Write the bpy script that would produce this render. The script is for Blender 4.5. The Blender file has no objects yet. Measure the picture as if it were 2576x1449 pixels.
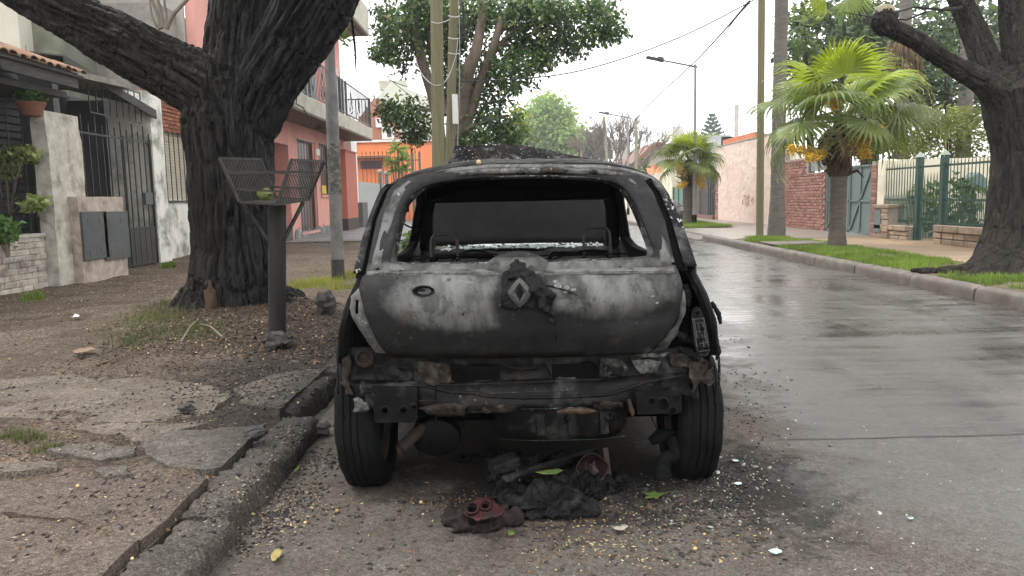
import bpy, bmesh, math, random
import numpy as np
from mathutils import Vector, Matrix, noise as mnoise
from mathutils.geometry import delaunay_2d_cdt

R = math.radians
random.seed(7)
RNG = np.random.default_rng(11)
scene = bpy.context.scene
COL = scene.collection

# ------------------------------------------------------------------ camera
CAM_H = 1.17
PITCH = math.atan(226.5 / 1935.0)
ROLL = R(1.25)
FPX = 1935.0                      # focal length, measured on a picture 2576 wide
_f = Vector((0, math.cos(PITCH), -math.sin(PITCH)))
_r0 = Vector((1, 0, 0)); _u0 = Vector((0, math.sin(PITCH), math.cos(PITCH)))
_u = _u0 * math.cos(ROLL) + _r0 * math.sin(ROLL)
_r = _r0 * math.cos(ROLL) - _u0 * math.sin(ROLL)
CAM_P = Vector((0, 0, CAM_H))
cd = bpy.data.cameras.new('camera')
cam = bpy.data.objects.new('camera', cd); COL.objects.link(cam)
cd.sensor_width = 36.0; cd.lens = FPX / 2576.0 * 36.0
cd.clip_start = 0.05; cd.clip_end = 3000
m = Matrix((_r, _u, -_f)).transposed().to_4x4(); m.translation = CAM_P
cam.matrix_world = m
scene.camera = cam

# ------------------------------------------------------------------ sky, sun, exposure
SUN_EL, SUN_AZ = R(62), R(-75)     # high, behind thin even cloud, over the left-hand roofs
w = bpy.data.worlds.new('World'); scene.world = w; w.use_nodes = True
nt = w.node_tree; nt.nodes.clear()
out = nt.nodes.new('ShaderNodeOutputWorld'); bg = nt.nodes.new('ShaderNodeBackground')
sky = nt.nodes.new('ShaderNodeTexSky'); sky.sky_type = 'NISHITA'; sky.sun_disc = False
sky.sun_elevation = SUN_EL; sky.sun_rotation = SUN_AZ; sky.dust_density = 6.0; sky.air_density = 1.0
hs = nt.nodes.new('ShaderNodeHueSaturation'); hs.inputs['Saturation'].default_value = 0.08
mx = nt.nodes.new('ShaderNodeMix'); mx.data_type = 'RGBA'; mx.inputs[0].default_value = 0.86
mx.inputs[7].default_value = (12.3, 12.4, 12.4, 1)      # even cloud cover
nt.links.new(sky.outputs[0], hs.inputs['Color']); nt.links.new(hs.outputs[0], mx.inputs[6])
nt.links.new(mx.outputs[2], bg.inputs[0]); bg.inputs[1].default_value = 0.10
nt.links.new(bg.outputs[0], out.inputs[0])
sl = bpy.data.lights.new('sun', 'SUN'); sl.energy = 1.1; sl.angle = R(25); sl.color = (1.0, 0.97, 0.93)
so = bpy.data.objects.new('sun', sl); COL.objects.link(so)
so.rotation_euler = Vector((math.sin(SUN_AZ) * math.cos(SUN_EL), math.cos(SUN_AZ) * math.cos(SUN_EL), math.sin(SUN_EL))).to_track_quat('Z', 'Y').to_euler()
so.location = (0, 0, 30)
scene.view_settings.view_transform = 'Standard'; scene.view_settings.look = 'None'
scene.view_settings.exposure = 1.28; scene.view_settings.gamma = 1.0
scene.view_settings.use_curve_mapping = False
scene.cycles.use_denoising = True; scene.cycles.use_adaptive_sampling = True; scene.cycles.adaptive_threshold = 0.02
scene.cycles.max_bounces = 7; scene.cycles.diffuse_bounces = 4; scene.cycles.glossy_bounces = 3
scene.cycles.transparent_max_bounces = 6; scene.cycles.caustics_reflective = False; scene.cycles.caustics_refractive = False

# ------------------------------------------------------------------ measuring helpers
def ray(u, v):
    return (_r * ((u - 1288.0) / FPX) + _u * ((724.5 - v) / FPX) + _f)
def at(u, v, Y):                      # point on the sight line of (u, v) at depth Y
    d = ray(u, v); t = Y / d.y
    return CAM_P + d * t
def gnd(u, v, z=0.0):                 # point on the plane of height z
    d = ray(u, v); t = (z - CAM_H) / d.z
    return CAM_P + d * t
def atx(u, v, X):                     # point on the plane x = X
    d = ray(u, v); t = X / d.x
    return CAM_P + d * t

# ------------------------------------------------------------------ mesh helpers
ORG = {}
def nz(x, y=0.0, z=0.0): return mnoise.noise(Vector((x, y, z)))
def fbm(x, y=0.0, z=0.0, o=4): return mnoise.fractal(Vector((x, y, z)), 0.9, 2.1, o)

def tag(o, label=None, cat=None, group=None, kind=None):
    if label: o['label'] = label
    if cat: o['category'] = cat
    if group: o['group'] = group
    if kind: o['kind'] = kind
    return o

def empty(name, loc, label=None, cat=None, group=None):
    o = bpy.data.objects.new(name, None); COL.objects.link(o)
    o.location = loc; o.empty_display_size = 0.1
    ORG[o.name] = Vector(loc)
    return tag(o, label, cat, group)

def org(p): return ORG.get(p.name, Vector((0, 0, 0))) if p else Vector((0, 0, 0))

class MB:
    def __init__(s): s.v = []; s.f = []
    def add(s, vs, fs):
        b = len(s.v); s.v.extend([tuple(p) for p in vs]); s.f.extend([tuple(i + b for i in f) for f in fs]); return s
    def box(s, x0, x1, y0, y1, z0, z1):
        return s.add([(x0,y0,z0),(x1,y0,z0),(x1,y1,z0),(x0,y1,z0),(x0,y0,z1),(x1,y0,z1),(x1,y1,z1),(x0,y1,z1)],
                     [(0,3,2,1),(4,5,6,7),(0,1,5,4),(1,2,6,5),(2,3,7,6),(3,0,4,7)])
    def obox(s, c, ax, ay, az):       # oriented box: centre and three half-axis vectors
        c = Vector(c); ax = Vector(ax); ay = Vector(ay); az = Vector(az)
        vs = [c + ax*i + ay*j + az*k for k in (-1,1) for (i,j) in ((-1,-1),(1,-1),(1,1),(-1,1))]
        return s.add(vs, [(0,3,2,1),(4,5,6,7),(0,1,5,4),(1,2,6,5),(2,3,7,6),(3,0,4,7)])
    def bar(s, a, b, w, h=None, up=(0,0,1)):
        a = Vector(a); b = Vector(b); h = h or w
        d = (b - a); L = d.length; d.normalize()
        up = Vector(up)
        if abs(d.dot(up)) > 0.97: up = Vector((0,1,0))
        x = d.cross(up).normalized(); y = x.cross(d).normalized()
        return s.obox((a + b) / 2, x * w / 2, d * L / 2, y * h / 2)
    def tube(s, pts, rad, n=8, cap=True, squash=1.0):
        pts = [Vector(p) for p in pts]; k = len(pts)
        if not hasattr(rad, '__len__'): rad = [rad] * k
        base = len(s.v); x = None
        for i, p in enumerate(pts):
            t = (pts[min(i+1, k-1)] - pts[max(i-1, 0)]).normalized()
            if x is None:
                x = t.cross(Vector((0,0,1)) if abs(t.z) < 0.9 else Vector((0,1,0))).normalized()
            x = (x - t * x.dot(t)).normalized(); y = t.cross(x)
            for j in range(n):
                a = 2 * math.pi * j / n
                s.v.append(tuple(p + (x * math.cos(a) + y * math.sin(a) * squash) * rad[i]))
        for i in range(k - 1):
            for j in range(n):
                a = base + i*n + j; b = base + i*n + (j+1) % n
                s.f.append((a, b, b + n, a + n))
        if cap:
            s.f.append(tuple(base + j for j in reversed(range(n)))); s.f.append(tuple(base + (k-1)*n + j for j in range(n)))
        return s
    def lathe(s, prof, n=32, c=(0,0,0), axis='z', closed=False):
        base = len(s.v); k = len(prof)
        for (r, h) in prof:
            for j in range(n):
                a = 2 * math.pi * j / n; p = (r * math.cos(a), r * math.sin(a), h)
                if axis == 'x': p = (p[2], p[0], p[1])
                elif axis == 'y': p = (p[0], p[2], p[1])
                s.v.append((p[0] + c[0], p[1] + c[1], p[2] + c[2]))
        for i in range(k if closed else k - 1):
            for j in range(n):
                a = base + i*n + j; b = base + i*n + (j+1) % n; i2 = (i+1) % k
                s.f.append((a, b, base + i2*n + (j+1) % n, base + i2*n + j))
        return s
    def prism(s, poly, ext):          # closed 3D polygon, pushed along ext
        n = len(poly); e = Vector(ext)
        vs = [Vector(p) for p in poly]; vs += [p + e for p in vs]
        fs = [tuple(range(n)), tuple(reversed(range(n, 2*n)))] + [(i, i+n, (i+1) % n + n, (i+1) % n) for i in range(n)]
        return s.add(vs, fs)
    def ball(s, c, r, n=8, m=6, sq=(1,1,1), jit=0.0, seed=0):
        base = len(s.v)
        for i in range(m + 1):
            ph = math.pi * i / m
            for j in range(n):
                a = 2*math.pi*j/n; d = Vector((math.sin(ph)*math.cos(a), math.sin(ph)*math.sin(a), math.cos(ph)))
                k = r * (1 + jit * nz(d.x*1.7 + seed, d.y*1.7, d.z*1.7 + seed))
                s.v.append((c[0]+d.x*k*sq[0], c[1]+d.y*k*sq[1], c[2]+d.z*k*sq[2]))
        for i in range(m):
            for j in range(n):
                a = base+i*n+j; b = base+i*n+(j+1) % n
                s.f.append((a, a+n, b+n, b))
        return s
    def grid(s, rows, closed=False):  # rows of points, all of one length
        base = len(s.v); n = len(rows[0])
        for r in rows: s.v.extend([tuple(p) for p in r])
        for i in range(len(rows) - 1):
            for j in range(n if closed else n - 1):
                a = base+i*n+j; b = base+i*n+(j+1) % n
                s.f.append((a, b, b+n, a+n))
        return s
    def mesh(s, name, mat, o=Vector((0,0,0)), smooth=False, angle=35):
        me = bpy.data.meshes.new(name)
        me.from_pydata([(p[0]-o[0], p[1]-o[1], p[2]-o[2]) for p in s.v], [], s.f)
        for mm in (mat if isinstance(mat, (list, tuple)) else [mat]): me.materials.append(mm)
        if smooth:
            me.shade_smooth(); me.set_sharp_from_angle(angle=R(angle))
        me.update(); return me
    def build(s, name, mat, parent=None, smooth=False, solid=0, bevel=0, angle=35, fix=False, label=None, cat=None, group=None, kind=None):
        og = org(parent)
        if fix:
            me0 = s.mesh(name, mat, og); bm = bmesh.new(); bm.from_mesh(me0)
            bmesh.ops.remove_doubles(bm, verts=bm.verts, dist=1e-5); bmesh.ops.recalc_face_normals(bm, faces=bm.faces)
            bm.to_mesh(me0); bm.free(); me = me0
            if smooth: me.shade_smooth(); me.set_sharp_from_angle(angle=R(angle))
        else:
            me = s.mesh(name, mat, og, smooth, angle)
        o = link(name, me, parent)
        ORG[o.name] = Vector(og)
        if solid:
            md = o.modifiers.new('thickness', 'SOLIDIFY'); md.thickness = solid; md.offset = 0
        if bevel:
            md = o.modifiers.new('edge', 'BEVEL'); md.width = bevel; md.segments = 2; md.limit_method = 'ANGLE'
        return tag(o, label, cat, group, kind)

def link(name, me, parent=None, loc=None):
    o = bpy.data.objects.new(name, me); COL.objects.link(o)
    if parent: o.parent = parent
    if loc is not None: o.location = loc
    return o

def copy_tree(o, parent=None):
    c = o.copy(); COL.objects.link(c); c.parent = parent
    if o.name in ORG: ORG[c.name] = ORG[o.name].copy()
    for ch in list(o.children): copy_tree(ch, c)
    return c

def npmesh(name, V, F, mat, smooth=False):      # fast mesh: V (n,3), F (m,k)
    me = bpy.data.meshes.new(name); k = F.shape[1]
    me.vertices.add(len(V)); me.vertices.foreach_set('co', np.ascontiguousarray(V, dtype=np.float32).ravel())
    me.loops.add(F.size); me.loops.foreach_set('vertex_index', np.ascontiguousarray(F, dtype=np.int32).ravel())
    me.polygons.add(len(F)); me.polygons.foreach_set('loop_start', np.arange(0, F.size, k, dtype=np.int32))
    me.polygons.foreach_set('loop_total', np.full(len(F), k, dtype=np.int32))
    me.materials.append(mat); me.update(calc_edges=True); me.validate()
    if smooth: me.shade_smooth()
    return me

def inside(P, poly):
    P = np.asarray(P, float); poly = np.asarray(poly, float); r = np.zeros(len(P), bool); n = len(poly); j = n - 1
    for i in range(n):
        xi, yi = poly[i]; xj, yj = poly[j]
        c = ((yi > P[:,1]) != (yj > P[:,1]))
        with np.errstate(divide='ignore', invalid='ignore'):
            xx = (xj - xi) * (P[:,1] - yi) / (yj - yi + 1e-12) + xi
        r ^= c & (P[:,0] < xx); j = i
    return r
def resample(poly, step, closed=True):
    o = []; n = len(poly)
    for i in range(n if closed else n - 1):
        a = np.array(poly[i], float); b = np.array(poly[(i+1) % n], float); L = np.linalg.norm(b - a); k = max(1, int(round(L / step)))
        for t in range(k): o.append(tuple(a + (b - a) * t / k))
    if not closed: o.append(tuple(poly[-1]))
    return o
def smooth_poly(poly, it=2, closed=True):      # corner cutting
    for _ in range(it):
        o = []; n = len(poly)
        if not closed: o.append(tuple(poly[0]))
        for i in range(n if closed else n - 1):
            a = np.array(poly[i], float); b = np.array(poly[(i+1) % n], float)
            o.append(tuple(a*0.75 + b*0.25)); o.append(tuple(a*0.25 + b*0.75))
        if not closed: o.append(tuple(poly[-1]))
        poly = o
    return poly
def ragged(poly, step, amp, seed=0, frq=25.0):
    o = resample(poly, step); r = []
    for (x, y) in o:
        r.append((x + amp*nz(x*frq+seed, y*frq, 1.3) + amp*.6*nz(x*frq*3+seed, y*frq*3, 4.3), y + amp*nz(x*frq+seed, y*frq, 7.7) + amp*.6*nz(x*frq*3, y*frq*3+seed, 9.1)))
    return r
def sheet(mb, outline, holes, step, fn, edge=None):
    """flat outline with holes -> triangles, mapped to 3D by fn(a, b)"""
    es = edge or step
    loops = [resample(outline, es)] + [resample(h, es) for h in holes]
    pts = []; edges = []
    for lp in loops:
        b = len(pts); pts += lp; edges += [(b+i, b+(i+1) % len(lp)) for i in range(len(lp))]
    bp = np.array(pts); mn = bp.min(0); mxx = bp.max(0)
    gx = np.arange(mn[0]+step/2, mxx[0], step); gy = np.arange(mn[1]+step/2, mxx[1], step)
    G = np.array([(x + (step/2 if k % 2 else 0), y) for k, y in enumerate(gy) for x in gx]) if len(gx) and len(gy) else np.zeros((0,2))
    if len(G):
        ok = inside(G, loops[0])
        for h in loops[1:]: ok &= ~inside(G, h)
        G = G[ok]
        if len(G):
            d = np.min(((G[:,None,:] - bp[None,:,:])**2).sum(2), 1); G = G[d > (step*0.45)**2]
    allp = pts + [tuple(g) for g in G]
    vs, _, fs, *_ = delaunay_2d_cdt([Vector(p) for p in allp], edges, [], 0, 1e-6)
    V = np.array([(p.x, p.y) for p in vs]); F = [tuple(f) for f in fs]
    C = np.array([V[list(f)].mean(0) for f in F]); ok = inside(C, loops[0])
    for h in loops[1:]: ok &= ~inside(C, h)
    mb.add([fn(a, b) for (a, b) in V], [f for f, k in zip(F, ok) if k])
    return mb
def circle2(cx, cy, r, n=14, ry=None): return [(cx + r*math.cos(2*math.pi*i/n), cy + (ry or r)*math.sin(2*math.pi*i/n)) for i in range(n)]
def block_mesh(name, mat, hx, hy, hz, bev, x0=None):
    me = MB().box(-hx if x0 is None else x0, hx, -hy, hy, -hz, hz).mesh(name, mat)
    bm = bmesh.new(); bm.from_mesh(me); bmesh.ops.bevel(bm, geom=bm.edges[:], offset=bev, segments=1, affect='EDGES'); bm.to_mesh(me); bm.free()
    return me
def lerp(a, b, t): return a + (b - a) * t
def interp(x, xs, ys): return float(np.interp(x, xs, ys))

# ------------------------------------------------------------------ material helpers
class NT:
    def __init__(s, name):
        s.m = bpy.data.materials.new(name); s.m.use_nodes = True; s.t = s.m.node_tree
        s.b = s.t.nodes['Principled BSDF']; s.out = s.t.nodes['Material Output']
    def n(s, typ, **kw):
        o = s.t.nodes.new(typ)
        for k, v in kw.items(): setattr(o, k, v)
        return o
    def put(s, sock, v):
        if isinstance(v, bpy.types.NodeSocket): s.t.links.new(v, sock)
        elif isinstance(v, (tuple, list)) and len(v) == 3 and sock.type == 'RGBA': sock.default_value = (*v, 1)
        else: sock.default_value = v
    def co(s, k='Object'): return s.n('ShaderNodeTexCoord').outputs[k]
    def pos(s): return s.n('ShaderNodeNewGeometry').outputs['Position']
    def rnd(s): return s.n('ShaderNodeObjectInfo').outputs['Random']
    def isl(s): return s.n('ShaderNodeNewGeometry').outputs['Random Per Island']
    def map(s, v, sc=(1,1,1), loc=(0,0,0), rot=(0,0,0)):
        o = s.n('ShaderNodeMapping'); s.put(o.inputs[0], v); o.inputs['Scale'].default_value = sc; o.inputs['Location'].default_value = loc; o.inputs['Rotation'].default_value = rot
        return o.outputs[0]
    def noise(s, v, sc=5, det=4, rough=.55, dist=0.0):
        o = s.n('ShaderNodeTexNoise'); s.put(o.inputs['Vector'], v); o.inputs['Scale'].default_value = sc; o.inputs['Detail'].default_value = det; o.inputs['Roughness'].default_value = rough; o.inputs['Distortion'].default_value = dist
        return o.outputs['Fac']
    def voro(s, v, sc=5, feat='F1', rand=1.0, out='Distance'):
        o = s.n('ShaderNodeTexVoronoi', feature=feat); s.put(o.inputs['Vector'], v); o.inputs['Scale'].default_value = sc; o.inputs['Randomness'].default_value = rand
        return o.outputs[out]
    def wave(s, v, sc=5, dist=1.0, det=2, dirn='X'):
        o = s.n('ShaderNodeTexWave', bands_direction=dirn); s.put(o.inputs['Vector'], v); o.inputs['Scale'].default_value = sc; o.inputs['Distortion'].default_value = dist; o.inputs['Detail'].default_value = det
        return o.outputs['Fac']
    def ramp(s, f, stops, interp='LINEAR'):
        o = s.n('ShaderNodeValToRGB'); s.put(o.inputs[0], f); r = o.color_ramp; r.interpolation = interp
        while len(r.elements) < len(stops): r.elements.new(0.5)
        for e, (p, c) in zip(r.elements, stops):
            e.position = p; e.color = (c, c, c, 1) if not hasattr(c, '__len__') else (*c, 1)
        return o.outputs[0]
    def mix(s, f, a, b, mode='MIX'):
        o = s.n('ShaderNodeMix', data_type='RGBA', blend_type=mode); s.put(o.inputs[0], f); s.put(o.inputs[6], a); s.put(o.inputs[7], b)
        return o.outputs[2]
    def math(s, op, a, b=0.0, c=None):
        o = s.n('ShaderNodeMath', operation=op); s.put(o.inputs[0], a); s.put(o.inputs[1], b)
        if c is not None: s.put(o.inputs[2], c)
        return o.outputs[0]
    def rng(s, v, a, b, c, d, smooth=False):
        o = s.n('ShaderNodeMapRange'); s.put(o.inputs[0], v)
        if smooth: o.interpolation_type = 'SMOOTHSTEP'
        for i, x in enumerate((a, b, c, d)): s.put(o.inputs[i+1], x)
        return o.outputs[0]
    def xyz(s, v):
        o = s.n('ShaderNodeSeparateXYZ'); s.put(o.inputs[0], v); return o.outputs
    def bump(s, h, st=.5, d=.01, nrm=None):
        o = s.n('ShaderNodeBump'); s.put(o.inputs['Height'], h); o.inputs['Strength'].default_value = st; o.inputs['Distance'].default_value = d
        if nrm is not None: s.put(o.inputs['Normal'], nrm)
        return o.outputs[0]
    def hsv(s, c, h=.5, sa=1, v=1):
        o = s.n('ShaderNodeHueSaturation'); s.put(o.inputs['Color'], c); s.put(o.inputs['Hue'], h); s.put(o.inputs['Saturation'], sa); s.put(o.inputs['Value'], v); return o.outputs[0]
    def done(s, col=None, rough=.8, nrm=None, metal=0, spec=.5, **kw):
        if col is not None: s.put(s.b.inputs['Base Color'], col)
        s.put(s.b.inputs['Roughness'], rough); s.put(s.b.inputs['Metallic'], metal); s.put(s.b.inputs['Specular IOR Level'], spec)
        if nrm is not None: s.put(s.b.inputs['Normal'], nrm)
        for k, v in kw.items(): s.put(s.b.inputs[k], v)
        return s.m

def simple(name, c1, c2=None, sc=8.0, rough=.8, bump=.3, bd=.004, bsc=None, spec=.4, metal=0, stretch=(1,1,1), vary=0.0, c3=None, sc3=1.2, amt3=.5):
    """two-tone noise colour with fine relief; vary adds a shade for each separate object"""
    t = NT(name); v = t.map(t.co('Object'), stretch); p = t.map(t.pos(), stretch)
    c2 = c2 or tuple(x * .75 for x in c1)
    f = t.ramp(t.noise(p, sc, 6, .6), [(.32, 0), (.68, 1)])
    c = t.mix(f, c1, c2)
    if c3: c = t.mix(t.ramp(t.noise(p, sc3, 5, .65), [(.5, 0), (.64, amt3)]), c, c3)
    if vary: c = t.hsv(c, .5, 1, t.rng(t.rnd(), 0, 1, 1 - vary, 1 + vary))
    h = t.noise(p, bsc or sc * 4, 5, .6)
    return t.done(c, rough, t.bump(h, bump, bd) if bump else None, metal, spec)
M_BLACK = simple('soot black', (.003,.003,.0035), (.008,.008,.008), 12, .8, .5, .004, 60, .03)
M_DARKMETAL = simple('dark worn metal', (.035,.035,.036), (.02,.02,.02), 14, .5, .2, .002, 60, .5)
# ================================================================== ground, road, kerbs, pavements
SW = .12                                # pavement height
def speckle(t, p, c, sc=140, lo=.55, hi=1.6):
    o = t.n('ShaderNodeTexVoronoi'); t.put(o.inputs['Vector'], p); o.inputs['Scale'].default_value = sc
    v = t.xyz(o.outputs['Color'])[0]; o2 = t.n('ShaderNodeTexVoronoi'); t.put(o2.inputs['Vector'], p); o2.inputs['Scale'].default_value = sc*.37
    v2 = t.xyz(o2.outputs['Color'])[1]
    return t.hsv(c, .5, 1, t.math('MULTIPLY', t.rng(v, 0, 1, lo, hi), t.rng(v2, 0, 1, .82, 1.2)))
def m_road():
    t = NT('wet street asphalt'); p = t.pos(); x, y, z = t.xyz(p)
    n1 = t.noise(p, 1.1, 6, .62, .6); n2 = t.noise(p, 90, 4, .7); n3 = t.math('ADD', t.math('MULTIPLY', t.noise(t.map(p, (.35, 1.5, 1)), 1.6, 7, .62, 1.2), .55), t.math('MULTIPLY', t.noise(t.map(p, (1.3, .22, 1)), 1.5, 6, .65, .6), .45))
    # rain lies on the crown and beyond the car; the parking strip by the kerb dried out
    wx = t.rng(t.math('ADD', x, t.math('MULTIPLY', t.math('SUBTRACT', t.noise(p, 1.6, 9, .7, .6), .5), 2.6)), .95, 1.75, 0, 1, True)
    wy = t.rng(t.math('ADD', y, t.math('MULTIPLY', t.math('SUBTRACT', n1, .5), 2.0)), 6.0, 9.0, 0, 1, True)
    wet = t.math('MAXIMUM', wx, wy)
    dry = t.mix(t.ramp(t.noise(p, 3.5, 7, .65), [(.35, 0), (.68, 1)]), (.070, .058, .049), (.105, .094, .083))
    g = t.noise(p, 230, 3, .7); dry = t.mix(t.ramp(g, [(.57, 0), (.68, .7)]), dry, (.20, .18, .16)); dry = t.mix(t.ramp(g, [(.32, .75), (.43, 0)]), dry, (.035, .03, .027))
    dry = t.mix(t.ramp(n2, [(.42, 0), (.60, 1)]), t.mix(.35, dry, (.05, .042, .036)), dry)
    rustf = t.ramp(t.noise(t.map(p, loc=(4, 1, 0)), 1.4, 5, .6), [(.56, 0), (.74, .35)])
    dry = t.mix(rustf, dry, (.115, .072, .052))
    wetc = t.mix(t.ramp(n3, [(.36, 0), (.62, 1)]), (.034, .031, .029), (.098, .086, .075))
    wetc = t.mix(t.ramp(n2, [(.38, .5), (.62, 0)]), wetc, (.025, .024, .023))
    wetc = t.mix(t.ramp(g, [(.57, 0), (.66, .55)]), wetc, (.14, .128, .118))
    c = t.mix(wet, dry, wetc)
    # soot and melted residue burned into the surface round the wreck
    ex = t.math('POWER', t.math('DIVIDE', t.math('SUBTRACT', x, .12), 1.0), 2.0); ey = t.math('POWER', t.math('DIVIDE', t.math('SUBTRACT', y, 4.35), 1.75), 2.0)
    d = t.math('ADD', t.math('ADD', ex, ey), t.math('MULTIPLY', t.math('SUBTRACT', t.noise(p, 4.0, 9, .75), .5), 3.0))
    sf = t.rng(d, 1.25, .6, 0, .78, True)
    ex = t.math('POWER', t.math('DIVIDE', t.math('SUBTRACT', x, .98), .32), 2.0); ey = t.math('POWER', t.math('DIVIDE', t.math('SUBTRACT', y, 3.0), .65), 2.0)
    d2 = t.math('ADD', t.math('ADD', ex, ey), t.math('MULTIPLY', t.math('SUBTRACT', t.noise(p, 8.0, 9, .78), .5), 4.5))
    sf = t.math('MAXIMUM', sf, t.rng(d2, 1.1, .2, 0, .75, True))
    c = t.mix(sf, c, (.011, .010, .0095))
    c = speckle(t, p, c, 170, .70, 1.32)
    rw = t.rng(n3, .38, .62, .12, .46); rw = t.math('ADD', rw, t.rng(y, 3.0, 7.5, .22, 0.0))
    ro = t.rng(wet, 0, 1, .86, rw)
    hw = t.math('ADD', t.math('MULTIPLY', t.noise(t.map(p, (.55, 2.2, 1)), 2.2, 4, .5, .8), 1.3), t.math('MULTIPLY', n2, .10))
    hd = t.math('ADD', t.math('MULTIPLY', n2, .5), t.noise(p, 25, 5, .7))
    h = t.math('ADD', t.math('MULTIPLY', hw, wet), t.math('MULTIPLY', hd, t.math('SUBTRACT', 1.0, wet)))
    return t.done(c, ro, t.bump(h, .38, .012), 0, t.rng(wet, 0, 1, .10, .50))
M_ROAD = m_road()
def m_dirt():
    t = NT('trodden dirt pavement'); p = t.pos(); x, y, z = t.xyz(p)
    a = t.noise(p, 2.2, 8, .68, .5); b = t.noise(p, 45, 5, .7)
    c = t.mix(t.ramp(a, [(.34, 0), (.66, 1)]), (.052, .037, .027), (.128, .096, .072))
    c = t.mix(t.ramp(t.noise(t.map(p, loc=(7,2,0)), 1.3, 6, .6), [(.52, 0), (.68, .7)]), c, (.145, .120, .097))
    c = t.mix(t.ramp(b, [(.36, .75), (.55, 0)]), c, (.028, .021, .017))
    g = t.noise(p, 170, 3, .7); c = t.mix(t.ramp(g, [(.56, 0), (.66, .7)]), c, (.22, .18, .14)); c = t.mix(t.ramp(g, [(.32, .8), (.42, 0)]), c, (.02, .016, .014))
    ex = t.math('POWER', t.math('DIVIDE', t.math('SUBTRACT', x, -1.2), .85), 2.0); ey = t.math('POWER', t.math('DIVIDE', t.math('SUBTRACT', y, 5.2), 2.4), 2.0)
    d = t.math('ADD', t.math('ADD', ex, ey), t.math('MULTIPLY', t.math('SUBTRACT', t.noise(p, 5.0, 7, .7), .5), 2.4))
    c = t.mix(t.rng(d, 1.4, .3, 0, .8, True), c, (.016, .015, .014))
    c = speckle(t, p, c, 95, .5, 1.6)
    h = t.math('ADD', t.noise(p, 28, 6, .7), t.math('MULTIPLY', b, .5))
    return t.done(c, .9, t.bump(h, .8, .012), 0, .12)
M_DIRT = m_dirt()
M_GRND = simple('open ground', (.10,.085,.065), (.07,.062,.05), 2, .9, .3)
def m_slab(name, c1, c2, soot=True):
    t = NT(name); p = t.pos(); x, y, z = t.xyz(p)
    c = t.mix(t.ramp(t.noise(p, 3.2, 8, .68, .3), [(.33, 0), (.67, 1)]), c1, c2)
    c = t.mix(t.ramp(t.noise(t.map(p, loc=(3,9,1)), 9, 6, .7), [(.56, 0), (.68, .7)]), c, (.075, .058, .046))
    c = t.mix(t.ramp(t.noise(p, 70, 4, .7), [(.34, .7), (.46, 0)]), c, (.05, .042, .036))
    g = t.noise(p, 190, 3, .7); c = t.mix(t.ramp(g, [(.56, 0), (.68, .6)]), c, (.30, .26, .22)); c = t.mix(t.ramp(g, [(.32, .7), (.42, 0)]), c, (.04, .034, .03))
    if soot:
        sx = t.math('ADD', x, t.math('MULTIPLY', t.math('SUBTRACT', t.noise(p, 6, 6, .7), .5), .9))
        c = t.mix(t.math('MULTIPLY', t.rng(sx, -1.75, -1.15, 0, .8, True), t.rng(y, 2.7, 3.9, .12, 1)), c, (.022, .021, .020))
    c = speckle(t, p, c, 130, .62, 1.42)
    h = t.math('ADD', t.noise(p, 55, 6, .7), t.math('MULTIPLY', t.noise(p, 9, 5, .6), 1.5))
    return t.done(c, .88, t.bump(h, .7, .007), 0, .14)
M_SLAB = m_slab('worn tan concrete', (.150,.126,.103), (.085,.069,.056))
M_SLABR = m_slab('worn reddish concrete', (.108,.083,.068), (.064,.048,.040))
M_SLABG = m_slab('worn grey concrete', (.110,.098,.085), (.062,.054,.046))
M_KERB = m_slab('sooty kerb concrete', (.088,.077,.067), (.040,.035,.031))
M_KERBR = simple('wet kerb concrete', (.155,.132,.112), (.095,.080,.068), 5, .6, .5, .006, 40, .4, c3=(.06,.05,.042), sc3=3)
M_PAV = simple('wet beige paving', (.31,.205,.125), (.23,.155,.10), 2.2, .42, .25, .004, 30, .5, c3=(.17,.13,.10), sc3=1.1)
M_PAVG = simple('wet grey paving', (.21,.19,.17), (.15,.13,.115), 2.0, .38, .25, .004, 30, .5, c3=(.25,.17,.11), sc3=.7)

mb = MB(); mb.add([(-150,-30,-.03),(150,-30,-.03),(150,260,-.03),(-150,260,-.03)], [(0,1,2,3)]); mb.build('ground', M_GRND, kind='structure')
KL, KR = -1.0, 4.85                     # kerb faces
mb = MB(); xs = np.linspace(KL-.05, KR+.05, 40); ys = np.concatenate([np.arange(-2, 8, .2), np.arange(8, 40, .8), np.arange(40, 93, 4)])
mb.grid([[(x, y, .012*fbm(x*.9, y*.9, 4, 3)*(1 if y < 30 else .3) + .0) for x in xs] for y in ys])
road = mb.build('road', M_ROAD, smooth=True, kind='structure')
mb = MB(); mb.grid([[(x, 3.55 + .010*nz(x*6) + .006*nz(x*23) + w_*(.35 + .65*abs(nz(x*9, 4))), .012*fbm(x*.9, 3.55*.9, 4, 3) + .004) for x in np.linspace(1.25, KR, 40)] for w_ in (-.010, .010)])
mb.build('tar_joint', simple('tarred joint', (.022,.021,.020), (.05,.046,.042), 30, .8, .4), road)

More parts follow.
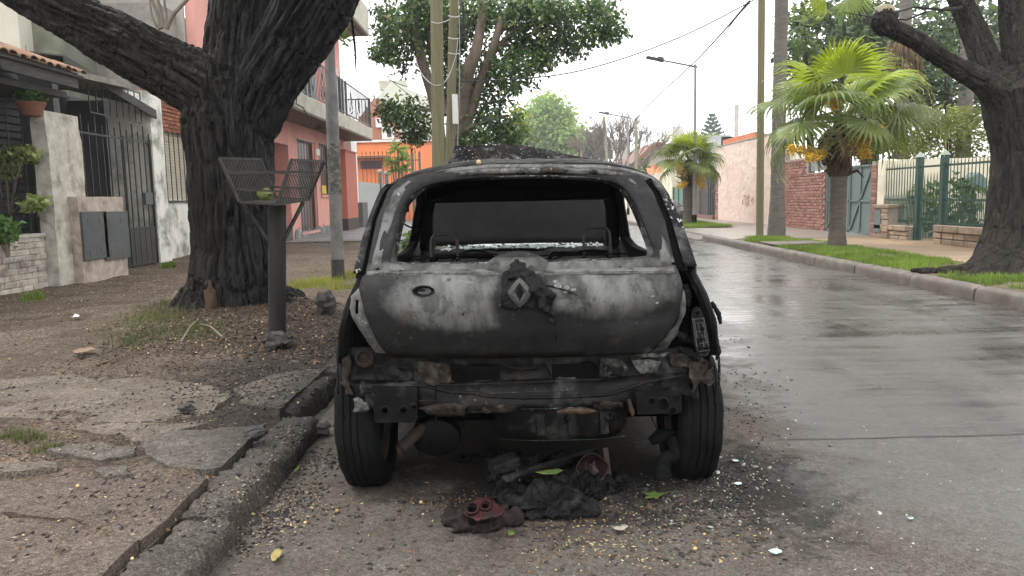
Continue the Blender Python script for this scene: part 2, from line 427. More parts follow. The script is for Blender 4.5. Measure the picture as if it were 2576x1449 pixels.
# kerbs: each stone separate, rounded, worn
def kerbstone(parent, x0, wid, y0, y1, h, mat, side, seed, rough=1.0, skew=0.0):
    mb = MB(); rows = []; n = max(4, int((y1 - y0)/(.03 if rough > 1 else .06)))
    prof = [(0, -.05), (.0, h*.45), (.005, h*.76), (.020, h*.93), (.048, h*.995), (wid*.35, h + .003), (wid*.7, h + .002), (wid - .015, h), (wid, h*.9), (wid, -.05)]
    for i in range(n + 1):
        t_ = i/n; y = lerp(y0, y1, t_); e = 1 - .10*max(0, 1 - min(t_, 1 - t_)*n/1.5)
        row = []
        for (a, b) in prof:
            d = rough*(.010*nz(y*3 + seed, a*6, b*6) + .007*nz(y*17, a*20 + seed, b*20) + .005*nz(y*45, a*50 + seed, b*50)); row.append((x0 - side*(a + d) + skew*t_, y + .012*nz(a*15, b*15, seed + i//n), b*e + d*.7*(b > 0)))
        rows.append(row)
    mb.grid(rows); k = len(prof); L = len(rows)
    mb.f.append(tuple(range(k))); mb.f.append(tuple((L-1)*k + j for j in reversed(range(k))))
    return mb.build('kerbstone', mat, parent, smooth=True, angle=50, fix=True)
kl = empty('kerb_left', (0, 0, 0)); tag(kl, kind='structure')
segs = [(.6, 2.55, .02, .0), (2.57, 3.78, .0, .02), (3.88, 4.7, -.13, .02)] + [(4.72 + 1.15*i, 4.72 + 1.15*(i+1) - .02, -.05 + .02*nz(i*3.3), 0) for i in range(22)]
for i, (a, b, o, sk) in enumerate(segs): kerbstone(kl, KL + o, .19, a, b, SW - .016 + .012*nz(i*7.1), M_KERB, 1, i*3.7, 2.4 if i < 4 else .6, sk)
kr = empty('kerb_right', (0, 0, 0)); tag(kr, kind='structure')
y = 4.0; i = 0
while y < 19.4:
    L_ = 1.35 + .5*nz(i*5.3); kerbstone(kr, KR + .012*nz(i*4.4), .15, y, min(y + L_ - .018, 19.5), SW + .03 + .01*nz(i*2.2), M_KERBR, -1, i*2.9, .8); y += L_; i += 1
for j in range(8): kerbstone(kr, KR + .0, .15, 23.6 + j*1.5, 23.6 + j*1.5 + 1.48, SW + .02, M_KERBR, -1, j*2.1, .4)

# left pavement: bumpy trodden dirt with a mound round the tree
TREE = Vector((-2.68, 7.42, SW))
def zdirt(x, y):
    d = math.hypot(x - TREE.x, (y - TREE.y)*.8)
    z = SW - .008 + .020*fbm(x*1.7, y*1.7, 3, 4) + .008*nz(x*9, y*9)
    z += .14*math.exp(-(d/.95)**2)
    if x > -1.28: z -= .03
    return z
mb = MB(); xs = np.concatenate([np.arange(-9.0, -5.2, .25), np.arange(-5.2, KL-.14, .06)]); ys = np.concatenate([np.arange(.2, 13, .08), np.arange(13, 21, .4)])
mb.grid([[(x, y, zdirt(x, y)) for x in xs] for y in ys]); dirt = mb.build('pavement_dirt', M_DIRT, smooth=True, kind='structure')
Z8 = lambda a, b: (.875*a/1.5652, (1000 + .875*b)/1.5652)
for k, (pol, mt, th) in enumerate([
    ([(-60,560),(300,530),(700,545),(960,580),(1040,625),(960,690),(760,735),(500,742),(-60,712)], M_SLAB, .012),
    ([(640,845),(760,790),(1000,762),(1190,750),(1215,800),(1170,880),(1090,925),(950,950),(760,948),(690,915)], M_SLABG, .018),
    ([(200,862),(420,835),(600,850),(595,885),(450,905),(250,890)], M_SLABG, .020),
    ([(-40,930),(120,912),(260,928),(272,950),(100,966),(-40,962)], M_SLAB, .022),
    ([(420,962),(560,948),(592,978),(470,996)], M_SLABG, .025),
    ([(650,838),(560,810),(420,800),(330,770),(520,750),(800,752),(960,755),(760,785)], M_SLAB, .022),
    ([(-60,1010),(350,985),(640,985),(960,1000),(1040,1050),(900,1150),(700,1262),(560,1250),(300,1160),(-60,1130)], M_SLABR, .016),
    ([(-60,1140),(290,1170),(545,1260),(690,1275),(600,1400),(520,1480),(-60,1480)], M_SLABR, .014),
    ([(1050,600),(1250,530),(1480,500),(1480,600),(1320,660),(1250,690),(1080,650)], M_SLAB, .02)]):
    P = [gnd(*Z8(*q), SW + .02) for q in pol]; P2 = ragged([(p.x, p.y) for p in P], .035, .030, k*5, 6)
    P2 = [(min(a, KL - .19), b) for a, b in P2]
    mb = MB(); base = len(P2)
    zt = lambda a, b, k=k, th=th: SW - .012 + th + .012*fbm(a*2.2 + k, b*2.2, 1, 4) + .005*nz(a*14, b*14) + .003*nz(a*40, b*40)
    sheet(mb, P2, [], .045, lambda a, b: (a, b, zt(a, b)))
    # worn skirt
    b0 = len(mb.v); n_ = len(P2); c_ = np.mean(np.array(P2), 0)
    mb.v += [(a, b, zt(a, b)) for a, b in P2] + [(c_[0] + (a - c_[0])*1.012, c_[1] + (b - c_[1])*1.012, SW - .08) for a, b in P2]
    mb.f += [(b0 + i, b0 + (i+1) % n_, b0 + n_ + (i+1) % n_, b0 + n_ + i) for i in range(n_)]
    mb.build('concrete_slab', mt, dirt, smooth=True, angle=40, fix=True)

# stone paving in front of the pink house
pav = empty('pavement_left', (0, 0, 0)); tag(pav, kind='structure')
mb = MB(); mb.box(-9, KL - .2, 20.2, 48, -.02, SW + .012); mb.build('paving_bed', simple('mortar bed', (.07,.065,.06), None, 6, .85), pav)
M_STONE = simple('slate paving', (.19,.185,.18), (.11,.11,.11), 4, .55, .35, .004, 25, .45, vary=.28)
xs = np.linspace(-6.0, KL - .25, 10); ys = np.concatenate([np.arange(20.25, 30, .55), np.arange(30, 42, 1.0)])
jx = lambda i, j: (xs[i] + .12*nz(i*3.3, j*5.1), ys[j] + .16*nz(i*4.7 + 9, j*2.9))
for i in range(len(xs) - 1):
    for j in range(len(ys) - 1):
        q = [jx(i, j), jx(i+1, j), jx(i+1, j+1), jx(i, j+1)]; c_ = np.mean(np.array(q), 0)
        q = [(c_[0] + (a - c_[0])*.955, c_[1] + (b - c_[1])*.955) for a, b in q]
        mb = MB(); z1 = SW + .030 + .008*nz(i*2.2, j*3.1); mb.prism([(a, b, z1) for a, b in q], (0, 0, -.03)); mb.build('paving_stone', M_STONE, pav, fix=True)

# right pavement
pr = empty('pavement_right', (0, 0, 0)); tag(pr, kind='structure')
mb = MB(); mb.grid([[(x, y, SW + .008*fbm(x*.8, y*.8, 2, 3)) for x in np.linspace(6.3, 8.9, 14)] for y in np.arange(3, 17.6, .4)]); mb.build('paving_strip', M_PAV, pr, smooth=True)
mb = MB(); mb.grid([[(x, y, SW + .006 + .006*fbm(x*.8, y*.8, 2, 3)) for x in np.linspace(KR + .13, 8.9, 16)] for y in np.arange(17.4, 60, .8)]); mb.build('driveway_strip', M_PAVG, pr, smooth=True)
mb = MB(); mb.grid([[(KR - .12, y, .012), (KR + .05, y, .02), (KR + .15, y, SW + .004)] for y in np.arange(19.5, 23.7, .3)]); mb.build('dropped_kerb', M_KERBR, pr, smooth=True)
# verge soil under the grass
M_SOIL = simple('verge soil', (.075,.058,.035), (.11,.09,.05), 4, .9, .6, .01, 30)
def zverge(x, y): return SW + .01 + .03*math.sin(math.pi*min(1, max(0, (x - KR - .15)/1.3))) + .014*fbm(x*2, y*2, 6, 3)
mb = MB(); mb.grid([[(x, y, zverge(x, y)) for x in np.linspace(KR + .14, 6.4, 22)] for y in np.arange(3, 17.45, .15)]); mb.build('verge_soil', M_SOIL, pr, smooth=True)
mb = MB(); pol = [gnd(*q, SW) for q in [(1880,688-40),(2030,640),(2110,655),(1990,668)]]
mb = MB(); mb.grid([[(x, y, SW + .05 + .005*nz(x*3, y*3)) for x in np.linspace(5.05, 6.1, 6)] for y in np.linspace(14.6, 15.6, 5)]); mb.build('concrete_patch', M_KERBR, pr, smooth=True, solid=.03)
mb = MB(); mb.grid([[(x, y, SW + .03 + .02*fbm(x*2, y*2, 6, 3)) for x in np.linspace(KR + .14, 6.9, 10)] for y in np.arange(23.6, 30, .3)]); mb.build('verge_soil', M_SOIL, pr, smooth=True)
# ================================================================== left-hand houses
def rectx(u0, v0, u1, v1, X):           # picture rectangle on the plane x = X -> y0, y1, z0, z1
    a, b = atx(u0, v1, X), atx(u1, v0, X)
    return a.y, b.y, a.z, b.z
def yx(u, X): return atx(u, 520, X).y
def zx(u, v, X): return atx(u, v, X).z

M_WHITE = simple('mossy whitewash', (.76,.74,.69), (.62,.60,.54), 5, .85, .6, .008, 30, .3, c3=(.16,.16,.12), sc3=1.6, amt3=.85)
M_WHITE2 = simple('stained whitewash', (.58,.55,.49), (.36,.33,.28), 7, .85, .7, .01, 25, .3, c3=(.20,.15,.12), sc3=2.6, amt3=.75)
M_WBRICK = simple('flaking whitewashed brick', (.56,.52,.46), (.36,.31,.26), 6, .9, .6, .008, 30, .3, vary=.2, c3=(.17,.13,.11), sc3=2.6, amt3=.75)
M_BRICK = simple('red brick', (.34,.13,.075), (.24,.09,.055), 9, .85, .5, .004, 60, .3, vary=.28)
M_MORT = simple('pale mortar', (.36,.32,.28), (.26,.23,.20), 12, .9, .4)
M_GREYW = simple('grey render', (.115,.112,.112), (.09,.088,.088), 3, .85, .2)
M_IRON = simple('black painted iron', (.014,.014,.015), (.03,.028,.027), 20, .5, .2, .001, 60, .45)
M_METAL = simple('grey green metal door', (.075,.088,.09), (.055,.064,.066), 6, .5, .15, .001, 40, .45, c3=(.10,.08,.06), sc3=5, amt3=.5)
M_WOODG = simple('weathered grey timber', (.085,.082,.078), (.045,.044,.043), 4, .85, .5, .004, 30, .25, stretch=(6,1,6))
M_TILE = simple('mossy clay tile', (.25,.12,.07), (.13,.085,.055), 7, .85, .5, .006, 40, .3, vary=.3, c3=(.20,.16,.09), sc3=4)
M_SHUT = simple('dull grey shutter slat', (.085,.088,.088), (.055,.056,.056), 5, .7, .15)
M_CREAM = simple('cream roller shutter', (.50,.45,.36), (.42,.37,.29), 5, .6, .1, vary=.06)
M_DARKIN = simple('unlit interior', (.02,.02,.021), None, 5, .9, 0)

h1 = empty('white_house', (-6.5, 12, SW), 'low whitewashed house with tiled porch roof behind the big charred tree', 'house')
XA = -6.12
# pier, flush with the garden wall
y0, y1, z0, z1 = atx(150, 700, XA).y, atx(198, 290, XA).y, SW, zx(160, 286, XA)
mb = MB(); rows = []
for k in range(15):
    z = lerp(.05, z1, k/14); e = .006 if k < 13 else -.012
    rows.append([(XA + .020*nz(z*3, s_*4.4, 2) + .012*nz(z*9, s_*9, 7) + (dx + (e if dx >= 0 else 0)), lerp(y0, y1, sy) + .012*nz(z*6, s_*3), z + .02*nz(s_*5, 3)*(k == 14))
                 for s_, (dx, sy) in enumerate([(0,0),(0,.25),(0,.5),(0,.75),(0,1),(-.2,1),(-.2,.5),(-.2,0)])])
mb.grid(rows, True); mb.f.append(tuple(14*8 + j for j in range(8)))
mb.build('gate_pier', M_WHITE2, h1, smooth=True, angle=50, fix=True)
PY0, PY1 = y0, y1
# low wall of whitewashed bricks
yA, yB, zA, zB = 7.6, PY0 - .01, SW - .02, zx(60, 592, XA - .3)
low = MB(); low.box(XA - .34, XA - .15, yA, yB, 0, zB - .02); lowo = low.build('garden_wall', M_WHITE2, h1)
b_me = block_mesh('brick', M_WBRICK, .03, .112, .037, .009, -.015)
nr = int((zB - zA)/.078)
for r in range(nr):
    for c_ in range(int((yB - yA)/.23) + 1):
        y = yA + c_*.23 + (.115 if r % 2 else 0)
        if y + .1 > yB: continue
        o = link('brick', b_me, lowo); rr = random.Random(r*97 + c_)
        o.location = Vector((XA - .168 + rr.uniform(-.004, .010), y, zA + .04 + r*.078)) - org(lowo); o.rotation_euler = (rr.uniform(-.04, .04), 0, rr.uniform(-.05, .05)); o.scale = (1, rr.uniform(.92, 1.0), rr.uniform(.9, 1.06))
mb = MB(); mb.box(XA - .37, XA - .12, yA, yB, zB - .03, zB + .02); mb.build('wall_coping', M_WHITE2, h1, bevel=.01)
# railing over the low wall
rz0, rz1 = zB + .02, zx(60, 290, XA - .25); Xr = XA - .25
for k, u in enumerate([-20, 5, 37, 73, 112]):
    y = yx(u, Xr); mb = MB(); mb.box(Xr - .008, Xr + .008, y - .008, y + .008, rz0, rz1 + (.05 if k == 3 else 0)); mb.build('rail_bar', M_IRON, h1)
for v in (322, 590):
    z = zx(60, v, Xr); mb = MB(); mb.box(Xr - .006, Xr + .006, 7.6, PY0, z - .010, z + .010); mb.build('rail', M_IRON, h1)
mb = MB(); z2_ = zx(60, 445, Xr)
for k in range(34): y = 7.7 + k*.085; mb.box(Xr - .024, Xr - .020, y, y + .004, rz0, z2_)
for k in range(12): z = rz0 + .02 + k*.085; mb.box(Xr - .028, Xr - .024, 7.6, PY0, z, z + .004)
mb.build('wire_mesh', M_IRON, h1, kind='stuff')
# meter cupboard wall with twin metal doors
XB = XA + .14
y0, y1, z0, z1 = rectx(211, 495, 308, 692, XB)
mb = MB(); rows = []
for k in range(9):
    z = lerp(.05, z1, k/8); rows.append([(XB + dx + .010*nz(z*7, s_*3, 5), lerp(y0, y1, sy) + .012*nz(z*6, s_*4), z + .015*nz(s_*3.1, k)) for s_, (dx, sy) in enumerate([(0,0),(0,.33),(0,.66),(0,1),(-.3,1),(-.3,0)])])
mb.grid(rows, True); mb.f.append(tuple(8*6 + j for j in range(6))); mbox = mb.build('meter_wall', simple('stained pink whitewash', (.50,.43,.37), (.32,.25,.21), 7, .85, .7, .01, 25, .3, c3=(.15,.13,.11), sc3=3, amt3=.7), h1, smooth=True, angle=50, fix=True)
for (ua, ub) in ((213, 264), (266, 317)):
    a0, a1, c0_, c1_ = rectx(ua, 531, ub, 656, XB + .02)
    mb = MB(); mb.box(XB + .012, XB + .038, a0, a1, c0_, c1_); d_ = mb.build('meter_door', M_METAL, h1, bevel=.004)
    for (fy, fz) in ((.28, .16), (.75, .16), (.28, .80), (.75, .80)):
        for q in range(3):
            yy = lerp(a0, a1, fy); zz = lerp(c0_, c1_, fz) + (q - 1)*.03
            mb = MB(); mb.obox((XB + .041, yy, zz), (.004, 0, .002), (0, .06, 0), (-.002, 0, .006)); mb.build('louvre', M_METAL, d_)
# gate of vertical iron bars
XG = XA - .42
ya, yb = yx(200, XG), yx(388, XG); zt = zx(200, 332, XG); zb = zx(385, 662, XG)
gate = empty('iron_gate', (XG, ya, SW)); gate.parent = h1; gate.location = Vector((XG, ya, SW)) - h1.location; ORG[gate.name] = Vector((XG, ya, SW))
for k in range(13):
    y = lerp(ya + .02, yb - .02, k/12); mb = MB(); mb.box(XG - .009, XG + .009, y - .009, y + .009, zb, zt + (.12 if k % 2 else .0) + .16); mb.build('gate_bar', M_IRON, gate)
for z in (zt, lerp(zb, zt, .30), zb + .02):
    mb = MB(); mb.box(XG - .012, XG + .012, ya, yb, z - .016, z + .016); mb.build('gate_rail', M_IRON, gate)
for y in (yb - .015, lerp(ya, yb, .60)):
    mb = MB(); mb.box(XG - .018, XG + .018, y - .018, y + .018, zb - .02, zt + .05); mb.build('gate_stile', M_IRON, gate)
mb = MB(); mb.box(XG - .004, XG + .004, lerp(ya, yb, .55), yb, zb, lerp(zb, zt, .30)); mb.build('kick_plate', M_IRON, gate)
mb = MB(); q = rectx(364, 485, 380, 515, XG); mb.box(XG - .02, XG + .03, q[0], q[1], q[2], q[3]); mb.build('lock_box', M_METAL, gate, bevel=.004)
# upper grille over the gate
y0, y1, z0, z1 = rectx(228, 205, 349, 300, XG)
gr = empty('upper_grille', (XG, y0, z0)); gr.parent = h1; gr.location = Vector((XG, y0, z0)) - h1.location; ORG[gr.name] = Vector((XG, y0, z0))
z1a, z1b, z0a, z0b = zx(228, 205, XG), zx(349, 233, XG), zx(228, 282, XG), zx(349, 308, XG)
for k in range(9):
    t_ = k/8; y = lerp(y0, y1, t_); mb = MB(); mb.box(XG - .008, XG + .008, y - .008, y + .008, lerp(z0a, z0b, t_), lerp(z1a, z1b, t_)); mb.build('grille_bar', M_IRON, gr)
for za, zb_ in ((z0a, z0b), (z1a, z1b)):
    mb = MB(); mb.bar((XG, y0, za), (XG, y1, zb_), .018, .02); mb.build('grille_rail', M_IRON, gr)
# porch behind the gate
XP = XA - 1.9
mb = MB(); mb.box(XP - .1, XP, 8.0, 15.5, 0, 3.2); mb.build('porch_back_wall', M_GREYW, h1)
mb = MB(); mb.box(XP, XG - .02, yb + .10, yb + .30, 0, 3.1); mb.build('porch_end_wall', M_GREYW, h1)
mb = MB(); mb.box(XP, XA - .35, 11.2, 11.35, .1, 3.1); mb.build('porch_partition', M_SHUT, h1)
y0, y1, z0, z1 = rectx(-30, 200, 128, 350, XA - .75)
for k in range(26):       # closed louvred shutter beside the porch
    z = lerp(SW + .3, 3.0, k/25); mb = MB(); mb.obox((XA - .75, 9.3, z), (.012, 0, .008), (0, 1.75, 0), (-.012, 0, .040)); mb.build('shutter_slat', M_SHUT, h1)
mb = MB(); mb.box(XA - .82, XA - .80, 7.4, 11.1, .1, 3.1); mb.build('shutter_back', M_DARKIN, h1)
# white wall right of the gate, then the brick field and window
XW = XA - .72
yc0, yc1 = yx(362, XA - .40), yx(392, XA - .40)
mb = MB(); rows = []
for k in range(16):
    z = lerp(.04, zx(365, 226, XA - .4), k/15); rows.append([(XA - .40 + dx + .012*nz(z*5, s_*3, 9), y_ + .012*nz(z*6, s_*4), z) for s_, (dx, y_) in enumerate([(.02, yb + .02), (.04, yb + .28), (0, yb + .55), (-.3, yb + .6), (-.8, yb + .02)])])
mb.grid(rows, True); mb.f.append(tuple(15*5 + j for j in range(5))); mb.build('corner_pier', M_WHITE, h1, smooth=True, angle=50, fix=True)
wy0, wy1 = yb + .5, 20.15
wz = (zx(450, 503, XW), zx(440, 335, XW)); wyy = (yx(418, XW), yx(480, XW) + .6)
wt = zx(430, 335, XW)
mb = MB(); sheet(mb, [(wy0, 0), (wy1, 0), (wy1, wt), (wy0, wt)], [[(wyy[0], wz[0]), (wyy[1], wz[0]), (wyy[1], wz[1] - .004), (wyy[0], wz[1] - .004)]], .25, lambda a, b: (XW + .012*fbm(a*2, b*2, 3, 3) + .006*nz(a*12, b*12), a, b))
mb.build('front_wall', M_WHITE, h1, smooth=True, solid=.05)
# exposed brick field over the window
bf = MB(); bf.box(XW - .06, XW - .012, wy0 - .1, wy1, wt, 3.0); bfo = bf.build('brick_field', M_MORT, h1)
b_me = block_mesh('brick', M_BRICK, .02, .115, .031, .006)
for r in range(15):
    for c_ in range(12):
        y = wy0 - .02 + c_*.25 + (.125 if r % 2 else 0)
        o = link('brick', b_me, bfo); rr = random.Random(r*31 + c_)
        o.location = Vector((XW + .004 + rr.uniform(-.004, .006), y, wt + .045 + r*.078)) - org(bfo)
        o.scale = (1, rr.uniform(.95, 1.0), rr.uniform(.92, 1.03))
# window: cream roller shutter behind iron bars
win1 = empty('window', (XW, wyy[0], wz[0])); win1.parent = h1; win1.location = Vector((XW, wyy[0], wz[0])) - h1.location; ORG[win1.name] = Vector((XW, wyy[0], wz[0]))
nsl = 22
for k in range(nsl):
    z = lerp(wz[0], wz[1], (k + .5)/nsl); mb = MB(); hh = (wz[1]-wz[0])/nsl/2*.94; mb.obox((XW - .07, sum(wyy)/2, z), (.010, 0, 0), (0, (wyy[1]-wyy[0])/2, 0), (-.006, 0, hh)); mb.build('shutter_slat', M_CREAM, win1)
for k in range(9):
    y = lerp(wyy[0] + .03, wyy[1], k/8 + (.0 if k else 0)); mb = MB(); mb.box(XW + .03, XW + .045, y - .008, y + .008, wz[0] - .05, wz[1] + .02); mb.build('window_bar', M_IRON, win1)
mb = MB(); mb.box(XW - .02, XW + .06, wyy[0] - .05, wyy[1], wz[0] - .05, wz[0] - .01); mb.build('window_sill', M_IRON, win1)
# tiled porch roof with fascia
ze = zx(115, 166, XA + .15); XE = XA + .15
roof1 = empty('porch_roof', (XE, 9.5, ze)); roof1.parent = h1; roof1.location = Vector((XE, 9.5, ze)) - h1.location; ORG[roof1.name] = Vector((XE, 9.5, ze))
yR = yx(229, XE)
mb = MB(); mb.add([(XE + .05, 7.0, ze - .03), (XE + .05, yR, ze - .03), (XP - .6, yR, ze + .75), (XP - .6, 7.0, ze + .75)], [(0,1,2,3)]); mb.build('roof_deck', M_WOODG, roof1, solid=.03)
tm = MB(); rows = []
for k in range(2): rows.append([(-.40*k, .085*math.cos(a)*(1 - .12*k), .05*math.sin(a) + .155*k) for a in [math.pi*i/6 for i in range(7)]])
tm.grid(rows); tm.grid([[(a, b*.84, c_*.84 - .002) for a, b, c_ in r_] for r_ in rows]); tm.grid([rows[0], [(a, b*.84, c_*.84 - .002) for a, b, c_ in rows[0]]])
tp_ = tm.mesh('roof_tile', M_TILE, smooth=True)
for r in range(6):
    for c_ in range(int((yR - 7.2)/.185)):
        o = link('roof_tile', tp_, roof1); rr = random.Random(r*51 + c_)
        o.location = Vector((XE + .10 - r*.37 + rr.uniform(-.02, .02), yR - .1 - c_*.185, ze + r*.135 + rr.uniform(-.006, .012))) - ORG[roof1.name]; o.rotation_euler = (rr.uniform(-.05, .05), rr.uniform(-.03, .03), rr.uniform(-.05, .05))
z_ = zx(130, 185, XE); mb = MB(); mb.box(XE - .06, XE, yx(37, XE), yR - .05, z_ - .11, z_ + .10); mb.build('fascia_board', M_WOODG, roof1, bevel=.006)
mb = MB(); mb.box(XA - 1.6, XA - .05, 7.0, yR, ze - .30, ze - .22); mb.build('porch_ceiling', M_WOODG, roof1)
# lower canopy over the gate
zc0, zc1 = zx(228, 194, XG + .25), zx(350, 222, XG + .25)
mb = MB(); ya_, yb_ = yx(228, XG + .25), yx(352, XG + .25)
mb.add([(XG + .25, ya_, zc0 - .05), (XG + .25, yb_, zc1 - .05), (XG + .25, yb_, zc1 + .04), (XG + .25, ya_, zc0 + .04), (XG - 1.0, ya_, zc0 - .05), (XG - 1.0, yb_, zc1 - .05), (XG - 1.0, yb_, zc1 + .04), (XG - 1.0, ya_, zc0 + .04)], [(0,1,2,3),(7,6,5,4),(3,2,6,7),(4,5,1,0),(0,3,7,4),(1,5,6,2)])
mb.build('gate_canopy', simple('mossy slab edge', (.28,.26,.22), (.14,.13,.11), 6, .85, .5, c3=(.09,.10,.06)), h1)
zc2 = zx(228, 165, XG + .1)
mb = MB(); mb.add([(XG + .1, ya_ - .1, zc2 - .08), (XG + .1, yb_ + 1.2, zc2 - .60), (XG + .1, yb_ + 1.2, zc2 - .45), (XG + .1, ya_ - .1, zc2 + .02), (XP - .5, ya_ - .1, zc2 + .3), (XP - .5, yb_ + 1.2, zc2 + .1)], [(0,1,2,3),(3,2,5,4)]); mb.build('gable_board', M_WOODG, h1, solid=.03)
mb = MB(); mb.box(XP - .5, XW - .02, wy0 - .3, wy1, 2.9, 3.1); mb.build('roof_slab', M_WOODG, h1)
# block behind the tile roof
bk = empty('cream_building', (-11, 15, 0), 'plain cream building rising above the tiled porch roof', 'building')
c0_ = at(0, 12, 14.5); c1_ = at(52, 125, 14.5)
mb = MB(); mb.box(c0_.x - 4, c1_.x, 14.5, 20, 0, 7.2); mb.build('wall', simple('cream render', (.55,.52,.44), (.47,.44,.37), 2, .85, .2), bk)
mb = MB(); mb.box(c1_.x + .002, -8.3, 14.9, 20, 0, at(100, 40, 14.9).z); mb.build('side_wall', simple('mossy old wall', (.20,.20,.16), (.10,.11,.075), 3, .9, .5), bk)
mb = MB(); mb.box(-8.298, -7.0, 16.0, 20, 3.1, at(280, 8, 16).z); mb.build('water_tank', simple('stained concrete tank', (.30,.28,.25), (.16,.15,.13), 3, .9, .4), bk)
mb = MB(); mb.box(c0_.x - 4, c1_.x + .05, 14.4, 14.5, 7.2, 7.35); mb.build('roof_edge', M_GREYW, bk)

# ------------------------------------------------------------------ pink house with balcony
M_PINK = simple('salmon render', (.66,.33,.285), (.58,.28,.24), 2.2, .85, .3, .003, 30, .2, stretch=(1,1,.35), c3=(.50,.25,.215), sc3=1.1, amt3=.45)
M_PINKD = simple('brick red paint', (.42,.14,.095), (.36,.115,.08), 4, .85, .2)
M_BEIGE = simple('beige slab render', (.42,.40,.33), (.34,.32,.26), 3, .85, .3, c3=(.22,.21,.17), sc3=1.2, amt3=.6)
M_SOFF = simple('varnished board soffit', (.13,.062,.042), (.085,.042,.03), 3, .6, .25, stretch=(8,1,1))
M_PLINTH = simple('grey plinth stone', (.24,.26,.25), (.13,.145,.14), 5, .8, .4, vary=.3)
M_CURT = simple('dark pane with curtain', (.05,.035,.033), (.025,.02,.02), 5, .3, .05, spec=.6)
M_WOOD = simple('brown wooden door', (.15,.06,.03), (.09,.038,.02), 5, .55, .3, stretch=(1,6,1))
M_PAINTW = simple('white paint', (.72,.72,.70), (.62,.62,.60), 6, .6, .15)
ph = empty('pink_house', (-6.1, 23, SW), 'salmon pink two-storey house with a railed balcony over the pavement', 'house')
XF, XBAL = -6.1, -5.12
D2 = lambda a, b: (575 + a/2.0, b/2.0)
def r2(a0, b0, a1, b1, X): return rectx(*D2(a0, b0), *D2(a1, b1), X)
yEnd = yx(872, XF); zS0, zS1 = 3.42, 3.88
# front wall with its openings
opn = [r2(368, 715, 430, 1168, XF), r2(466, 730, 506, 980, XF)]
yr0 = yx(737, XF)
mb = MB(); sheet(mb, [(yr0, SW), (yEnd, SW), (yEnd, 7.0), (yr0, 7.0)], [[(a, c_), (b, c_), (b, d), (a, d)] for a, b, c_, d in opn], .6, lambda a, b: (XF, a, b)); mb.build('front_wall', M_PINK, ph)
mb = MB(); mb.box(XF - 3.5, XF - .22, yEnd - .22, yEnd - .002, SW, 7.0); mb.build('end_wall', M_PINK, ph)
mb = MB(); mb.box(XF - .55, XF - .001, yr0 - .16, yr0, SW, zS0); mb.build('door_reveal', M_PINK, ph)
mb = MB(); mb.box(XF - .75, XF - .55, 17.0, yr0, SW, 7.0); mb.build('recess_wall', M_PINK, ph)
mb = MB(); mb.box(XF - 3.5, XF - .76, 16.9, 17.0, SW, 7.0); mb.build('side_wall', simple('stained bare render', (.36,.34,.30), (.20,.19,.165), 1.6, .9, .5, .008, 20, .2, c3=(.52,.50,.45), sc3=.8, amt3=.7), ph)
mb = MB(); mb.box(XF - .54, XF - .002, 17.0, yr0 - .17, 2.75, zS0); mb.build('door_lintel', M_PINK, ph)
dq = r2(215, 700, 272, 1240, XF - .5)
door = MB(); door.box(XF - .548, XF - .50, dq[0] - .35, dq[1], SW, dq[3]); dr = door.build('front_door', M_WOOD, ph, bevel=.006)
mb = MB(); q = r2(222, 768, 250, 930, XF - .49); mb.box(XF - .499, XF - .47, q[0], q[1], q[2], q[3]); mb.build('door_pane', M_CURT, dr)
for (a, b, c_, d) in [(q[0]-.03, q[1]+.03, q[3], q[3]+.04), (q[0]-.03, q[1]+.03, q[2]-.04, q[2]), (q[1], q[1]+.04, q[2], q[3])]:
    mb = MB(); mb.box(XF - .498, XF - .462, a, b, c_, d); mb.build('pane_frame', M_PAINTW, dr)
mb = MB(); mb.box(XF - .549, XF - .46, dq[1], dq[1] + .12, SW, dq[3] + .05); mb.build('door_post', M_PAINTW, dr)
for k, (a, b, c_, d) in enumerate(opn):
    wn = empty('barred_window', (XF, a, c_)); wn.parent = ph; wn.location = Vector((XF, a, c_)) - ph.location; ORG[wn.name] = Vector((XF, a, c_))
    mb = MB(); mb.box(XF - .14, XF - .12, a, b, c_, d); mb.build('pane', M_CURT, wn)
    for (p0, p1, q0, q1) in [(a, a+.06, c_, d), (b-.06, b, c_, d), (a+.06, b-.06, d-.06, d), (a+.06, b-.06, c_, c_+.06)]:
        mb = MB(); mb.box(XF - .12, XF - .08, p0, p1, q0, q1); mb.build('window_frame', M_WOOD, wn)
    for j in range(7):
        y = lerp(a + .05, b - .05, j/6); mb = MB(); mb.box(XF + .01, XF + .022, y - .010, y + .010, c_ + .02, d - .02); mb.build('window_bar', M_IRON, wn)
    for z in (c_ + .05, (c_ + d)/2, d - .05):
        mb = MB(); mb.box(XF + .023, XF + .033, a, b, z - .015, z + .015); mb.build('bar_rail', M_IRON, wn)
    mb = MB(); mb.box(XF - .05, XF + .05, a - .05, b + .05, c_ - .08, c_ - .01); mb.build('window_sill', M_PINK, wn)
q = r2(470, 935, 500, 975, XF + .04); mb = MB(); mb.box(XF + .036, XF + .05, q[0], q[1] - .3, q[2], q[3]); mb.build('meter_notice', simple('yellow notice', (.60,.42,.03), None, 6, .6, 0), ph)
q = r2(440, 752, 456, 780, XF + .01); mb = MB(); mb.box(XF + .002, XF + .03, q[0], q[1], q[2], q[3]); npl = mb.build('number_plate', M_PAINTW, ph, bevel=.004)
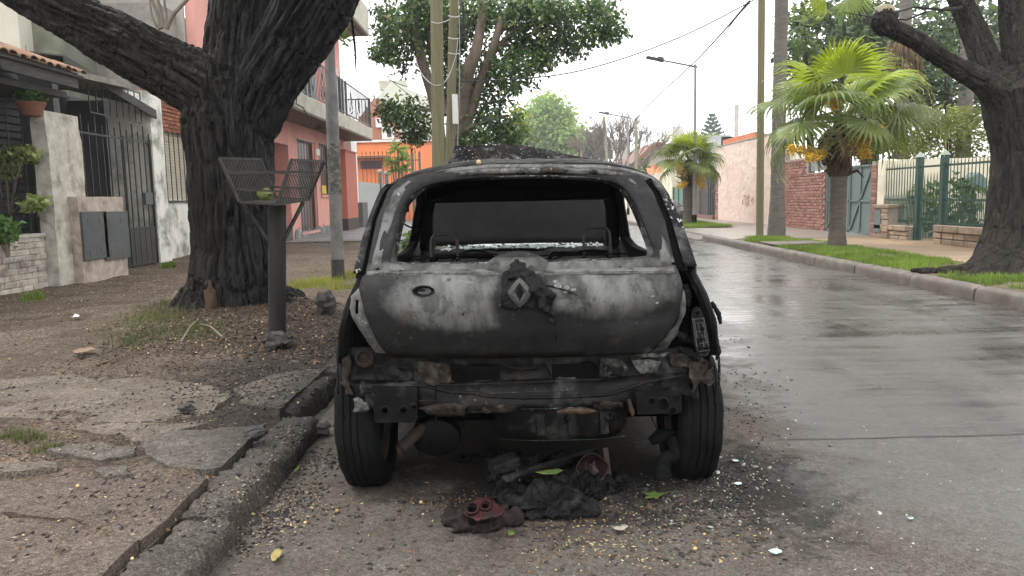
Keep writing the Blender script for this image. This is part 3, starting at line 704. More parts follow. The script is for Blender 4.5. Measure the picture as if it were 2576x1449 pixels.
# plinth of upright stones
for k in range(26):
    y = yr0 + k*(yEnd - yr0)/26; hgt = .30 + .14*nz(k*3.3); wd = (yEnd - yr0)/26*.47
    inopen = opn[0][0] - .3 < y + wd < opn[0][1] + .1
    mb = MB(); mb.prism([(XF + .035, y + .01, SW), (XF + .035, y + 2*wd - .01, SW), (XF + .035, y + 2*wd - .02, SW + hgt*.8), (XF + .035, y + wd*1.1, SW + hgt*(.7 if inopen else 1)), (XF + .035, y + .02, SW + hgt*.7)], (-.032, 0, 0)); mb.build('plinth_stone', M_PLINTH, ph, fix=True)
mb = MB(); mb.box(XF - .50, XF + .012, yr0 - .19, yr0 - .161, SW, SW + .42); mb.build('plinth_stone', M_PLINTH, ph)
# balcony
bal = empty('balcony', (XBAL, 22, zS0)); bal.parent = ph; bal.location = Vector((XBAL, 22, zS0)) - ph.location; ORG[bal.name] = Vector((XBAL, 22, zS0))
yb0, yb1 = yx(715, XBAL), yx(945, XBAL)
mb = MB(); mb.box(XF - .5, XBAL, yb0, yb1, zS0 + .03, zS1); mb.build('balcony_slab', M_BEIGE, bal, bevel=.02)
mb = MB()
for k in range(14):
    x0_ = XF - .1 + k*(XBAL - XF)/13.0; 
    m_ = MB(); m_.box(x0_ + .002, x0_ + (XBAL - XF)/13.0*.96, yb0 + .05, yb1 - .05, zS0 - .005, zS0 + .028)
    if x0_ < XBAL - .05: m_.build('soffit_board', M_SOFF, bal)
zR = 4.95; yrs = [yb0 + .1, yx(790, XBAL), yx(800, XBAL), yx(873, XBAL), yx(879, XBAL), yx(887, XBAL), yb1 - .06]
M_RAIL = simple('grey painted iron', (.12,.12,.115), (.08,.08,.078), 12, .5, .1)
for y in yrs:
    mb = MB(); mb.box(XBAL - .09, XBAL - .02, y - .04, y + .04, zS1, zR + .04); mb.build('rail_post', M_RAIL, bal)
for z in (zR, zS1 + .08):
    mb = MB(); mb.box(XBAL - .07, XBAL - .04, yb0, yb1, z - .02, z + .02); mb.build('rail', M_IRON, bal)
    mb = MB(); mb.box(XF, XBAL - .07, yb1 - .08, yb1 - .05, z - .02, z + .02); mb.build('rail', M_IRON, bal)
nb = 74; mbb = MB(); mbb.box(-.008, .008, -.012, .012, 0, zR - zS1 - .1); me_ = mbb.mesh('rail_bar', M_IRON)
for k in range(nb):
    y = lerp(yb0 + .1, yb1 - .1, k/(nb-1)); o = link('rail_bar', me_, bal, Vector((XBAL - .055, y, zS1 + .09)) - ORG[bal.name])
for k in range(8): link('rail_bar', me_, bal, Vector((lerp(XF + .05, XBAL - .1, k/7), yb1 - .065, zS1 + .09)) - ORG[bal.name])
for y in np.arange(yb0 + .6, yb1 - .6, 1.3):      # wrought scrolls
    for s_ in (-1, 1):
        mb = MB(); mb.tube([(XBAL - .055, y + s_*(.03 + .20*(1 - t_)*abs(math.sin(t_*7))), zS1 + .15 + .7*t_) for t_ in np.linspace(0, 1, 22)], .012, 5); mb.build('rail_scroll', M_IRON, bal)
# upper storey: windows behind the rail, blue blind
q = rectx(735, 165, 800, 255, XF + .02)
mb = MB(); mb.box(XF + .004, XF + .03, yx(738, XF), yx(805, XF), zS1 + .05, 5.9); mb.build('balcony_door', simple('blue grey blind', (.20,.27,.36), (.15,.21,.29), 3, .6, .1), ph)
mb = MB(); mb.box(XF + .004, XF + .03, yx(845, XF), yx(862, XF), zS1 + .05, 5.9); mb.build('balcony_door', M_CURT, ph)
# roof slab with deep eaves
yq = yx(947, -5.0); zq0 = zx(947, 112, -5.0); zq1 = zx(947, 50, -5.0)
mb = MB(); mb.prism([(-5.0, yq, zq0 + .05), (-5.0, yq, zq1), (-6.4, yq, zq1 + 1.5), (-9.5, yq, zq1 + 1.5), (-9.5, yq, zq0 + .05)], (0, -11.5, 0)); mb.build('roof_slab', M_BEIGE, ph, fix=True)
for k in range(8):
    x0_ = -6.1 + k*.137; mb = MB(); mb.box(x0_, x0_ + .128, yq - 11.3, yq - .05, zq0 - .01, zq0 + .045); mb.build('eaves_board', M_SOFF if k % 2 else M_WOODG, ph)
mb = MB(); p0 = atx(*D2(458, 630), -5.6); mb.lathe([(.06, 0), (.11, -.05), (.12, -.1), (.02, -.12)], 12, (-5.6, atx(802, 316, -5.6).y, zS0 - .006)); mb.build('soffit_lamp', M_DARKMETAL, ph, smooth=True)
mb = MB(); q = [atx(*D2(a, b), XBAL + .01) for a, b in [(322,440),(345,480),(340,520),(375,540),(400,590)]]; mb.tube(q, .012, 5); mb.build('loose_cable', M_IRON, ph)

# brick red pier, white strip, slatted gate with ball posts
gp = empty('red_gate_pier', (-5.95, 29, SW), 'brick red gate pier at the far corner of the pink house', 'pier')
q = rectx(873, 388, 899, 590, -5.75)
mb = MB(); mb.box(-6.35, -5.75, q[0] + .3, q[1] - .3, SW + .45, q[3]); mb.build('shaft', M_PINKD, gp)
mb = MB(); mb.box(-6.37, -5.74, q[0] + .28, q[1] - .28, SW - .05, SW + .45); mb.build('base', simple('dark base stone', (.07,.045,.04), None, 5, .8), gp)
mb = MB(); mb.box(-6.4, -5.71, q[0] + .26, q[1] - .26, q[3], q[3] + .05); mb.build('cap', M_PINKD, gp)
mb = MB(); w_ = rectx(892, 355, 905, 585, -6.0); mb.box(-6.4, -6.0, q[1] + .1, q[1] + 1.2, 0, 4.4); mb.build('white_wall', M_PAINTW, label='narrow white wall standing between red pier and slatted gate', cat='wall')
sg = empty('slatted_gate', (-6, 33, SW), 'pale grey gate of close upright slats with ball-topped posts', 'gate')
ga, gb = yx(906, -6.0), yx(1010, -6.0)
M_GATE = simple('pale grey paint', (.42,.45,.44), (.34,.37,.36), 5, .6, .1)
me_ = MB().box(-.012, .012, -.05, .05, 0, 1.75).mesh('slat', M_GATE)
for k in range(75): link('slat', me_, sg, Vector((-6.0, lerp(ga, gb, k/74), SW + .08)) - ORG[sg.name])
for z in (SW + .25, SW + 1.6):
    mb = MB(); mb.box(-6.05, -6.02, ga, gb, z - .03, z + .03); mb.build('rail', M_GATE, sg)
for u in (959, 975, 1008):
    y = yx(u, -5.98); mb = MB(); mb.box(-6.05, -5.90, y - .10, y + .10, SW, 2.35); po = mb.build('gate_post', simple('grey post', (.17,.17,.17), (.12,.12,.12), 5, .6, .1), sg)
    mb = MB(); mb.ball((-5.975, y, 2.48), .13, 14, 10); mb.build('ball_finial', simple('stone ball', (.30,.28,.25), (.2,.19,.17), 9, .8, .3), po, smooth=True)
mb = MB(); q = rectx(908, 505, 918, 570, -5.9); mb.box(-6.0, -5.8, q[0], q[1], SW, SW + 1.0); mb.build('meter_box', M_METAL, label='small grey meter box beside the slatted gate', cat='meter box')

# orange house and the gables behind
oh = empty('orange_house', (-6, 42, 0), 'orange rendered single-storey house behind spiked railings', 'house')
M_OR = simple('orange render', (.80,.27,.115), (.72,.23,.095), 1.2, .85, .2, stretch=(1,1,.3), c3=(.62,.22,.11), sc3=.6, amt3=.5)
YO = 40.0; xo0, xo1 = at(905, 400, YO).x, at(1088, 400, YO).x; zo = at(1000, 357, YO).z
mb = MB(); mb.box(xo0 - 3, xo1, YO, YO + 9, 0, zo); mb.build('wall', M_OR, oh)
mb = MB(); mb.box(xo0 - 3.2, xo1 + .15, YO - .15, YO + 9, zo, zo + .12); mb.build('roof_edge', M_PAINTW, oh)
q0, q1 = at(908, 425, YO - .02), at(960, 405, YO - .02)
mb = MB(); mb.box(q0.x, q1.x, YO - .06, YO - .002, q0.z, q1.z); wn = mb.build('window', M_CURT, oh)
mb = MB(); mb.box(q0.x - .6, q1.x + .5, YO - .9, YO - .07, q1.z + .1, q1.z + .22); mb.build('window_awning', M_TILE, oh)
fn = empty('spiked_railing', (-5, 36, SW), 'tall thin spiked railing in front of the orange house', 'railing')
YFN = 36.5; xa_, xb_ = at(912, 420, YFN).x, at(1056, 420, YFN).x; zf0, zf1 = SW, at(980, 385, YFN).z
me_ = MB().tube([(0,0,0), (0,0,zf1-.15), (0,0,zf1-.10), (0,0,zf1)], [.012,.012,.03,.002], 5).mesh('railing_bar', M_IRON)
for k in range(15): link('railing_bar', me_, fn, Vector((lerp(xa_, xb_, k/14), YFN, SW)) - ORG[fn.name])
for z in (zf1 - .35, 1.2):
    mb = MB(); mb.box(xa_, xb_, YFN - .015, YFN + .015, z - .02, z + .02); mb.build('rail', M_IRON, fn)
for x in (xb_, lerp(xa_, xb_, .88)):
    mb = MB(); mb.box(x - .05, x + .05, YFN - .05, YFN + .05, 0, zf1); mb.build('railing_post', M_RAIL, fn)
bg1 = empty('brick_gable_house', (-8, 50, 0), 'brick gable with pointed top and air conditioner above the orange wall', 'house')
YG = 52.0; g0, gp_, g1 = at(926, 330, YG), at(945, 247, YG), at(988, 330, YG)
mb = MB(); mb.prism([(g0.x - 2, YG, 0), (g1.x, YG, 0), (g1.x, YG, g1.z), (lerp(gp_.x, g1.x, .45), YG, lerp(gp_.z, g1.z, .62)), (gp_.x + .15, YG, gp_.z), (gp_.x - .15, YG, gp_.z), (g0.x - 2, YG, g0.z - 1)], (0, 6, 0)); mb.build('gable_wall', simple('far red brick', (.36,.15,.10), (.26,.11,.075), 3, .85, .2), bg1, fix=True)
q0, q1 = at(948, 322, YG), at(960, 298, YG); mb = MB(); mb.box(q0.x, q1.x, YG - .4, YG - .002, q0.z, q1.z); mb.build('air_conditioner', M_PAINTW, bg1, bevel=.03)
q0, q1 = at(962, 350, YG), at(990, 318, YG); mb = MB(); mb.box(q0.x, q1.x, YG - .1, YG - .002, q0.z, q1.z); mb.build('balcony_wall', M_PAINTW, bg1)
q0, q1 = at(975, 345, YG), at(985, 325, YG); mb = MB(); mb.box(q0.x, q1.x, YG - .15, YG - .11, q0.z, q1.z); mb.build('window', M_CURT, bg1)
bg2 = empty('pale_gable_house', (-8, 62, 0), 'plain pale gable wall rising behind the brick gable', 'house')
YH = 64.0; a_ = [at(932, 300, YH), at(932, 262, YH), at(985, 205, YH), at(1090, 250, YH), at(1090, 300, YH)]
mb = MB(); mb.prism([(a_[0].x, YH, 0)] + [(p.x, YH, p.z) for p in a_[1:4]] + [(a_[4].x, YH, 0)], (0, 8, 0)); mb.build('gable_wall', simple('pale green grey render', (.55,.56,.48), (.49,.50,.43), 2, .85, .1), bg2, fix=True)
mb = MB(); mb.box(a_[2].x - 1.2, a_[2].x + .9, YH + 1, YH + 3, a_[2].z - .5, a_[2].z + .25); mb.build('roof_vent', M_BEIGE, bg2)
# ================================================================== right-hand walls, gates, fence
XR = 8.35
M_STUC = simple('rough pinkish stucco', (.66,.535,.47), (.56,.44,.38), 8, .85, .9, .03, 9, .3, c3=(.46,.30,.20), sc3=1.2, amt3=.35)
M_BRICKR = simple('brown red brick', (.30,.148,.115), (.215,.105,.085), 7, .8, .4, .004, 50, .35, vary=.32)
M_MORTR = simple('light mortar', (.34,.30,.26), (.26,.23,.20), 12, .9, .3)
M_GREEN = simple('grey green sheet gate', (.125,.172,.168), (.105,.146,.143), 3, .5, .12, .001, 40, .45)
M_DKGRN = simple('dark green iron', (.018,.062,.048), (.012,.045,.036), 8, .45, .1, .001, 40, .5)
M_CRW = simple('cream garden wall', (.74,.69,.55), (.66,.61,.48), 2, .85, .2, c3=(.36,.34,.26), sc3=1.1, amt3=.4)
M_RUST = simple('rough cut sandstone', (.36,.28,.21), (.23,.175,.13), 6, .85, .7, .01, 22, .3, vary=.22)
Z5 = lambda a, b: (1597.2 + .37995*a, 351.4 + .37995*b)
def r5(a0, b0, a1, b1, X=XR): 
    p, q = atx(*Z5(a0, b1), X), atx(*Z5(a1, b0), X); return q.y, p.y, p.z, q.z     # y0 < y1 (right edge is nearer)

# stucco wall
ya, yb = yx(1965, XR), yx(1802, XR)
w1 = empty('stucco_wall', (XR, ya, SW), 'long rough pinkish stucco wall between the big palm and the black gate', 'wall')
mb = MB(); mb.grid([[(XR + .01*fbm(y*.7, z*.9, 3, 3) + .022*nz(y*4, z*7) + .014*nz(y*9, z*14, 3), y, z) for y in np.arange(ya, yb + .1, .12)] for z in np.arange(0, 3.02, .10)])
mb.build('wall_face', M_STUC, w1, smooth=True)
mb = MB(); mb.box(XR + .03, XR + .25, ya, yb, 0, 2.98); mb.build('wall_core', M_STUC, w1)
mb = MB(); mb.box(XR - .02, XR + .27, ya - .02, yb + .02, 3.0, 3.05); mb.build('wall_coping', M_MORTR, w1)
# faded drawing scratched into the stucco
mb = MB(); gc = atx(*Z5(745, 400), XR - .03)
for pts in [[(720,380),(735,365),(748,378),(740,395),(725,400),(740,410)], [(755,360),(750,440)], [(765,375),(780,390),(768,410),(778,425)], [(722,415),(735,435),(745,420)], [(715,395),(712,430)]]:
    mb.tube([atx(*Z5(*p), XR - .035) for p in pts], .012, 4)
mb.build('scratched_drawing', simple('faded ochre paint', (.40,.24,.14), None, 9, .9, 0), w1)
# brick wall built of single bricks
by0, by1 = yx(2073, XR), yx(1967, XR)
w2 = empty('brick_wall', (XR, by0, SW), 'red brown brick wall between tall palm trunk and green gate', 'wall')
zt0 = zx(2050, 433, XR); zt1 = zx(2000, 400, XR); ym = yx(2029, XR)
mb = MB(); mb.box(XR + .012, XR + .22, by0 + .012, by1 - .002, 0, zt0 - .01); mb.box(XR + .013, XR + .22, ym + .002, by1 - .003, zt0 - .01, zt1 - .01); mb.build('wall_core', M_MORTR, w2)
b_me = block_mesh('brick', M_BRICKR, .016, .112, .033, .006); nrows = int((zt1 - SW)/.0815); cnt = 0; rest = MB()
ncol = int((by1 - by0)/.238)
for r in range(nrows):
    z = SW + .04 + r*.0815
    for c_ in range(ncol + 1):
        y = by0 + .115 + c_*.238 + (.119 if r % 2 else 0)
        if y + .1 > by1 or (z > zt0 - .02 and y < ym + .1): continue
        rr = random.Random(r*77 + c_)
        if cnt < 300:
            o = link('brick', b_me, w2, Vector((XR + rr.uniform(-.006, .006), y, z)) - ORG[w2.name]); o.scale = (1, rr.uniform(.95, 1.0), rr.uniform(.94, 1.03)); cnt += 1
        else: rest.box(XR - .016 + rr.uniform(-.005, .005), XR + .016, y - .11, y + .11, z - .033, z + .033)
if rest.v: rest.build('brickwork_rest', M_BRICKR, w2, kind='stuff')
e_me = block_mesh('brick', M_BRICKR, .10, .014, .033, .005)
for r in range(int((zt0 - SW)/.0815)): link('brick', e_me, w2, Vector((XR + .10 + (.012 if r % 2 else 0), by0 - .004, SW + .04 + r*.0815)) - ORG[w2.name])
# glazed strip above the low part of the brick wall
q = (by0, ym, zt0, zt1); mb = MB(); mb.box(XR + .08, XR + .10, by0 + .04, ym - .04, zt0 + .03, zt1 + .25); mb.build('glazed_panel', simple('frosted pane', (.30,.34,.33), (.18,.21,.20), 4, .25, .1), w2)
for y in (by0 + .02, lerp(by0, ym, .5), ym - .02):
    mb = MB(); mb.box(XR + .06, XR + .12, y - .02, y + .02, zt0, zt1 + .28); mb.build('panel_post', M_METAL, w2)
# sheet metal gate, two leaves braced corner to corner
gy = [yx(2190, XR), yx(2133, XR), yx(2076, XR)]; gz0, gz1 = SW + .02, zx(2150, 416, XR)
gt = empty('green_gate', (XR, gy[0], SW), 'grey green sheet metal double gate beside the brick wall', 'gate')
for k in range(2):
    a, b = gy[k] + .01, gy[k+1] - .01
    mb = MB(); mb.box(XR + .05, XR + .06, a, b, gz0, gz1); lf = mb.build('gate_leaf', M_GREEN, gt)
    for (p, s_) in [((a, gz0 + .03), (b, gz0 + .03)), ((a, gz1 - .03), (b, gz1 - .03)), ((a + .03, gz0), (a + .03, gz1)), ((b - .03, gz0), (b - .03, gz1)), ((a, lerp(gz0, gz1, .48)), (b, lerp(gz0, gz1, .48))), ((lerp(a, b, .5), gz0), (lerp(a, b, .5), gz1)), ((a + .03, gz0 + .03) if k == 0 else (b - .03, gz0 + .03), (b - .03, gz1 - .03) if k == 0 else (a + .03, gz1 - .03)) if False else ((a + .03, lerp(gz0, gz1, .97)), (b - .03, gz0 + .03))]:
        mb = MB(); mb.bar((XR + .03, p[0], p[1]), (XR + .03, s_[0], s_[1]), .045, .03, (1, 0, 0)); mb.build('gate_brace', M_GREEN, lf)
mb = MB(); mb.box(XR, XR + .25, gy[0] - .26, gy[0] - .02, 0, gz1 + .05); pil = mb.build('pilaster', M_MORTR, gt)
e_me = block_mesh('brick', M_BRICKR, .012, .115, .033, .005)
for r in range(int((gz1 - SW)/.0815)): link('brick', e_me, pil, Vector((XR - .006, gy[0] - .14, SW + .04 + r*.0815)) - ORG[gt.name])
# cream wall and garden fence
cw = empty('cream_wall', (XR + .1, 16, SW), 'cream garden wall behind the dark green fence', 'wall')
cy1 = gy[0] - .27; cy0 = yx(2222, XR); cz = zx(2210, 402, XR)
mb = MB(); mb.box(XR + .0, XR + .3, cy0, cy1, 0, cz); mb.build('wall_end', M_CRW, cw, bevel=.04)
mb = MB(); mb.box(XR + .3, XR + 7, cy1 - .3, cy1 - .02, 0, cz - .01); mb.build('return_wall', M_CRW, cw)
mb = MB(); mb.box(XR + 4.2, XR + 4.4, 9, cy1 - .31, 0, at(2400, 402, 13).z + 1.2); mb.build('back_wall', M_CRW, cw)
fc = empty('garden_fence', (XR, 14.5, SW), 'dark green iron fence with pyramid-capped posts on a stone base', 'fence')
pz = zx(2310, 396, XR)
for u in (2310, 2372):
    y = yx(u, XR); mb = MB(); mb.box(XR - .06, XR + .06, y - .06, y + .06, SW, pz); po = mb.build('fence_post', M_DKGRN, fc, bevel=.006)
    mb = MB(); mb.add([(XR-.075,y-.075,pz),(XR+.075,y-.075,pz),(XR+.075,y+.075,pz),(XR-.075,y+.075,pz),(XR,y,pz+.11)], [(0,1,4),(1,2,4),(2,3,4),(3,0,4),(3,2,1,0)]); mb.build('post_cap', simple('pale post cap', (.30,.36,.34), None, 5, .5, 0), po)
y2310, y2372 = yx(2310, XR), yx(2372, XR); fy1 = yx(2226, XR); fy0 = 9.5; fz0 = SW + .33; bh = zx(2260, 403, XR) - .02
me_ = MB().tube([(0,0,0), (0,0,bh - fz0 - .12), (0,0,bh - fz0)], [.0105,.0105,.002], 6).mesh('fence_bar', M_DKGRN, smooth=True)
me2 = MB().tube([(0,0,0), (0,0,.52), (0,0,.62)], [.009,.009,.002], 6).mesh('fence_bar', M_DKGRN, smooth=True)
y = fy0; k = 0
while y < fy1:
    if min(abs(y - y2310), abs(y - y2372)) > .09:
        zb_ = SW + .06 if y2372 < y < y2310 else fz0
        link('fence_bar', me_, fc, Vector((XR, y, zb_)) - ORG[fc.name]); link('fence_bar', me2, fc, Vector((XR - .001, y + .055, zb_)) - ORG[fc.name])
    y += .113
for (a, b) in ((fy0, y2372 - .06), (y2372 + .06, y2310 - .06), (y2310 + .06, fy1)):
    for z in (bh - .16, fz0 + .50, fz0 + .06):
        mb = MB(); mb.box(XR - .008, XR + .008, a, b, z - .02, z + .02); mb.build('fence_rail', M_DKGRN, fc)
# stone footings laid in rough courses
rr = random.Random(4)
for (a, b, hgt) in ((y2310 + .07, fy1 + .05, .30), (9.5, y2372 - .05, .36)):
    mb = MB(); mb.box(XR - .14, XR + .14, a, b, 0, SW + hgt - .02); ft = mb.build('stone_footing', M_MORTR, fc)
    nc = 3
    for r in range(nc):
        y = a
        while y < b - .1:
            L_ = rr.uniform(.25, .55); L_ = min(L_, b - y); hh = hgt/nc
            sb = MB(); d = .035 if r == nc - 1 else rr.uniform(.0, .02); sb.box(XR - .19 - d, XR - .12, y + .012, y + L_ - .012, SW + r*hh - .02 + .01, SW + (r+1)*hh - .02 - (.004 if r < nc-1 else -.02)); sb.build('footing_stone', M_RUST, ft, bevel=.016); y += L_
# meter pier by the fence
mpz = zx(2230, 520, XR - .1)
pq = (yx(2243, XR - .15), yx(2206, XR - .15)); mp = empty('meter_pier', (XR, pq[0], SW), 'low stone pier with a green meter door beside the fence', 'pier')
mb = MB(); mb.box(XR - .2, XR + .1, pq[0], pq[1], 0, mpz - .03); mb.build('pier_core', M_MORTR, mp)
for r in range(5):
    for (a, b) in ((pq[0] - .01, lerp(*pq, .42)),):
        z = lerp(SW, mpz, r/5); sb = MB(); sb.box(XR - .235 - .01*(r % 2), XR - .19, a, b, z + .008, z + (mpz - SW)/5 - .008); sb.build('pier_stone', M_RUST, mp, bevel=.012)
mb = MB(); mb.box(XR - .25, XR + .12, pq[0] - .03, pq[1] + .03, mpz - .03, mpz + .05); mb.build('pier_cap', M_RUST, mp, bevel=.015)
mb = MB(); mb.box(XR - .225, XR - .195, lerp(*pq, .50), pq[1] - .02, SW + .12, mpz - .08); mb.build('meter_door', M_GREEN, mp, bevel=.004)
# little green letter box on a post inside the garden
lb = empty('letter_box', (9.7, 16, 0), 'small green house-shaped letter box on a post behind the fence', 'letter box')
p = atx(2450, 458, 9.7)
mb = MB(); mb.box(p.x - .03, p.x + .03, p.y - .03, p.y + .03, 0, p.z - .1); mb.build('post', M_DKGRN, lb)
mb = MB(); mb.prism([(p.x-.17,p.y - .17,p.z-.15),(p.x+.17,p.y - .17,p.z-.15),(p.x+.17,p.y - .17,p.z+.05),(p.x,p.y - .17,p.z+.2),(p.x-.17,p.y - .17,p.z+.05)], (0,.35,0)); mb.build('box', M_GREEN, lb, fix=True)

# ------------------------------------------------------------------ farther right side
bgx = empty('black_gate', (XR, 32, SW), 'black sheet gate set in brick piers beyond the stucco wall', 'gate')
q = (yx(1799, XR), yx(1754, XR)); zt = zx(1780, 455, XR)
mb = MB(); mb.box(XR + .1, XR + .14, q[0], q[1], SW + .1, zt + .35); lf = mb.build('gate_leaf', M_IRON, bgx)
for k in range(4):
    y = lerp(q[0] + .3, q[0] + 1.4, k/3); mb = MB(); mb.box(XR + .04, XR + .08, y - .03, y + .03, SW + .1, zt + .3); mb.build('gate_bar', M_METAL, lf)
for (a, b) in ((q[0] - .05, q[0] - .45), (q[1] + .05, q[1] + .6)):
    mb = MB(); mb.box(XR, XR + .3, min(a, b), max(a, b), 0, zt + .4); pi = mb.build('gate_pier', M_MORTR, bgx)
    e_me = block_mesh('brick', M_BRICKR, .012, abs(b - a)/2*.97, .034, .005)
    for r in range(int((zt + .3)/.085)): link('brick', e_me, pi, Vector((XR - .006, (a + b)/2, .06 + r*.085)) - ORG[bgx.name])
mb = MB(); mb.box(XR - .1, XR + .3, q[0], q[1], 0, SW + .14); mb.build('gate_step', M_BRICKR, bgx)
gd = empty('green_door', (XR, 38, SW), 'plain dark green sheet door past the small palm', 'gate')
q = (yx(1715, XR), yx(1690, XR)); mb = MB(); mb.box(XR + .1, XR + .15, q[0], q[1], SW, zx(1700, 470, XR)); lf = mb.build('door_leaf', simple('green sheet', (.10,.19,.15), (.085,.165,.13), 3, .5, .1), gd)
for t_ in (.0, .48, .96):
    y = lerp(q[0], q[1], t_); mb = MB(); mb.box(XR + .06, XR + .09, y, y + .12, SW, zx(1700, 470, XR)); mb.build('door_brace', M_DKGRN, gd)
mb = MB(); mb.box(XR, XR + .3, q[1] + .05, q[1] + 22, 0, 2.4); mb.build('boundary_wall', M_CRW, label='pale boundary wall running on past the green door', cat='wall')
# rubbish bag heap at the kerb
rb = MB(); p = gnd(1703, 557, SW)
rb.ball((p.x, p.y, SW + .30), .40, 16, 12, (.8, .8, 1.0), .5, 3); rb.ball((p.x - .1, p.y + .2, SW + .62), .25, 12, 8, (1, 1, .7), .6, 8)
rb.v = [(a, b, max(c_, SW + .012)) for a, b, c_ in rb.v]
rb.build('rubbish_bags', simple('grey rubbish bag', (.10,.10,.105), (.05,.05,.052), 8, .35, .6, .02, 12, .5), smooth=True, label='grey full rubbish bags at the kerb beside the small palm', cat='bags')

# house with low gable at the end of the street, water tank, chimney block
fh = empty('grey_gable_house', (9, 62, 0), 'low grey house with a brown tiled gable far down the street', 'house')
YQ = 62.0; P = lambda u, v, Y=YQ: at(u, v, Y)
a, pk, b = P(1600, 412), P(1648, 362), P(1700, 378)
mb = MB(); mb.prism([(a.x, YQ, 0), (b.x + 1, YQ, 0), (b.x + 1, YQ, b.z), (pk.x, YQ, pk.z - .1), (a.x, YQ, a.z)], (0, 10, 0)); mb.build('wall', simple('grey far render', (.36,.35,.33), (.31,.30,.28), 1, .85, 0), fh, fix=True)
for (s0, s1) in ((P(1592, 415), pk), (pk, P(1706, 376))):
    mb = MB(); mb.add([(s0.x, YQ - .5, s0.z), (s1.x, YQ - .5, s1.z), (s1.x, YQ + 10, s1.z), (s0.x, YQ + 10, s0.z)], [(0,1,2,3)]); mb.build('roof', simple('brown far tile', (.20,.11,.085), None, 2, .85, .1), fh, solid=.35)
q0, q1 = P(1612, 440), P(1640, 415); mb = MB(); mb.box(q0.x, q1.x, YQ - .12, YQ - .01, q0.z, q1.z); wn = mb.build('window', M_PAINTW, fh)
mb = MB(); mb.box(q0.x + .12, q1.x - .12, YQ - .16, YQ - .13, q0.z, q1.z - .12); mb.build('pane', M_CURT, wn)
q0, q1 = P(1620, 432), P(1668, 422); mb = MB(); mb.add([(q0.x, YQ - 2.2, q0.z - .3), (q1.x, YQ - 2.2, q0.z - .3), (q1.x, YQ - .02, q1.z + .2), (q0.x, YQ - .02, q1.z + .2)], [(0,1,2,3)]); mb.build('porch_roof', simple('orange awning', (.62,.20,.10), None, 2, .8, 0), fh, solid=.1)
tk = empty('tank_house', (6, 75, 0), 'pale rooftop water tank block at the far end of the street', 'building')
YT = 75.0; q0, q1 = P(1552, 400, YT), P(1586, 357, YT)
mb = MB(); mb.box(q0.x, q1.x, YT, YT + 3, q0.z - 4, q1.z); mb.build('tank', simple('pale tank render', (.46,.45,.40), None, 2, .85, .1), tk)
mb = MB(); mb.box(q0.x - .15, q1.x + .15, YT - .15, YT + 3.15, q1.z, q1.z + .25); mb.build('lid', simple('grey lid', (.30,.30,.28), None, 2, .85, .1), tk)
mb = MB(); mb.box(q0.x - 2.5, q1.x + 3, YT + .5, YT + 8, 0, q0.z - .5); mb.build('house_wall', simple('white far render', (.6,.6,.57), None, 2, .85, 0), tk)
ch = empty('white_chimney_house', (12, 48, 0), 'corrugated grey roof with a stepped white chimney beyond the stucco wall', 'building')
YC = 46.0; q0, q1 = P(1697, 385, YC), P(1722, 318, YC)
mb = MB(); mb.prism([(q0.x, YC, 0), (q1.x + .4, YC, 0), (q1.x + .4, YC, q0.z + .6), (q1.x, YC, lerp(q0.z, q1.z, .75)), (q1.x - .1, YC, q1.z), (q0.x + .05, YC, q1.z), (q0.x, YC, q0.z + .8)], (0, .8, 0)); c_o = mb.build('chimney', simple('white chimney render', (.62,.61,.58), (.48,.47,.44), 2, .85, .1), ch, fix=True)
mb = MB(); mb.lathe([(.25, 0), (.25, .3), (.18, .32), (.18, .45), (.001, .5)], 10, ((q0.x + q1.x)/2 - .1, YC + .4, q1.z)); mb.build('chimney_pot', M_PAINTW, c_o, smooth=True)
z0_, z1_ = P(1780, 388, YC + 1).z, P(1780, 336, YC + 1).z; x0_, x1_ = P(1722, 360, YC + 1).x, P(1850, 360, YC + 1).x
for k in range(13):       # corrugated sheet courses
    t_ = k/13; z = lerp(z0_, z1_, t_); mb = MB(); mb.obox(((x0_ + x1_)/2, YC + 1 + t_*1.2, z), ((x1_ - x0_)/2, 0, 0), (0, .12, -.02), (0, .03, (z1_ - z0_)/26*1.05)); mb.build('roof_sheet', simple('corrugated grey', (.26,.27,.28), (.20,.21,.22), 3, .5, .1) if k == 0 else bpy.data.materials['corrugated grey'], ch)
mb = MB(); mb.box(x0_, x1_ + 4, YC + 1.3, YC + 8, 0, z0_ - .05); mb.build('house_wall', M_CRW, ch)
q0, q1 = P(1815, 372, 40), P(1855, 343, 40)
dk = MB(); dk.box(q0.x, q1.x + 3, 40, 44, 0, q0.z); dk.build('screen_base', M_CRW, ch)
for k in range(9):
    for j in range(3):
        x = lerp(q0.x, q1.x, (k + .5)/9); z = lerp(q0.z, q1.z, (j + .5)/3); w_ = (q1.x - q0.x)/18*.55; h_ = (q1.z - q0.z)/6*.55
        m_ = MB(); m_.grid([[(x + sx_*w_*s_, 40, z + sz_*h_*s_) for sx_, sz_ in ((-1,-1),(1,-1),(1,1),(-1,1))] for s_ in (1, 1.75)], True); m_.build('screen_block', simple('dark vent block', (.05,.045,.04), None, 5, .8, 0) if k + j == 0 else bpy.data.materials['dark vent block'], ch, solid=.2)
q0 = P(1853, 360, 38); q1 = P(1853, 263, 38); mb = MB(); mb.box(q0.x - .1, q0.x + .1, 38, 38.2, 1, q1.z); mb.build('vent_stack', simple('white pipe', (.62,.62,.60), None, 3, .6, 0), label='slim white vent pipe standing above the stucco wall', cat='pipe')
wt_ = MB(); p = P(1785, 372, 41); wt_.lathe([(.7, -2.2), (.7, .0), (.55, .22), (.3, .3), (.3, .4), (.001, .42)], 18, (p.x, 41, p.z)); wt_.build('water_tank', simple('grey white tank', (.52,.54,.54), None, 3, .6, .05), smooth=True, label='rounded grey white water tank behind the small palm', cat='tank')
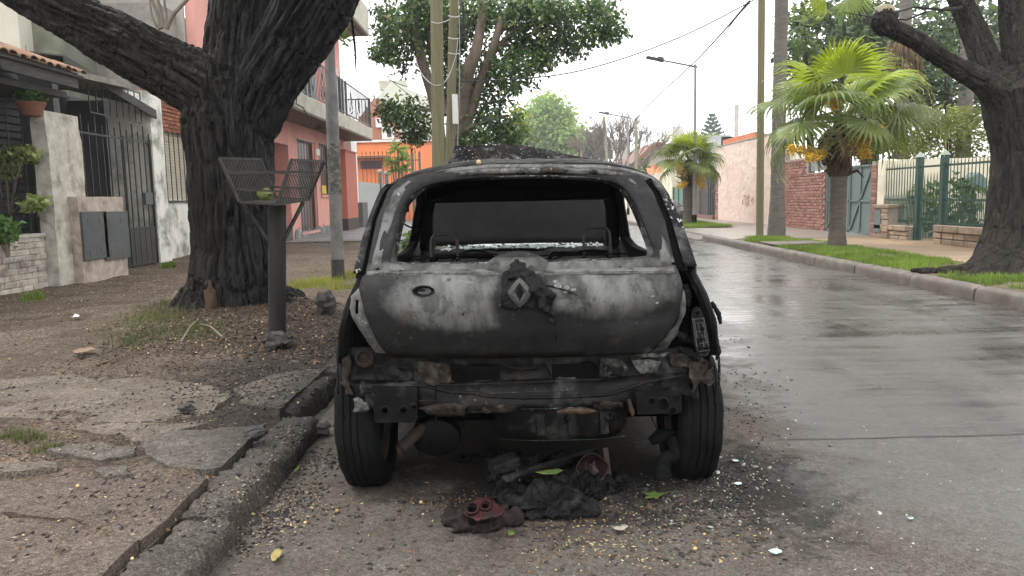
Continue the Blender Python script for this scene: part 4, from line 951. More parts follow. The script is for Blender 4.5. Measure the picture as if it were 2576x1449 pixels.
orf = empty('orange_roof_house', (12, 34, 0), 'orange roof edge showing between the palms above the wall', 'house')
q0, q1 = P(1900, 352, 33), P(1935, 338, 33)
mb = MB(); mb.prism([(q0.x, 33, q0.z), (q1.x, 33, q0.z), (q1.x, 33, q1.z), (q0.x, 33, q0.z + .35)], (0, 5, 0)); mb.build('roof', simple('orange roof paint', (.55,.17,.08), (.42,.13,.07), 2, .8, .1), orf, fix=True)
mb = MB(); mb.box(q0.x + .1, q1.x - .1, 33.1, 38, 0, q0.z - .01); mb.build('wall', simple('yellowish render', (.5,.42,.22), None, 2, .85, .1), orf)
# boundary behind the right gardens so that no open ground shows
mb = MB(); mb.box(24, 24.3, 6, 60, 0, 2.6); mb.build('rear_wall', M_CRW, label='low pale wall far behind the right-hand garden trees', cat='wall')
# ================================================================== trees and plants
def leafmat(name, c1, c2, c3=None, tr=.35, rough=.45, vary=.35):
    t = NT(name); i = t.isl(); p = t.pos()
    c = t.mix(i, c1, c2)
    if c3: c = t.mix(t.ramp(t.math('FRACT', t.math('MULTIPLY', i, 7.31)), [(.80, 0), (.86, 1)]), c, c3)
    c = t.hsv(c, .5, 1, t.rng(t.noise(p, 1.3, 3), .3, .7, 1 - vary, 1 + vary))
    t.done(c, rough, None, 0, .4)
    tb = t.n('ShaderNodeBsdfTranslucent'); t.put(tb.inputs[0], t.mix(.5, c, t.hsv(c, .48, 1.15, 1.5)))
    mx_ = t.n('ShaderNodeMixShader'); mx_.inputs[0].default_value = tr
    t.t.links.new(t.b.outputs[0], mx_.inputs[1]); t.t.links.new(tb.outputs[0], mx_.inputs[2]); t.t.links.new(mx_.outputs[0], t.out.inputs[0])
    return t.m

def leaves(P, size, rng, aspect=.42, droop=.3, N=None, bend=.25):
    """P: (n,3) leaf bases -> rhombic, slightly folded leaves (quads)"""
    n = len(P)
    d = rng.normal(size=(n, 3)); d[:, 2] = d[:, 2]*.55 - droop; d /= np.linalg.norm(d, axis=1)[:, None]
    a = rng.normal(size=(n, 3)); a[:, 2] += .0
    s = np.cross(d, a); s /= np.linalg.norm(s, axis=1)[:, None] + 1e-9
    nn = np.cross(s, d); L = size*rng.uniform(.65, 1.25, n)[:, None]; Wd = L*aspect
    v0 = P; v1 = P + d*L*.45 + s*Wd*.5 + nn*L*bend*.3; v2 = P + d*L - nn*L*bend*.35; v3 = P + d*L*.45 - s*Wd*.5 + nn*L*bend*.3
    V = np.stack([v0, v1, v2, v3], 1).reshape(-1, 3); F = np.arange(4*n).reshape(n, 4)
    return V, F
def cloud(clusters, dens, rng, clump=.28, per=14, shell=.5):
    """clusters: (centre, radii) ellipsoids; returns leaf base points gathered in twig clumps"""
    out = []
    for (c, r, k) in clusters:
        n = max(2, int(dens*k)); d = rng.normal(size=(n, 3)); d /= np.linalg.norm(d, axis=1)[:, None]
        rad = rng.uniform(0, 1, n)**(shell)
        C = np.array(c) + d*rad[:, None]*np.array(r)
        for q in C:
            m_ = int(per*rng.uniform(.5, 1.5)); out.append(q + rng.normal(size=(m_, 3))*clump*np.array([.55, .55, .40]))
    return np.concatenate(out)
def dclusters(lst, Y, dy=1.5, rng=RNG, sy=1.0, X=None):
    r = []
    for (u, v, ru, rv) in lst:
        yy = (Y if X is None else atx(u, v, X).y) + rng.uniform(-dy, dy); s_ = yy/FPX; rx, rz = ru*s_, rv*s_
        r.append((tuple(at(u, v, yy)), (rx, .5*(rx + rz)*sy, rz), max(.15, (rx*rz)/1.0)))
    return r
def crown(name, parent, P, size, mat, rng=RNG, **kw):
    V, F = leaves(P, size, rng, **kw); V = V - np.array(org(parent))
    o = link(name, npmesh(name, V, F, mat), parent); return o

def bark_tree(limbs, voxel, seed, furrow=11.0, depth=.035, along=1.6, flare=None):
    """limbs: lists of (point, radius). union -> remesh -> furrows pushed along each limb"""
    mb = MB()
    for L in limbs:
        P = [Vector(p) for p, r in L]; Rr = [r for p, r in L]
        # smooth the path
        cur = []; rad = []
        for i in range(len(P) - 1):
            p0, p1, p2, p3 = P[max(i-1, 0)], P[i], P[i+1], P[min(i+2, len(P)-1)]
            for k in range(6):
                t = k/6; t2, t3 = t*t, t*t*t
                cur.append(.5*((2*p1) + (p2 - p0)*t + (2*p0 - 5*p1 + 4*p2 - p3)*t2 + (3*p1 - p0 - 3*p2 + p3)*t3)); rad.append(lerp(Rr[i], Rr[i+1], t))
        cur.append(P[-1]); rad.append(Rr[-1]); mb.tube(cur, rad, 16)
    me = mb.mesh('tmp', M_BLACK); o = bpy.data.objects.new('tmp', me); COL.objects.link(o)
    md = o.modifiers.new('r', 'REMESH'); md.mode = 'VOXEL'; md.voxel_size = voxel
    md2 = o.modifiers.new('s', 'SMOOTH'); md2.iterations = 5; md2.factor = .6
    dg = bpy.context.evaluated_depsgraph_get(); ev = o.evaluated_get(dg); em = ev.to_mesh()
    n = len(em.vertices); V = np.empty(n*3, np.float32); em.vertices.foreach_get('co', V); V = V.reshape(-1, 3).astype(float)
    Nn = np.empty(n*3, np.float32); em.vertices.foreach_get('normal', Nn); Nn = Nn.reshape(-1, 3).astype(float)
    F = np.array([tuple(p.vertices) for p in em.polygons if len(p.vertices) == 4], np.int32)
    ev.to_mesh_clear(); bpy.data.objects.remove(o); bpy.data.meshes.remove(me)
    # nearest limb segment gives the local frame
    best = np.full(n, 1e9); cx = np.zeros((n, 3)); al = np.zeros(n); off = 0
    for li, L in enumerate(limbs):
        acc = 0
        for i in range(len(L) - 1):
            a = np.array(L[i][0], float); b = np.array(L[i+1][0], float); ab = b - a; l2 = ab @ ab; ln = math.sqrt(l2)
            t = np.clip(((V - a) @ ab)/l2, 0, 1); q = a + t[:, None]*ab; r = L[i][1] + (L[i+1][1] - L[i][1])*t
            d = np.linalg.norm(V - q, axis=1)/r; m_ = d < best; best[m_] = d[m_]
            cx[m_] = ((V - q)/r[:, None])[m_]; al[m_] = (acc + t*ln)[m_]
            acc += ln
    rr = np.array([l[0][1] for l in limbs]).mean()
    D = np.empty(n)
    for k in range(n):
        x, y, z = cx[k]; a = al[k]
        w = .35*nz(V[k,0]*2.2, V[k,1]*2.2, V[k,2]*1.4 + seed)
        f = abs(nz((x + w*.25)*furrow*.30 + seed, (y + w*.2)*furrow*.30, a*along + z*furrow*.12))
        g = abs(nz(x*furrow*.62 + 3.1, y*furrow*.62, a*along*2.3 + seed))
        h = nz(V[k,0]*26, V[k,1]*26, V[k,2]*9)
        D[k] = -depth*(1 - min(1, f*6.5)**.7)*1.0 - depth*.5*(1 - min(1, g*5.5)) + depth*.16*h + depth*.5*nz(V[k,0]*1.6, V[k,1]*1.6, V[k,2]*1.1)
    return V + Nn*D[:, None], F

def m_bark(name, c1, c2, c3, bs=1.0, rough=.8, soot=None, spec=.1):
    t = NT(name); p = t.pos(); st = t.map(p, (1, 1, .28))
    c = t.mix(t.ramp(t.noise(st, 9, 6, .65), [(.35, 0), (.66, 1)]), c1, c2)
    pt = t.n('ShaderNodeNewGeometry').outputs['Pointiness']
    c = t.mix(t.ramp(t.noise(t.map(p, (1, 1, .4), (3, 1, 2)), 22, 4, .6), [(.55, 0), (.72, .8)]), c, c3)
    if soot:
        x, y, z = t.xyz(p)
        f = t.rng(t.math('ADD', t.math('ADD', x, t.math('MULTIPLY', z, -.05)), t.math('MULTIPLY', t.math('SUBTRACT', t.noise(p, 3, 5, .6), .5), .7)), soot[0], soot[1], 0, 1, True)
        ch = t.mix(t.ramp(t.noise(st, 16, 5, .6), [(.45, 0), (.70, 1)]), (.0025, .0026, .003), (.020, .0205, .022))
        c = t.mix(f, c, ch)
    vor = t.voro(t.map(p, (1, 1, .16)), 26, 'DISTANCE_TO_EDGE'); h = t.math('ADD', t.math('MULTIPLY', t.math('MINIMUM', vor, .35), 1.6), t.noise(t.map(p, (1,1,.35)), 48, 5, .7))
    return t.done(c, rough, t.bump(h, .85*bs, .018), 0, spec)

def lim(lst, Y0, sc):      # (u, v, width, dY) in picture units -> limb points
    return [(tuple(at(u, v, Y0 + dy)), .475*w_*(Y0 + dy)/FPX) for (u, v, w_, dy) in lst]

# ---- the charred street tree
YT_ = 7.42
tree1 = empty('charred_tree', tuple(TREE), 'massive forked street tree with charred furrowed bark beside the wreck', 'tree')
L1 = [lim([(578, 840, 340, 0), (585, 780, 292, 0), (594, 720, 246, 0), (592, 620, 216, 0), (582, 500, 212, 0), (579, 400, 218, 0), (572, 310, 232, 0), (590, 230, 200, .05)], YT_, 1),
      lim([(590, 330, 200, 0), (545, 240, 190, -.05), (450, 185, 165, -.10), (330, 118, 150, -.15), (200, 52, 138, -.2), (60, -30, 130, -.25), (-90, -130, 120, -.3), (-270, -265, 92, -.4), (-450, -420, 55, -.5), (-590, -580, 20, -.6)], YT_, 1),
      lim([(590, 320, 200, .05), (608, 200, 200, .1), (620, 80, 190, .15), (632, -40, 180, .2), (640, -200, 165, .3), (650, -420, 130, .5), (660, -660, 85, .7), (668, -900, 30, .9)], YT_, 1),
      lim([(625, 320, 150, 0), (672, 210, 170, -.05), (735, 110, 185, -.1), (800, 0, 190, -.15), (862, -110, 175, -.2), (940, -260, 150, -.3), (1040, -440, 105, -.4), (1130, -650, 50, -.5), (1190, -800, 16, -.6)], YT_, 1),
      lim([(500, 760, 120, -.1), (440, 815, 80, -.2), (400, 850, 45, -.25)], YT_, 1), lim([(680, 760, 110, -.1), (735, 800, 70, -.1), (775, 830, 40, -.15)], YT_, 1),
      lim([(600, 770, 140, -.2), (610, 820, 90, -.35), (615, 850, 50, -.5)], YT_, 1), lim([(640, 760, 140, .3), (760, 770, 70, .5)], YT_, 1)]
V, F = bark_tree(L1, .0135, 1.0, 13, .072, 1.05)
M_BARK1 = m_bark('charred bark', (.006,.005,.0042), (.0135,.0102,.0082), (.034,.027,.022), 1.0, .55, (-3.05, -2.2), .17)
tr = link('trunk', npmesh('trunk', V - np.array(TREE), F, M_BARK1, True), tree1)
M_SPROUT = simple('pale grey shoot bark', (.20,.17,.135), (.12,.10,.08), 14, .85, .3)
for k, (pts, r0) in enumerate([([(404,72),(398,40),(380,-5),(370,-60)], .020), ([(410,70),(405,30),(392,-20),(395,-70)], .018), ([(418,74),(432,40),(455,15),(485,-15),(520,-50)], .022), ([(400,75),(385,50),(378,20),(376,-20)], .013), ([(415,72),(420,35),(412,5),(418,-30)], .014)]):
    mb = MB(); q = smooth_poly([tuple(at(a, b, YT_ - .25)) for a, b in pts], 2, False); mb.tube(q, [lerp(r0, r0*.55, i/(len(q)-1)) for i in range(len(q))], 7); mb.build('shoot', M_SPROUT, tree1, smooth=True)
# wound with bare wood at the foot
w0 = at(530, 765, YT_ - .50); mb = MB(); mb.ball(tuple(w0), .085, 14, 14, (.62, .45, 2.0), .5, 3); mb.build('bare_wood_patch', simple('bare ochre wood', (.075,.045,.026), (.03,.020,.014), 10, .8, .6, .006, 40, .3, stretch=(1,1,.3)), tree1, smooth=True)
# crown, overhead and mostly above the picture
M_LF1 = leafmat('tipa leaf', (.035,.075,.020), (.06,.115,.03), (.14,.17,.03), .3)
rng1 = np.random.default_rng(3); cl = []
for k in range(34):
    a = rng1.uniform(0, 6.28); rad = rng1.uniform(.6, 4.4); cl.append(((TREE.x + .6 + rad*math.cos(a), TREE.y - .6 + .85*rad*math.sin(a), 6.0 + rng1.uniform(-.4, 2.2)), (1.1, 1.1, .7), 1.0))
P = cloud(cl, 42, rng1, .30, 15); P = P[P[:, 2] > 4.6 + .0*P[:, 0]]
# keep the leaves above the frame, apart from the sprig by the lamp pole
up = (P[:, 2] - CAM_H)/np.maximum(P[:, 1], .3) > .44; P = P[up]
sp_ = cloud(dclusters([(862, 72, 14, 20), (872, 95, 10, 12), (855, 50, 10, 14)], 8.6, .1, rng1), 60, rng1, .05, 5)
crown('crown', tree1, np.concatenate([P]), .15, M_LF1, rng1)
crown('sprig', tree1, sp_, .07, leafmat('fresh leaf', (.12,.20,.04), (.18,.27,.06), None, .4), rng1)
mb = MB(); q = [at(880, -20, 8.3), at(884, 40, 8.3), at(893, 120, 8.3), at(896, 185, 8.3)]; mb.tube(q, [.016, .014, .012, .006], 6); mb.build('hanging_root', M_BLACK, tree1, smooth=True)

# ---- right-hand street tree
YB_ = 9.45
tb_ = at(2570, 640, YB_); TB = Vector((tb_.x, YB_, SW))
tree2 = empty('street_tree', tuple(TB), 'dark ridged street tree with a lopped branch at the right kerb', 'tree')
L2 = [lim([(2560, 720, 300, 0), (2566, 660, 230, 0), (2575, 580, 188, 0), (2580, 480, 174, 0), (2585, 380, 166, 0), (2572, 290, 176, 0), (2555, 215, 170, 0)], YB_, 1),
      lim([(2560, 270, 120, 0), (2470, 205, 66, -.1), (2390, 160, 52, -.2), (2310, 105, 50, -.3), (2235, 68, 52, -.4)], YB_, 1),
      lim([(2235, 72, 62, -.4), (2222, 52, 66, -.42), (2240, 30, 50, -.42)], YB_, 1),
      lim([(2545, 260, 110, 0), (2490, 180, 80, .1), (2455, 90, 66, .2), (2415, 0, 58, .3), (2370, -110, 50, .4), (2315, -260, 36, .5), (2262, -430, 14, .6)], YB_, 1),
      lim([(2580, 260, 120, 0), (2572, 150, 92, .1), (2560, 30, 84, .2), (2550, -120, 74, .3), (2540, -330, 52, .4), (2530, -560, 18, .5)], YB_, 1),
      lim([(2500, 670, 120, -.1), (2440, 688, 62, -.3), (2370, 686, 34, -.1), (2290, 680, 16, .0)], YB_, 1), lim([(2510, 690, 110, -.3), (2450, 705, 60, -.5), (2395, 708, 34, -.55), (2350, 702, 18, -.5)], YB_, 1),
      lim([(2560, 690, 140, -.3), (2530, 730, 80, -.6), (2500, 748, 46, -.75), (2470, 752, 20, -.8)], YB_, 1)]
V, F = bark_tree(L2, .017, 5.0, 16, .038, 1.1)
M_BARK2 = m_bark('dark ridged bark', (.018,.0155,.014), (.040,.034,.030), (.070,.062,.054), .9, .78)
link('trunk', npmesh('trunk', V - np.array(TB), F, M_BARK2, True), tree2)
mb = MB(); cc = at(2228, 21, YB_ - .5); mb.lathe([(.001, 0), (.10, 0), (.112, .01), (.118, .06)], 20, (0,0,0), 'y'); mb.v = [(cc.x + a + .25*b, cc.y + b*.8 - .1*c_, cc.z + c_*.42 - .1*b) for a, b, c_ in mb.v]; mb.build('cut_face', simple('sawn pale wood', (.50,.44,.33), (.38,.32,.23), 20, .8, .2), tree2, smooth=True)
for pts, r0 in [([(2475,212),(2440,204),(2400,210)], .02), ([(2420,20),(2370,25),(2300,18),(2240,35)], .022), ([(2330,30),(2280,50),(2200,45),(2120,30)], .014)]:
    mb = MB(); mb.tube([at(a, b, YB_ - .1) for a, b in pts], [r0, r0*.8, r0*.5] + ([r0*.3] if len(pts) > 3 else []), 7); mb.build('twig', M_BARK2, tree2, smooth=True)
rng2 = np.random.default_rng(5); cl = []
for k in range(24):
    a = rng2.uniform(0, 6.28); rad = rng2.uniform(.6, 3.4); cl.append(((TB.x + rad*math.cos(a), TB.y + .8*rad*math.sin(a), 5.9 + rng2.uniform(-.3, 2.0)), (1.0, 1.0, .6), 1.0))
P = cloud(cl, 10, rng2, .30, 12); P = P[(P[:, 2] - CAM_H)/np.maximum(P[:, 1], .3) > .43]
crown('crown', tree2, P, .15, M_LF1, rng2)

# ---- ficus behind the wooden poles
M_BARKF = m_bark('smooth grey bark', (.105,.085,.065), (.16,.13,.10), (.06,.05,.04), .35, .75)
YFC = 17.6; tb_ = at(1100, 580, YFC)
fic = empty('leafy_ficus', (tb_.x, YFC, SW), 'dark leafy multi-stemmed tree spreading over the street behind the wooden poles', 'tree')
for pts in [[(1098,590,56),(1128,420,48),(1156,320,36),(1166,240,32),(1178,173,34),(1196,139,28),(1205,90,24),(1215,40,20),(1220,-40,16)], [(1118,500,44),(1160,360,32),(1187,262,26),(1210,200,24),(1233,139,20),(1250,90,18),(1264,40,16),(1300,0,13),(1350,-40,10)],
            [(1104,520,40),(1108,330,32),(1090,240,28),(1062,160,24),(1045,80,22),(1040,0,20),(1030,-60,16)], [(1120,290,22),(1098,200,18),(1082,120,17),(1075,30,14)], [(1233,139,16),(1290,80,13),(1360,50,10),(1440,40,7)], [(1045,80,14),(1000,60,10),(960,40,7)], [(1166,300,18),(1120,280,10),(1060,275,7)], [(1170,330,14),(1230,300,9),(1280,290,6)]]:
    mb = MB(); q = [at(a, b, YFC + .2*math.sin(i)) for i, (a, b, w_) in enumerate(pts)]; cur = smooth_poly([tuple(x) for x in q], 2, False)
    ww = np.interp(np.linspace(0, 1, len(cur)), np.linspace(0, 1, len(pts)), [p_[2] for p_ in pts]); mb.tube(cur, [.5*w_*YFC/FPX*(1 + .1*nz(i*.8)) for i, w_ in enumerate(ww)], 12); mb.build('stem', M_BARKF, fic, smooth=True)
rngf = np.random.default_rng(8)
fcl = [(1010,110,62,80),(985,50,55,55),(1060,40,70,60),(1150,50,100,80),(1120,150,60,60),(1160,215,55,50),(1250,25,110,50),(1330,70,85,70),(1440,35,100,45),(1405,110,80,42),(1500,25,70,32),(1535,78,38,22),(1470,85,70,28),(1285,180,55,55),(1235,235,75,55),(1195,310,62,48),(1265,315,52,42),(1020,290,55,48),(1050,335,38,26),(980,275,30,26),(1320,140,40,50),(1362,150,25,22),(965,130,26,24),(1370,20,90,40),(1090,20,90,40),(1200,345,50,25),(1280,345,40,22),(1240,150,45,40),(1130,250,30,30)]
P = cloud(dclusters(fcl, YFC + .6, 1.3, rngf), 200, rngf, .22, 14, .42)
M_LFF = leafmat('ficus leaf', (.030,.070,.024), (.062,.118,.036), (.19,.25,.07), .32, .32, .4)
crown('crown', fic, P, .135, M_LFF, rngf, droop=.8, aspect=.48)

# ---- bright green tree, dark tree, bare tree at the end of the street
def far_tree(name, lst, Y, label, mat, size, dens, clump, per, trunk_u, trunk_r, seed, v_base=470):
    rg = np.random.default_rng(seed); b = at(trunk_u, v_base, Y); tr_ = empty(name, (b.x, Y, 0), label, 'tree')
    mb = MB(); top = at(sum(q[0] for q in lst)/len(lst), min(q[1] for q in lst) + 20, Y); mb.tube([(b.x, Y, 0), (b.x + .1, Y, top.z*.4), (top.x, Y, top.z)], [trunk_r, trunk_r*.8, trunk_r*.3], 8); mb.build('trunk', M_BARKF, tr_, smooth=True)
    crown('crown', tr_, cloud(dclusters(lst, Y, 2.0, rg), dens, rg, clump, per), size, mat, rg, aspect=.6); return tr_
M_LFB = leafmat('fresh plane leaf', (.17,.27,.08), (.25,.36,.11), (.32,.42,.15), .5, .5, .25)
far_tree('bright_green_tree', [(1375,275,45,38),(1350,310,45,40),(1410,300,38,40),(1425,340,30,30),(1370,345,55,35),(1335,350,35,30),(1400,365,50,25),(1445,355,18,22)], 100, 'bright fresh green tree rounded crown in the middle of the street view', M_LFB, .62, 17, 1.1, 18, 1380, .45, 21)
far_tree('yellow_flecked_tree', [(1300,300,22,34),(1290,340,30,30),(1312,330,20,28)], 30, 'small yellow flecked green tree between dark ficus and bright tree', leafmat('yellowing leaf', (.16,.22,.04), (.11,.17,.035), (.34,.26,.04), .4), .20, 90, .3, 14, 1178, .12, 22)
far_tree('grey_green_tree', [(1470,350,26,26),(1495,365,28,26),(1455,375,26,20),(1520,385,26,20),(1488,340,18,16)], 112, 'dull grey green tree behind the bare branches', leafmat('dull leaf', (.07,.095,.055), (.10,.125,.075), None, .3), .75, 14, 1.1, 18, 1480, .4, 23)
bare = empty('bare_tree', (at(1550, 480, 46).x, 46, 0), 'leafless thin-branched tree far down the street', 'tree')
mbB = MB(); rgb = random.Random(12)
def grow(p, d, L, r, dep):
    q = p + d*L; mbB.tube([p, p.lerp(q, .5) + Vector((rgb.gauss(0, .05), 0, rgb.gauss(0, .05)))*L, q], [r, r*.85, r*.7], 5)
    if dep == 0: return
    for k in range(3 if dep > 2 else 2):
        nd = (d + Vector((rgb.gauss(0, .48), rgb.gauss(0, .4), rgb.uniform(-.05, .45)))).normalized(); grow(q, nd, L*rgb.uniform(.62, .86), r*.66, dep - 1)
b0 = Vector((at(1550, 480, 46).x, 46, 0))
mbB.tube([b0, b0 + Vector((0, 0, 1.6))], [.20, .16], 7)
for a in (-.8, -.35, .0, .35, .75): grow(b0 + Vector((0, 0, 1.4)), Vector((a, .1*a, 1)).normalized(), 1.35, .085, 6)
mbB.build('branches', simple('pale bare branch', (.20,.165,.15), (.15,.125,.115), 5, .85, 0), bare)
b0 = at(1790, 470, 95); nor = empty('norfolk_pine', (b0.x, 95, 0), 'tiered conifer top rising over the far roofs', 'tree')
zt_ = at(1790, 288, 95).z; zb2 = at(1790, 335, 95).z
mb = MB(); mb.tube([(b0.x, 95, 0), (b0.x, 95, zt_)], [.25, .04], 7); mb.build('trunk', M_BARKF, nor)
mb = MB()
for k in range(8):
    z = lerp(zt_ - .2, zb2 - 1.5, k/7); R_ = .35 + 1.2*k/7*1.3
    for j in range(7):
        a = j*.9 + k*.5; d = Vector((math.cos(a), math.sin(a), .42)).normalized()
        for s_ in np.linspace(.15, 1, 7):
            c_ = Vector((b0.x, 95, z)) + d*R_*s_; mb.add([c_ + Vector((-.16, 0, -.10)), c_ + Vector((.16, 0, -.10)), c_ + Vector((.03, 0, .22)), c_ + Vector((-.03, .1, .2))], [(0,1,2,3)])
mb.build('crown', leafmat('conifer needle', (.05,.085,.055), (.075,.11,.07), None, .2), nor)

# ---- fan palms
def fan_mesh(name, mat, seed, nseg=30, R0=.40, R1=.78, spread=R(145), tail=True):
    rg = random.Random(seed); mb = MB()
    for i in range(nseg):
        a = lerp(-spread, spread, (i + .5)/nseg); da = spread/nseg*.94
        Rl = (R1 - .12*(abs(a)/spread)**2)*rg.uniform(.9, 1.06); dr = rg.uniform(.5, 1.1); fold = .035
        rows = []
        for k, s_ in enumerate((0.03, .30, .52, .72, .88, 1.0)):
            r = s_*Rl; w_ = da if r < R0 else da*max(.05, (1 - (r - R0)/(Rl - R0)))*R0/r*1.05
            z = -.10*s_*s_ - dr*.42*max(0, s_ - .5)**2*2.2; rx = r*(1 - .35*max(0, s_ - .55))
            ca = [a - w_, a, a + w_]
            rows.append([(rx*math.cos(q) , rx*math.sin(q), z + (fold*s_*(1 - s_*.5) if j == 1 else 0) + .16*s_*math.cos(q)*0) for j, q in enumerate(ca)])
        if tail:
            e = rows[-1][1]; L_ = rg.uniform(.10, .26)
            rows.append([(e[0]*1.03 - .004, e[1]*1.03, e[2] - L_)]*1 + [(e[0]*1.03, e[1]*1.03, e[2] - L_), (e[0]*1.03 + .004, e[1]*1.03, e[2] - L_)])
        mb.grid(rows)
    return mb.mesh(name, mat)
def m_fan(name, c1, c2, ct):
    t = NT(name); v = t.co('Object'); i = t.isl(); x, y, z = t.xyz(v)
    c = t.mix(i, c1, c2); c = t.hsv(c, .5, 1, t.rng(t.rnd(), 0, 1, .60, 1.35))
    rad = t.math('SQRT', t.math('ADD', t.math('MULTIPLY', x, x), t.math('MULTIPLY', y, y)))
    c = t.mix(t.rng(z, -.22, -.5, 0, .85), c, ct)
    t.done(c, .38, None, 0, .5); tb = t.n('ShaderNodeBsdfTranslucent'); t.put(tb.inputs[0], t.hsv(c, .49, 1.1, 1.6)); mx_ = t.n('ShaderNodeMixShader'); mx_.inputs[0].default_value = .38
    t.t.links.new(t.b.outputs[0], mx_.inputs[1]); t.t.links.new(tb.outputs[0], mx_.inputs[2]); t.t.links.new(mx_.outputs[0], t.out.inputs[0]); return t.m
M_FAN = m_fan('palm fan', (.085,.135,.032), (.16,.205,.045), (.46,.47,.22))
M_FANY = m_fan('young palm fan', (.20,.27,.03), (.28,.345,.045), (.48,.50,.20))
M_FAND = m_fan('dead palm fan', (.15,.10,.05), (.22,.15,.08), (.28,.2,.11))
M_PET = simple('palm stalk', (.16,.20,.05), (.11,.13,.04), 10, .5, .1)
M_FLOW = leafmat('palm blossom', (.55,.34,.03), (.68,.45,.06), (.30,.24,.05), .25, .7, .2)
M_BOOT = simple('palm fibre', (.075,.045,.028), (.035,.022,.015), 12, .9, .8, .02, 25, .2)
M_PTRK = simple('palm trunk bark', (.135,.115,.095), (.075,.062,.05), 5, .85, .8, .012, 14, .3, stretch=(1,1,5))
fans = [fan_mesh('frond', M_FAN, k) for k in range(3)]; fany = [fan_mesh('frond', M_FANY, 9 + k, 26, .45, .80, R(100)) for k in range(2)]
fand = fan_mesh('dead_frond', M_FAND, 33, 22)
def palm(name, label, base, trunk_h, trunk_r, sc, seed, nold=16, nyoung=7, flowers=()):
    rg = random.Random(seed); root = empty(name, base, label, 'palm'); o = Vector(base)
    mb = MB(); rows = []
    for k in range(26):
        z = trunk_h*k/25; r = trunk_r*(1.18 - .25*min(1, k/6) + .05*(k % 2) + .03*nz(k*2.2)); rows.append([(o.x + r*math.cos(a)*(1 + .05*nz(a*3, k*1.3)), o.y + r*math.sin(a), o.z - .03 + z) for a in [2*math.pi*j/20 for j in range(20)]])
    mb.grid(rows, True); mb.build('trunk', M_PTRK, root, smooth=True, angle=60)
    top = o + Vector((0, 0, trunk_h))
    mb = MB(); rows = []
    for k in range(14):
        t_ = k/13; z = trunk_h - .10*sc + .92*sc*t_; r = trunk_r*(1.15 + .45*math.sin(math.pi*min(1, t_*1.2)) - .5*t_) ; rows.append([(o.x + r*(1 + .22*nz(a*4, k*1.7, seed))*math.cos(a), o.y + r*(1 + .22*nz(a*4, k*1.7, seed))*math.sin(a), o.z + z) for a in [2*math.pi*j/24 for j in range(24)]])
    mb.grid(rows, True); mb.build('fibre_collar', M_BOOT, root, smooth=True, angle=60)
    # ragged leaf bases and hanging fibres
    for k in range(22):
        a = rg.uniform(0, 6.28); z = trunk_h + rg.uniform(-.12, .5)*sc; d = Vector((math.cos(a), math.sin(a), rg.uniform(.2, 1.0))); p = o + Vector((math.cos(a)*trunk_r*1.2, math.sin(a)*trunk_r*1.2, z))
        mb = MB(); mb.tube([p, p + d*.12*sc, p + d*.22*sc + Vector((0, 0, -.02 if k % 2 else -.14))*sc], [.030*sc, .022*sc, .006*sc], 5); mb.build('leaf_base', M_BOOT, root)
    heart = top + Vector((0, 0, .72*sc))
    for k in range(nold + nyoung):
        young = k >= nold
        a = (k*2.399 + rg.uniform(-.2, .2)); 
        el = rg.uniform(.75, 1.25) if young else lerp(-.22, 1.0, (k % nold)/nold) + rg.uniform(-.08, .08)
        d = Vector((math.cos(a)*math.cos(el), math.sin(a)*math.cos(el), math.sin(el)))
        L_ = (rg.uniform(.45, .75) if young else rg.uniform(.60, .95))*sc; e = heart + d*L_ + Vector((0, 0, -.10*L_*(0 if young else 1)))
        mb = MB(); mb.tube([heart - d*.1*sc, heart + d*L_*.5 + Vector((0, 0, .04*sc)), e], [.020*sc, .015*sc, .011*sc], 6); mb.build('leaf_stalk', M_PET, root, smooth=True)
        fo = link('frond', (rg.choice(fany) if young else rg.choice(fans)), root, e - ORG[root.name])
        # the fan opens in the plane of its stalk, tilted and drooping
        tilt = el - (.10 if young else rg.uniform(.25, .60))
        zax = Vector((-math.cos(a)*math.sin(tilt), -math.sin(a)*math.sin(tilt), math.cos(tilt))); xax = Vector((math.cos(a)*math.cos(tilt), math.sin(a)*math.cos(tilt), math.sin(tilt))); yax = zax.cross(xax)
        roll = rg.uniform(-.5, .5); yax2 = yax*math.cos(roll) + zax*math.sin(roll); zax2 = zax*math.cos(roll) - yax*math.sin(roll)
        s_ = sc*rg.uniform(.85, 1.08); fo.rotation_euler = Matrix((xax, yax2, zax2)).transposed().to_euler(); fo.scale = (s_, s_, s_)
    for k in range(5):
        a = rg.uniform(0, 6.28); e = heart + Vector((math.cos(a)*.28, math.sin(a)*.28, -.28))*sc; fo = link('dead_frond', fand, root, e - ORG[root.name]); fo.rotation_euler = (0, R(rg.uniform(62, 82)), a); fo.scale = (sc*.62, sc*.30, sc*.6)
    for j, (p, q, r_) in enumerate(flowers):
        p = Vector(p); q = Vector(q); rgn = np.random.default_rng(seed*10 + j)
        mb = MB(); mb.tube([heart - Vector((0, 0, .2*sc)), p, q], [.02*sc, .014*sc, .006*sc], 6); fl = mb.build('flower_stalk', M_PET, root, smooth=True)
        T = rgn.uniform(0, 1, 420); C = np.array(p)[None]*(1 - T[:, None]) + np.array(q)[None]*T[:, None]; crown('blossom', fl, C + rgn.normal(size=C.shape)*r_*(.55 + .45*np.sin(T*3.1))[:, None], .055*sc, M_FLOW, rgn, aspect=.5)
    return root
pb = gnd(2105, 628, SW); YP_ = pb.y
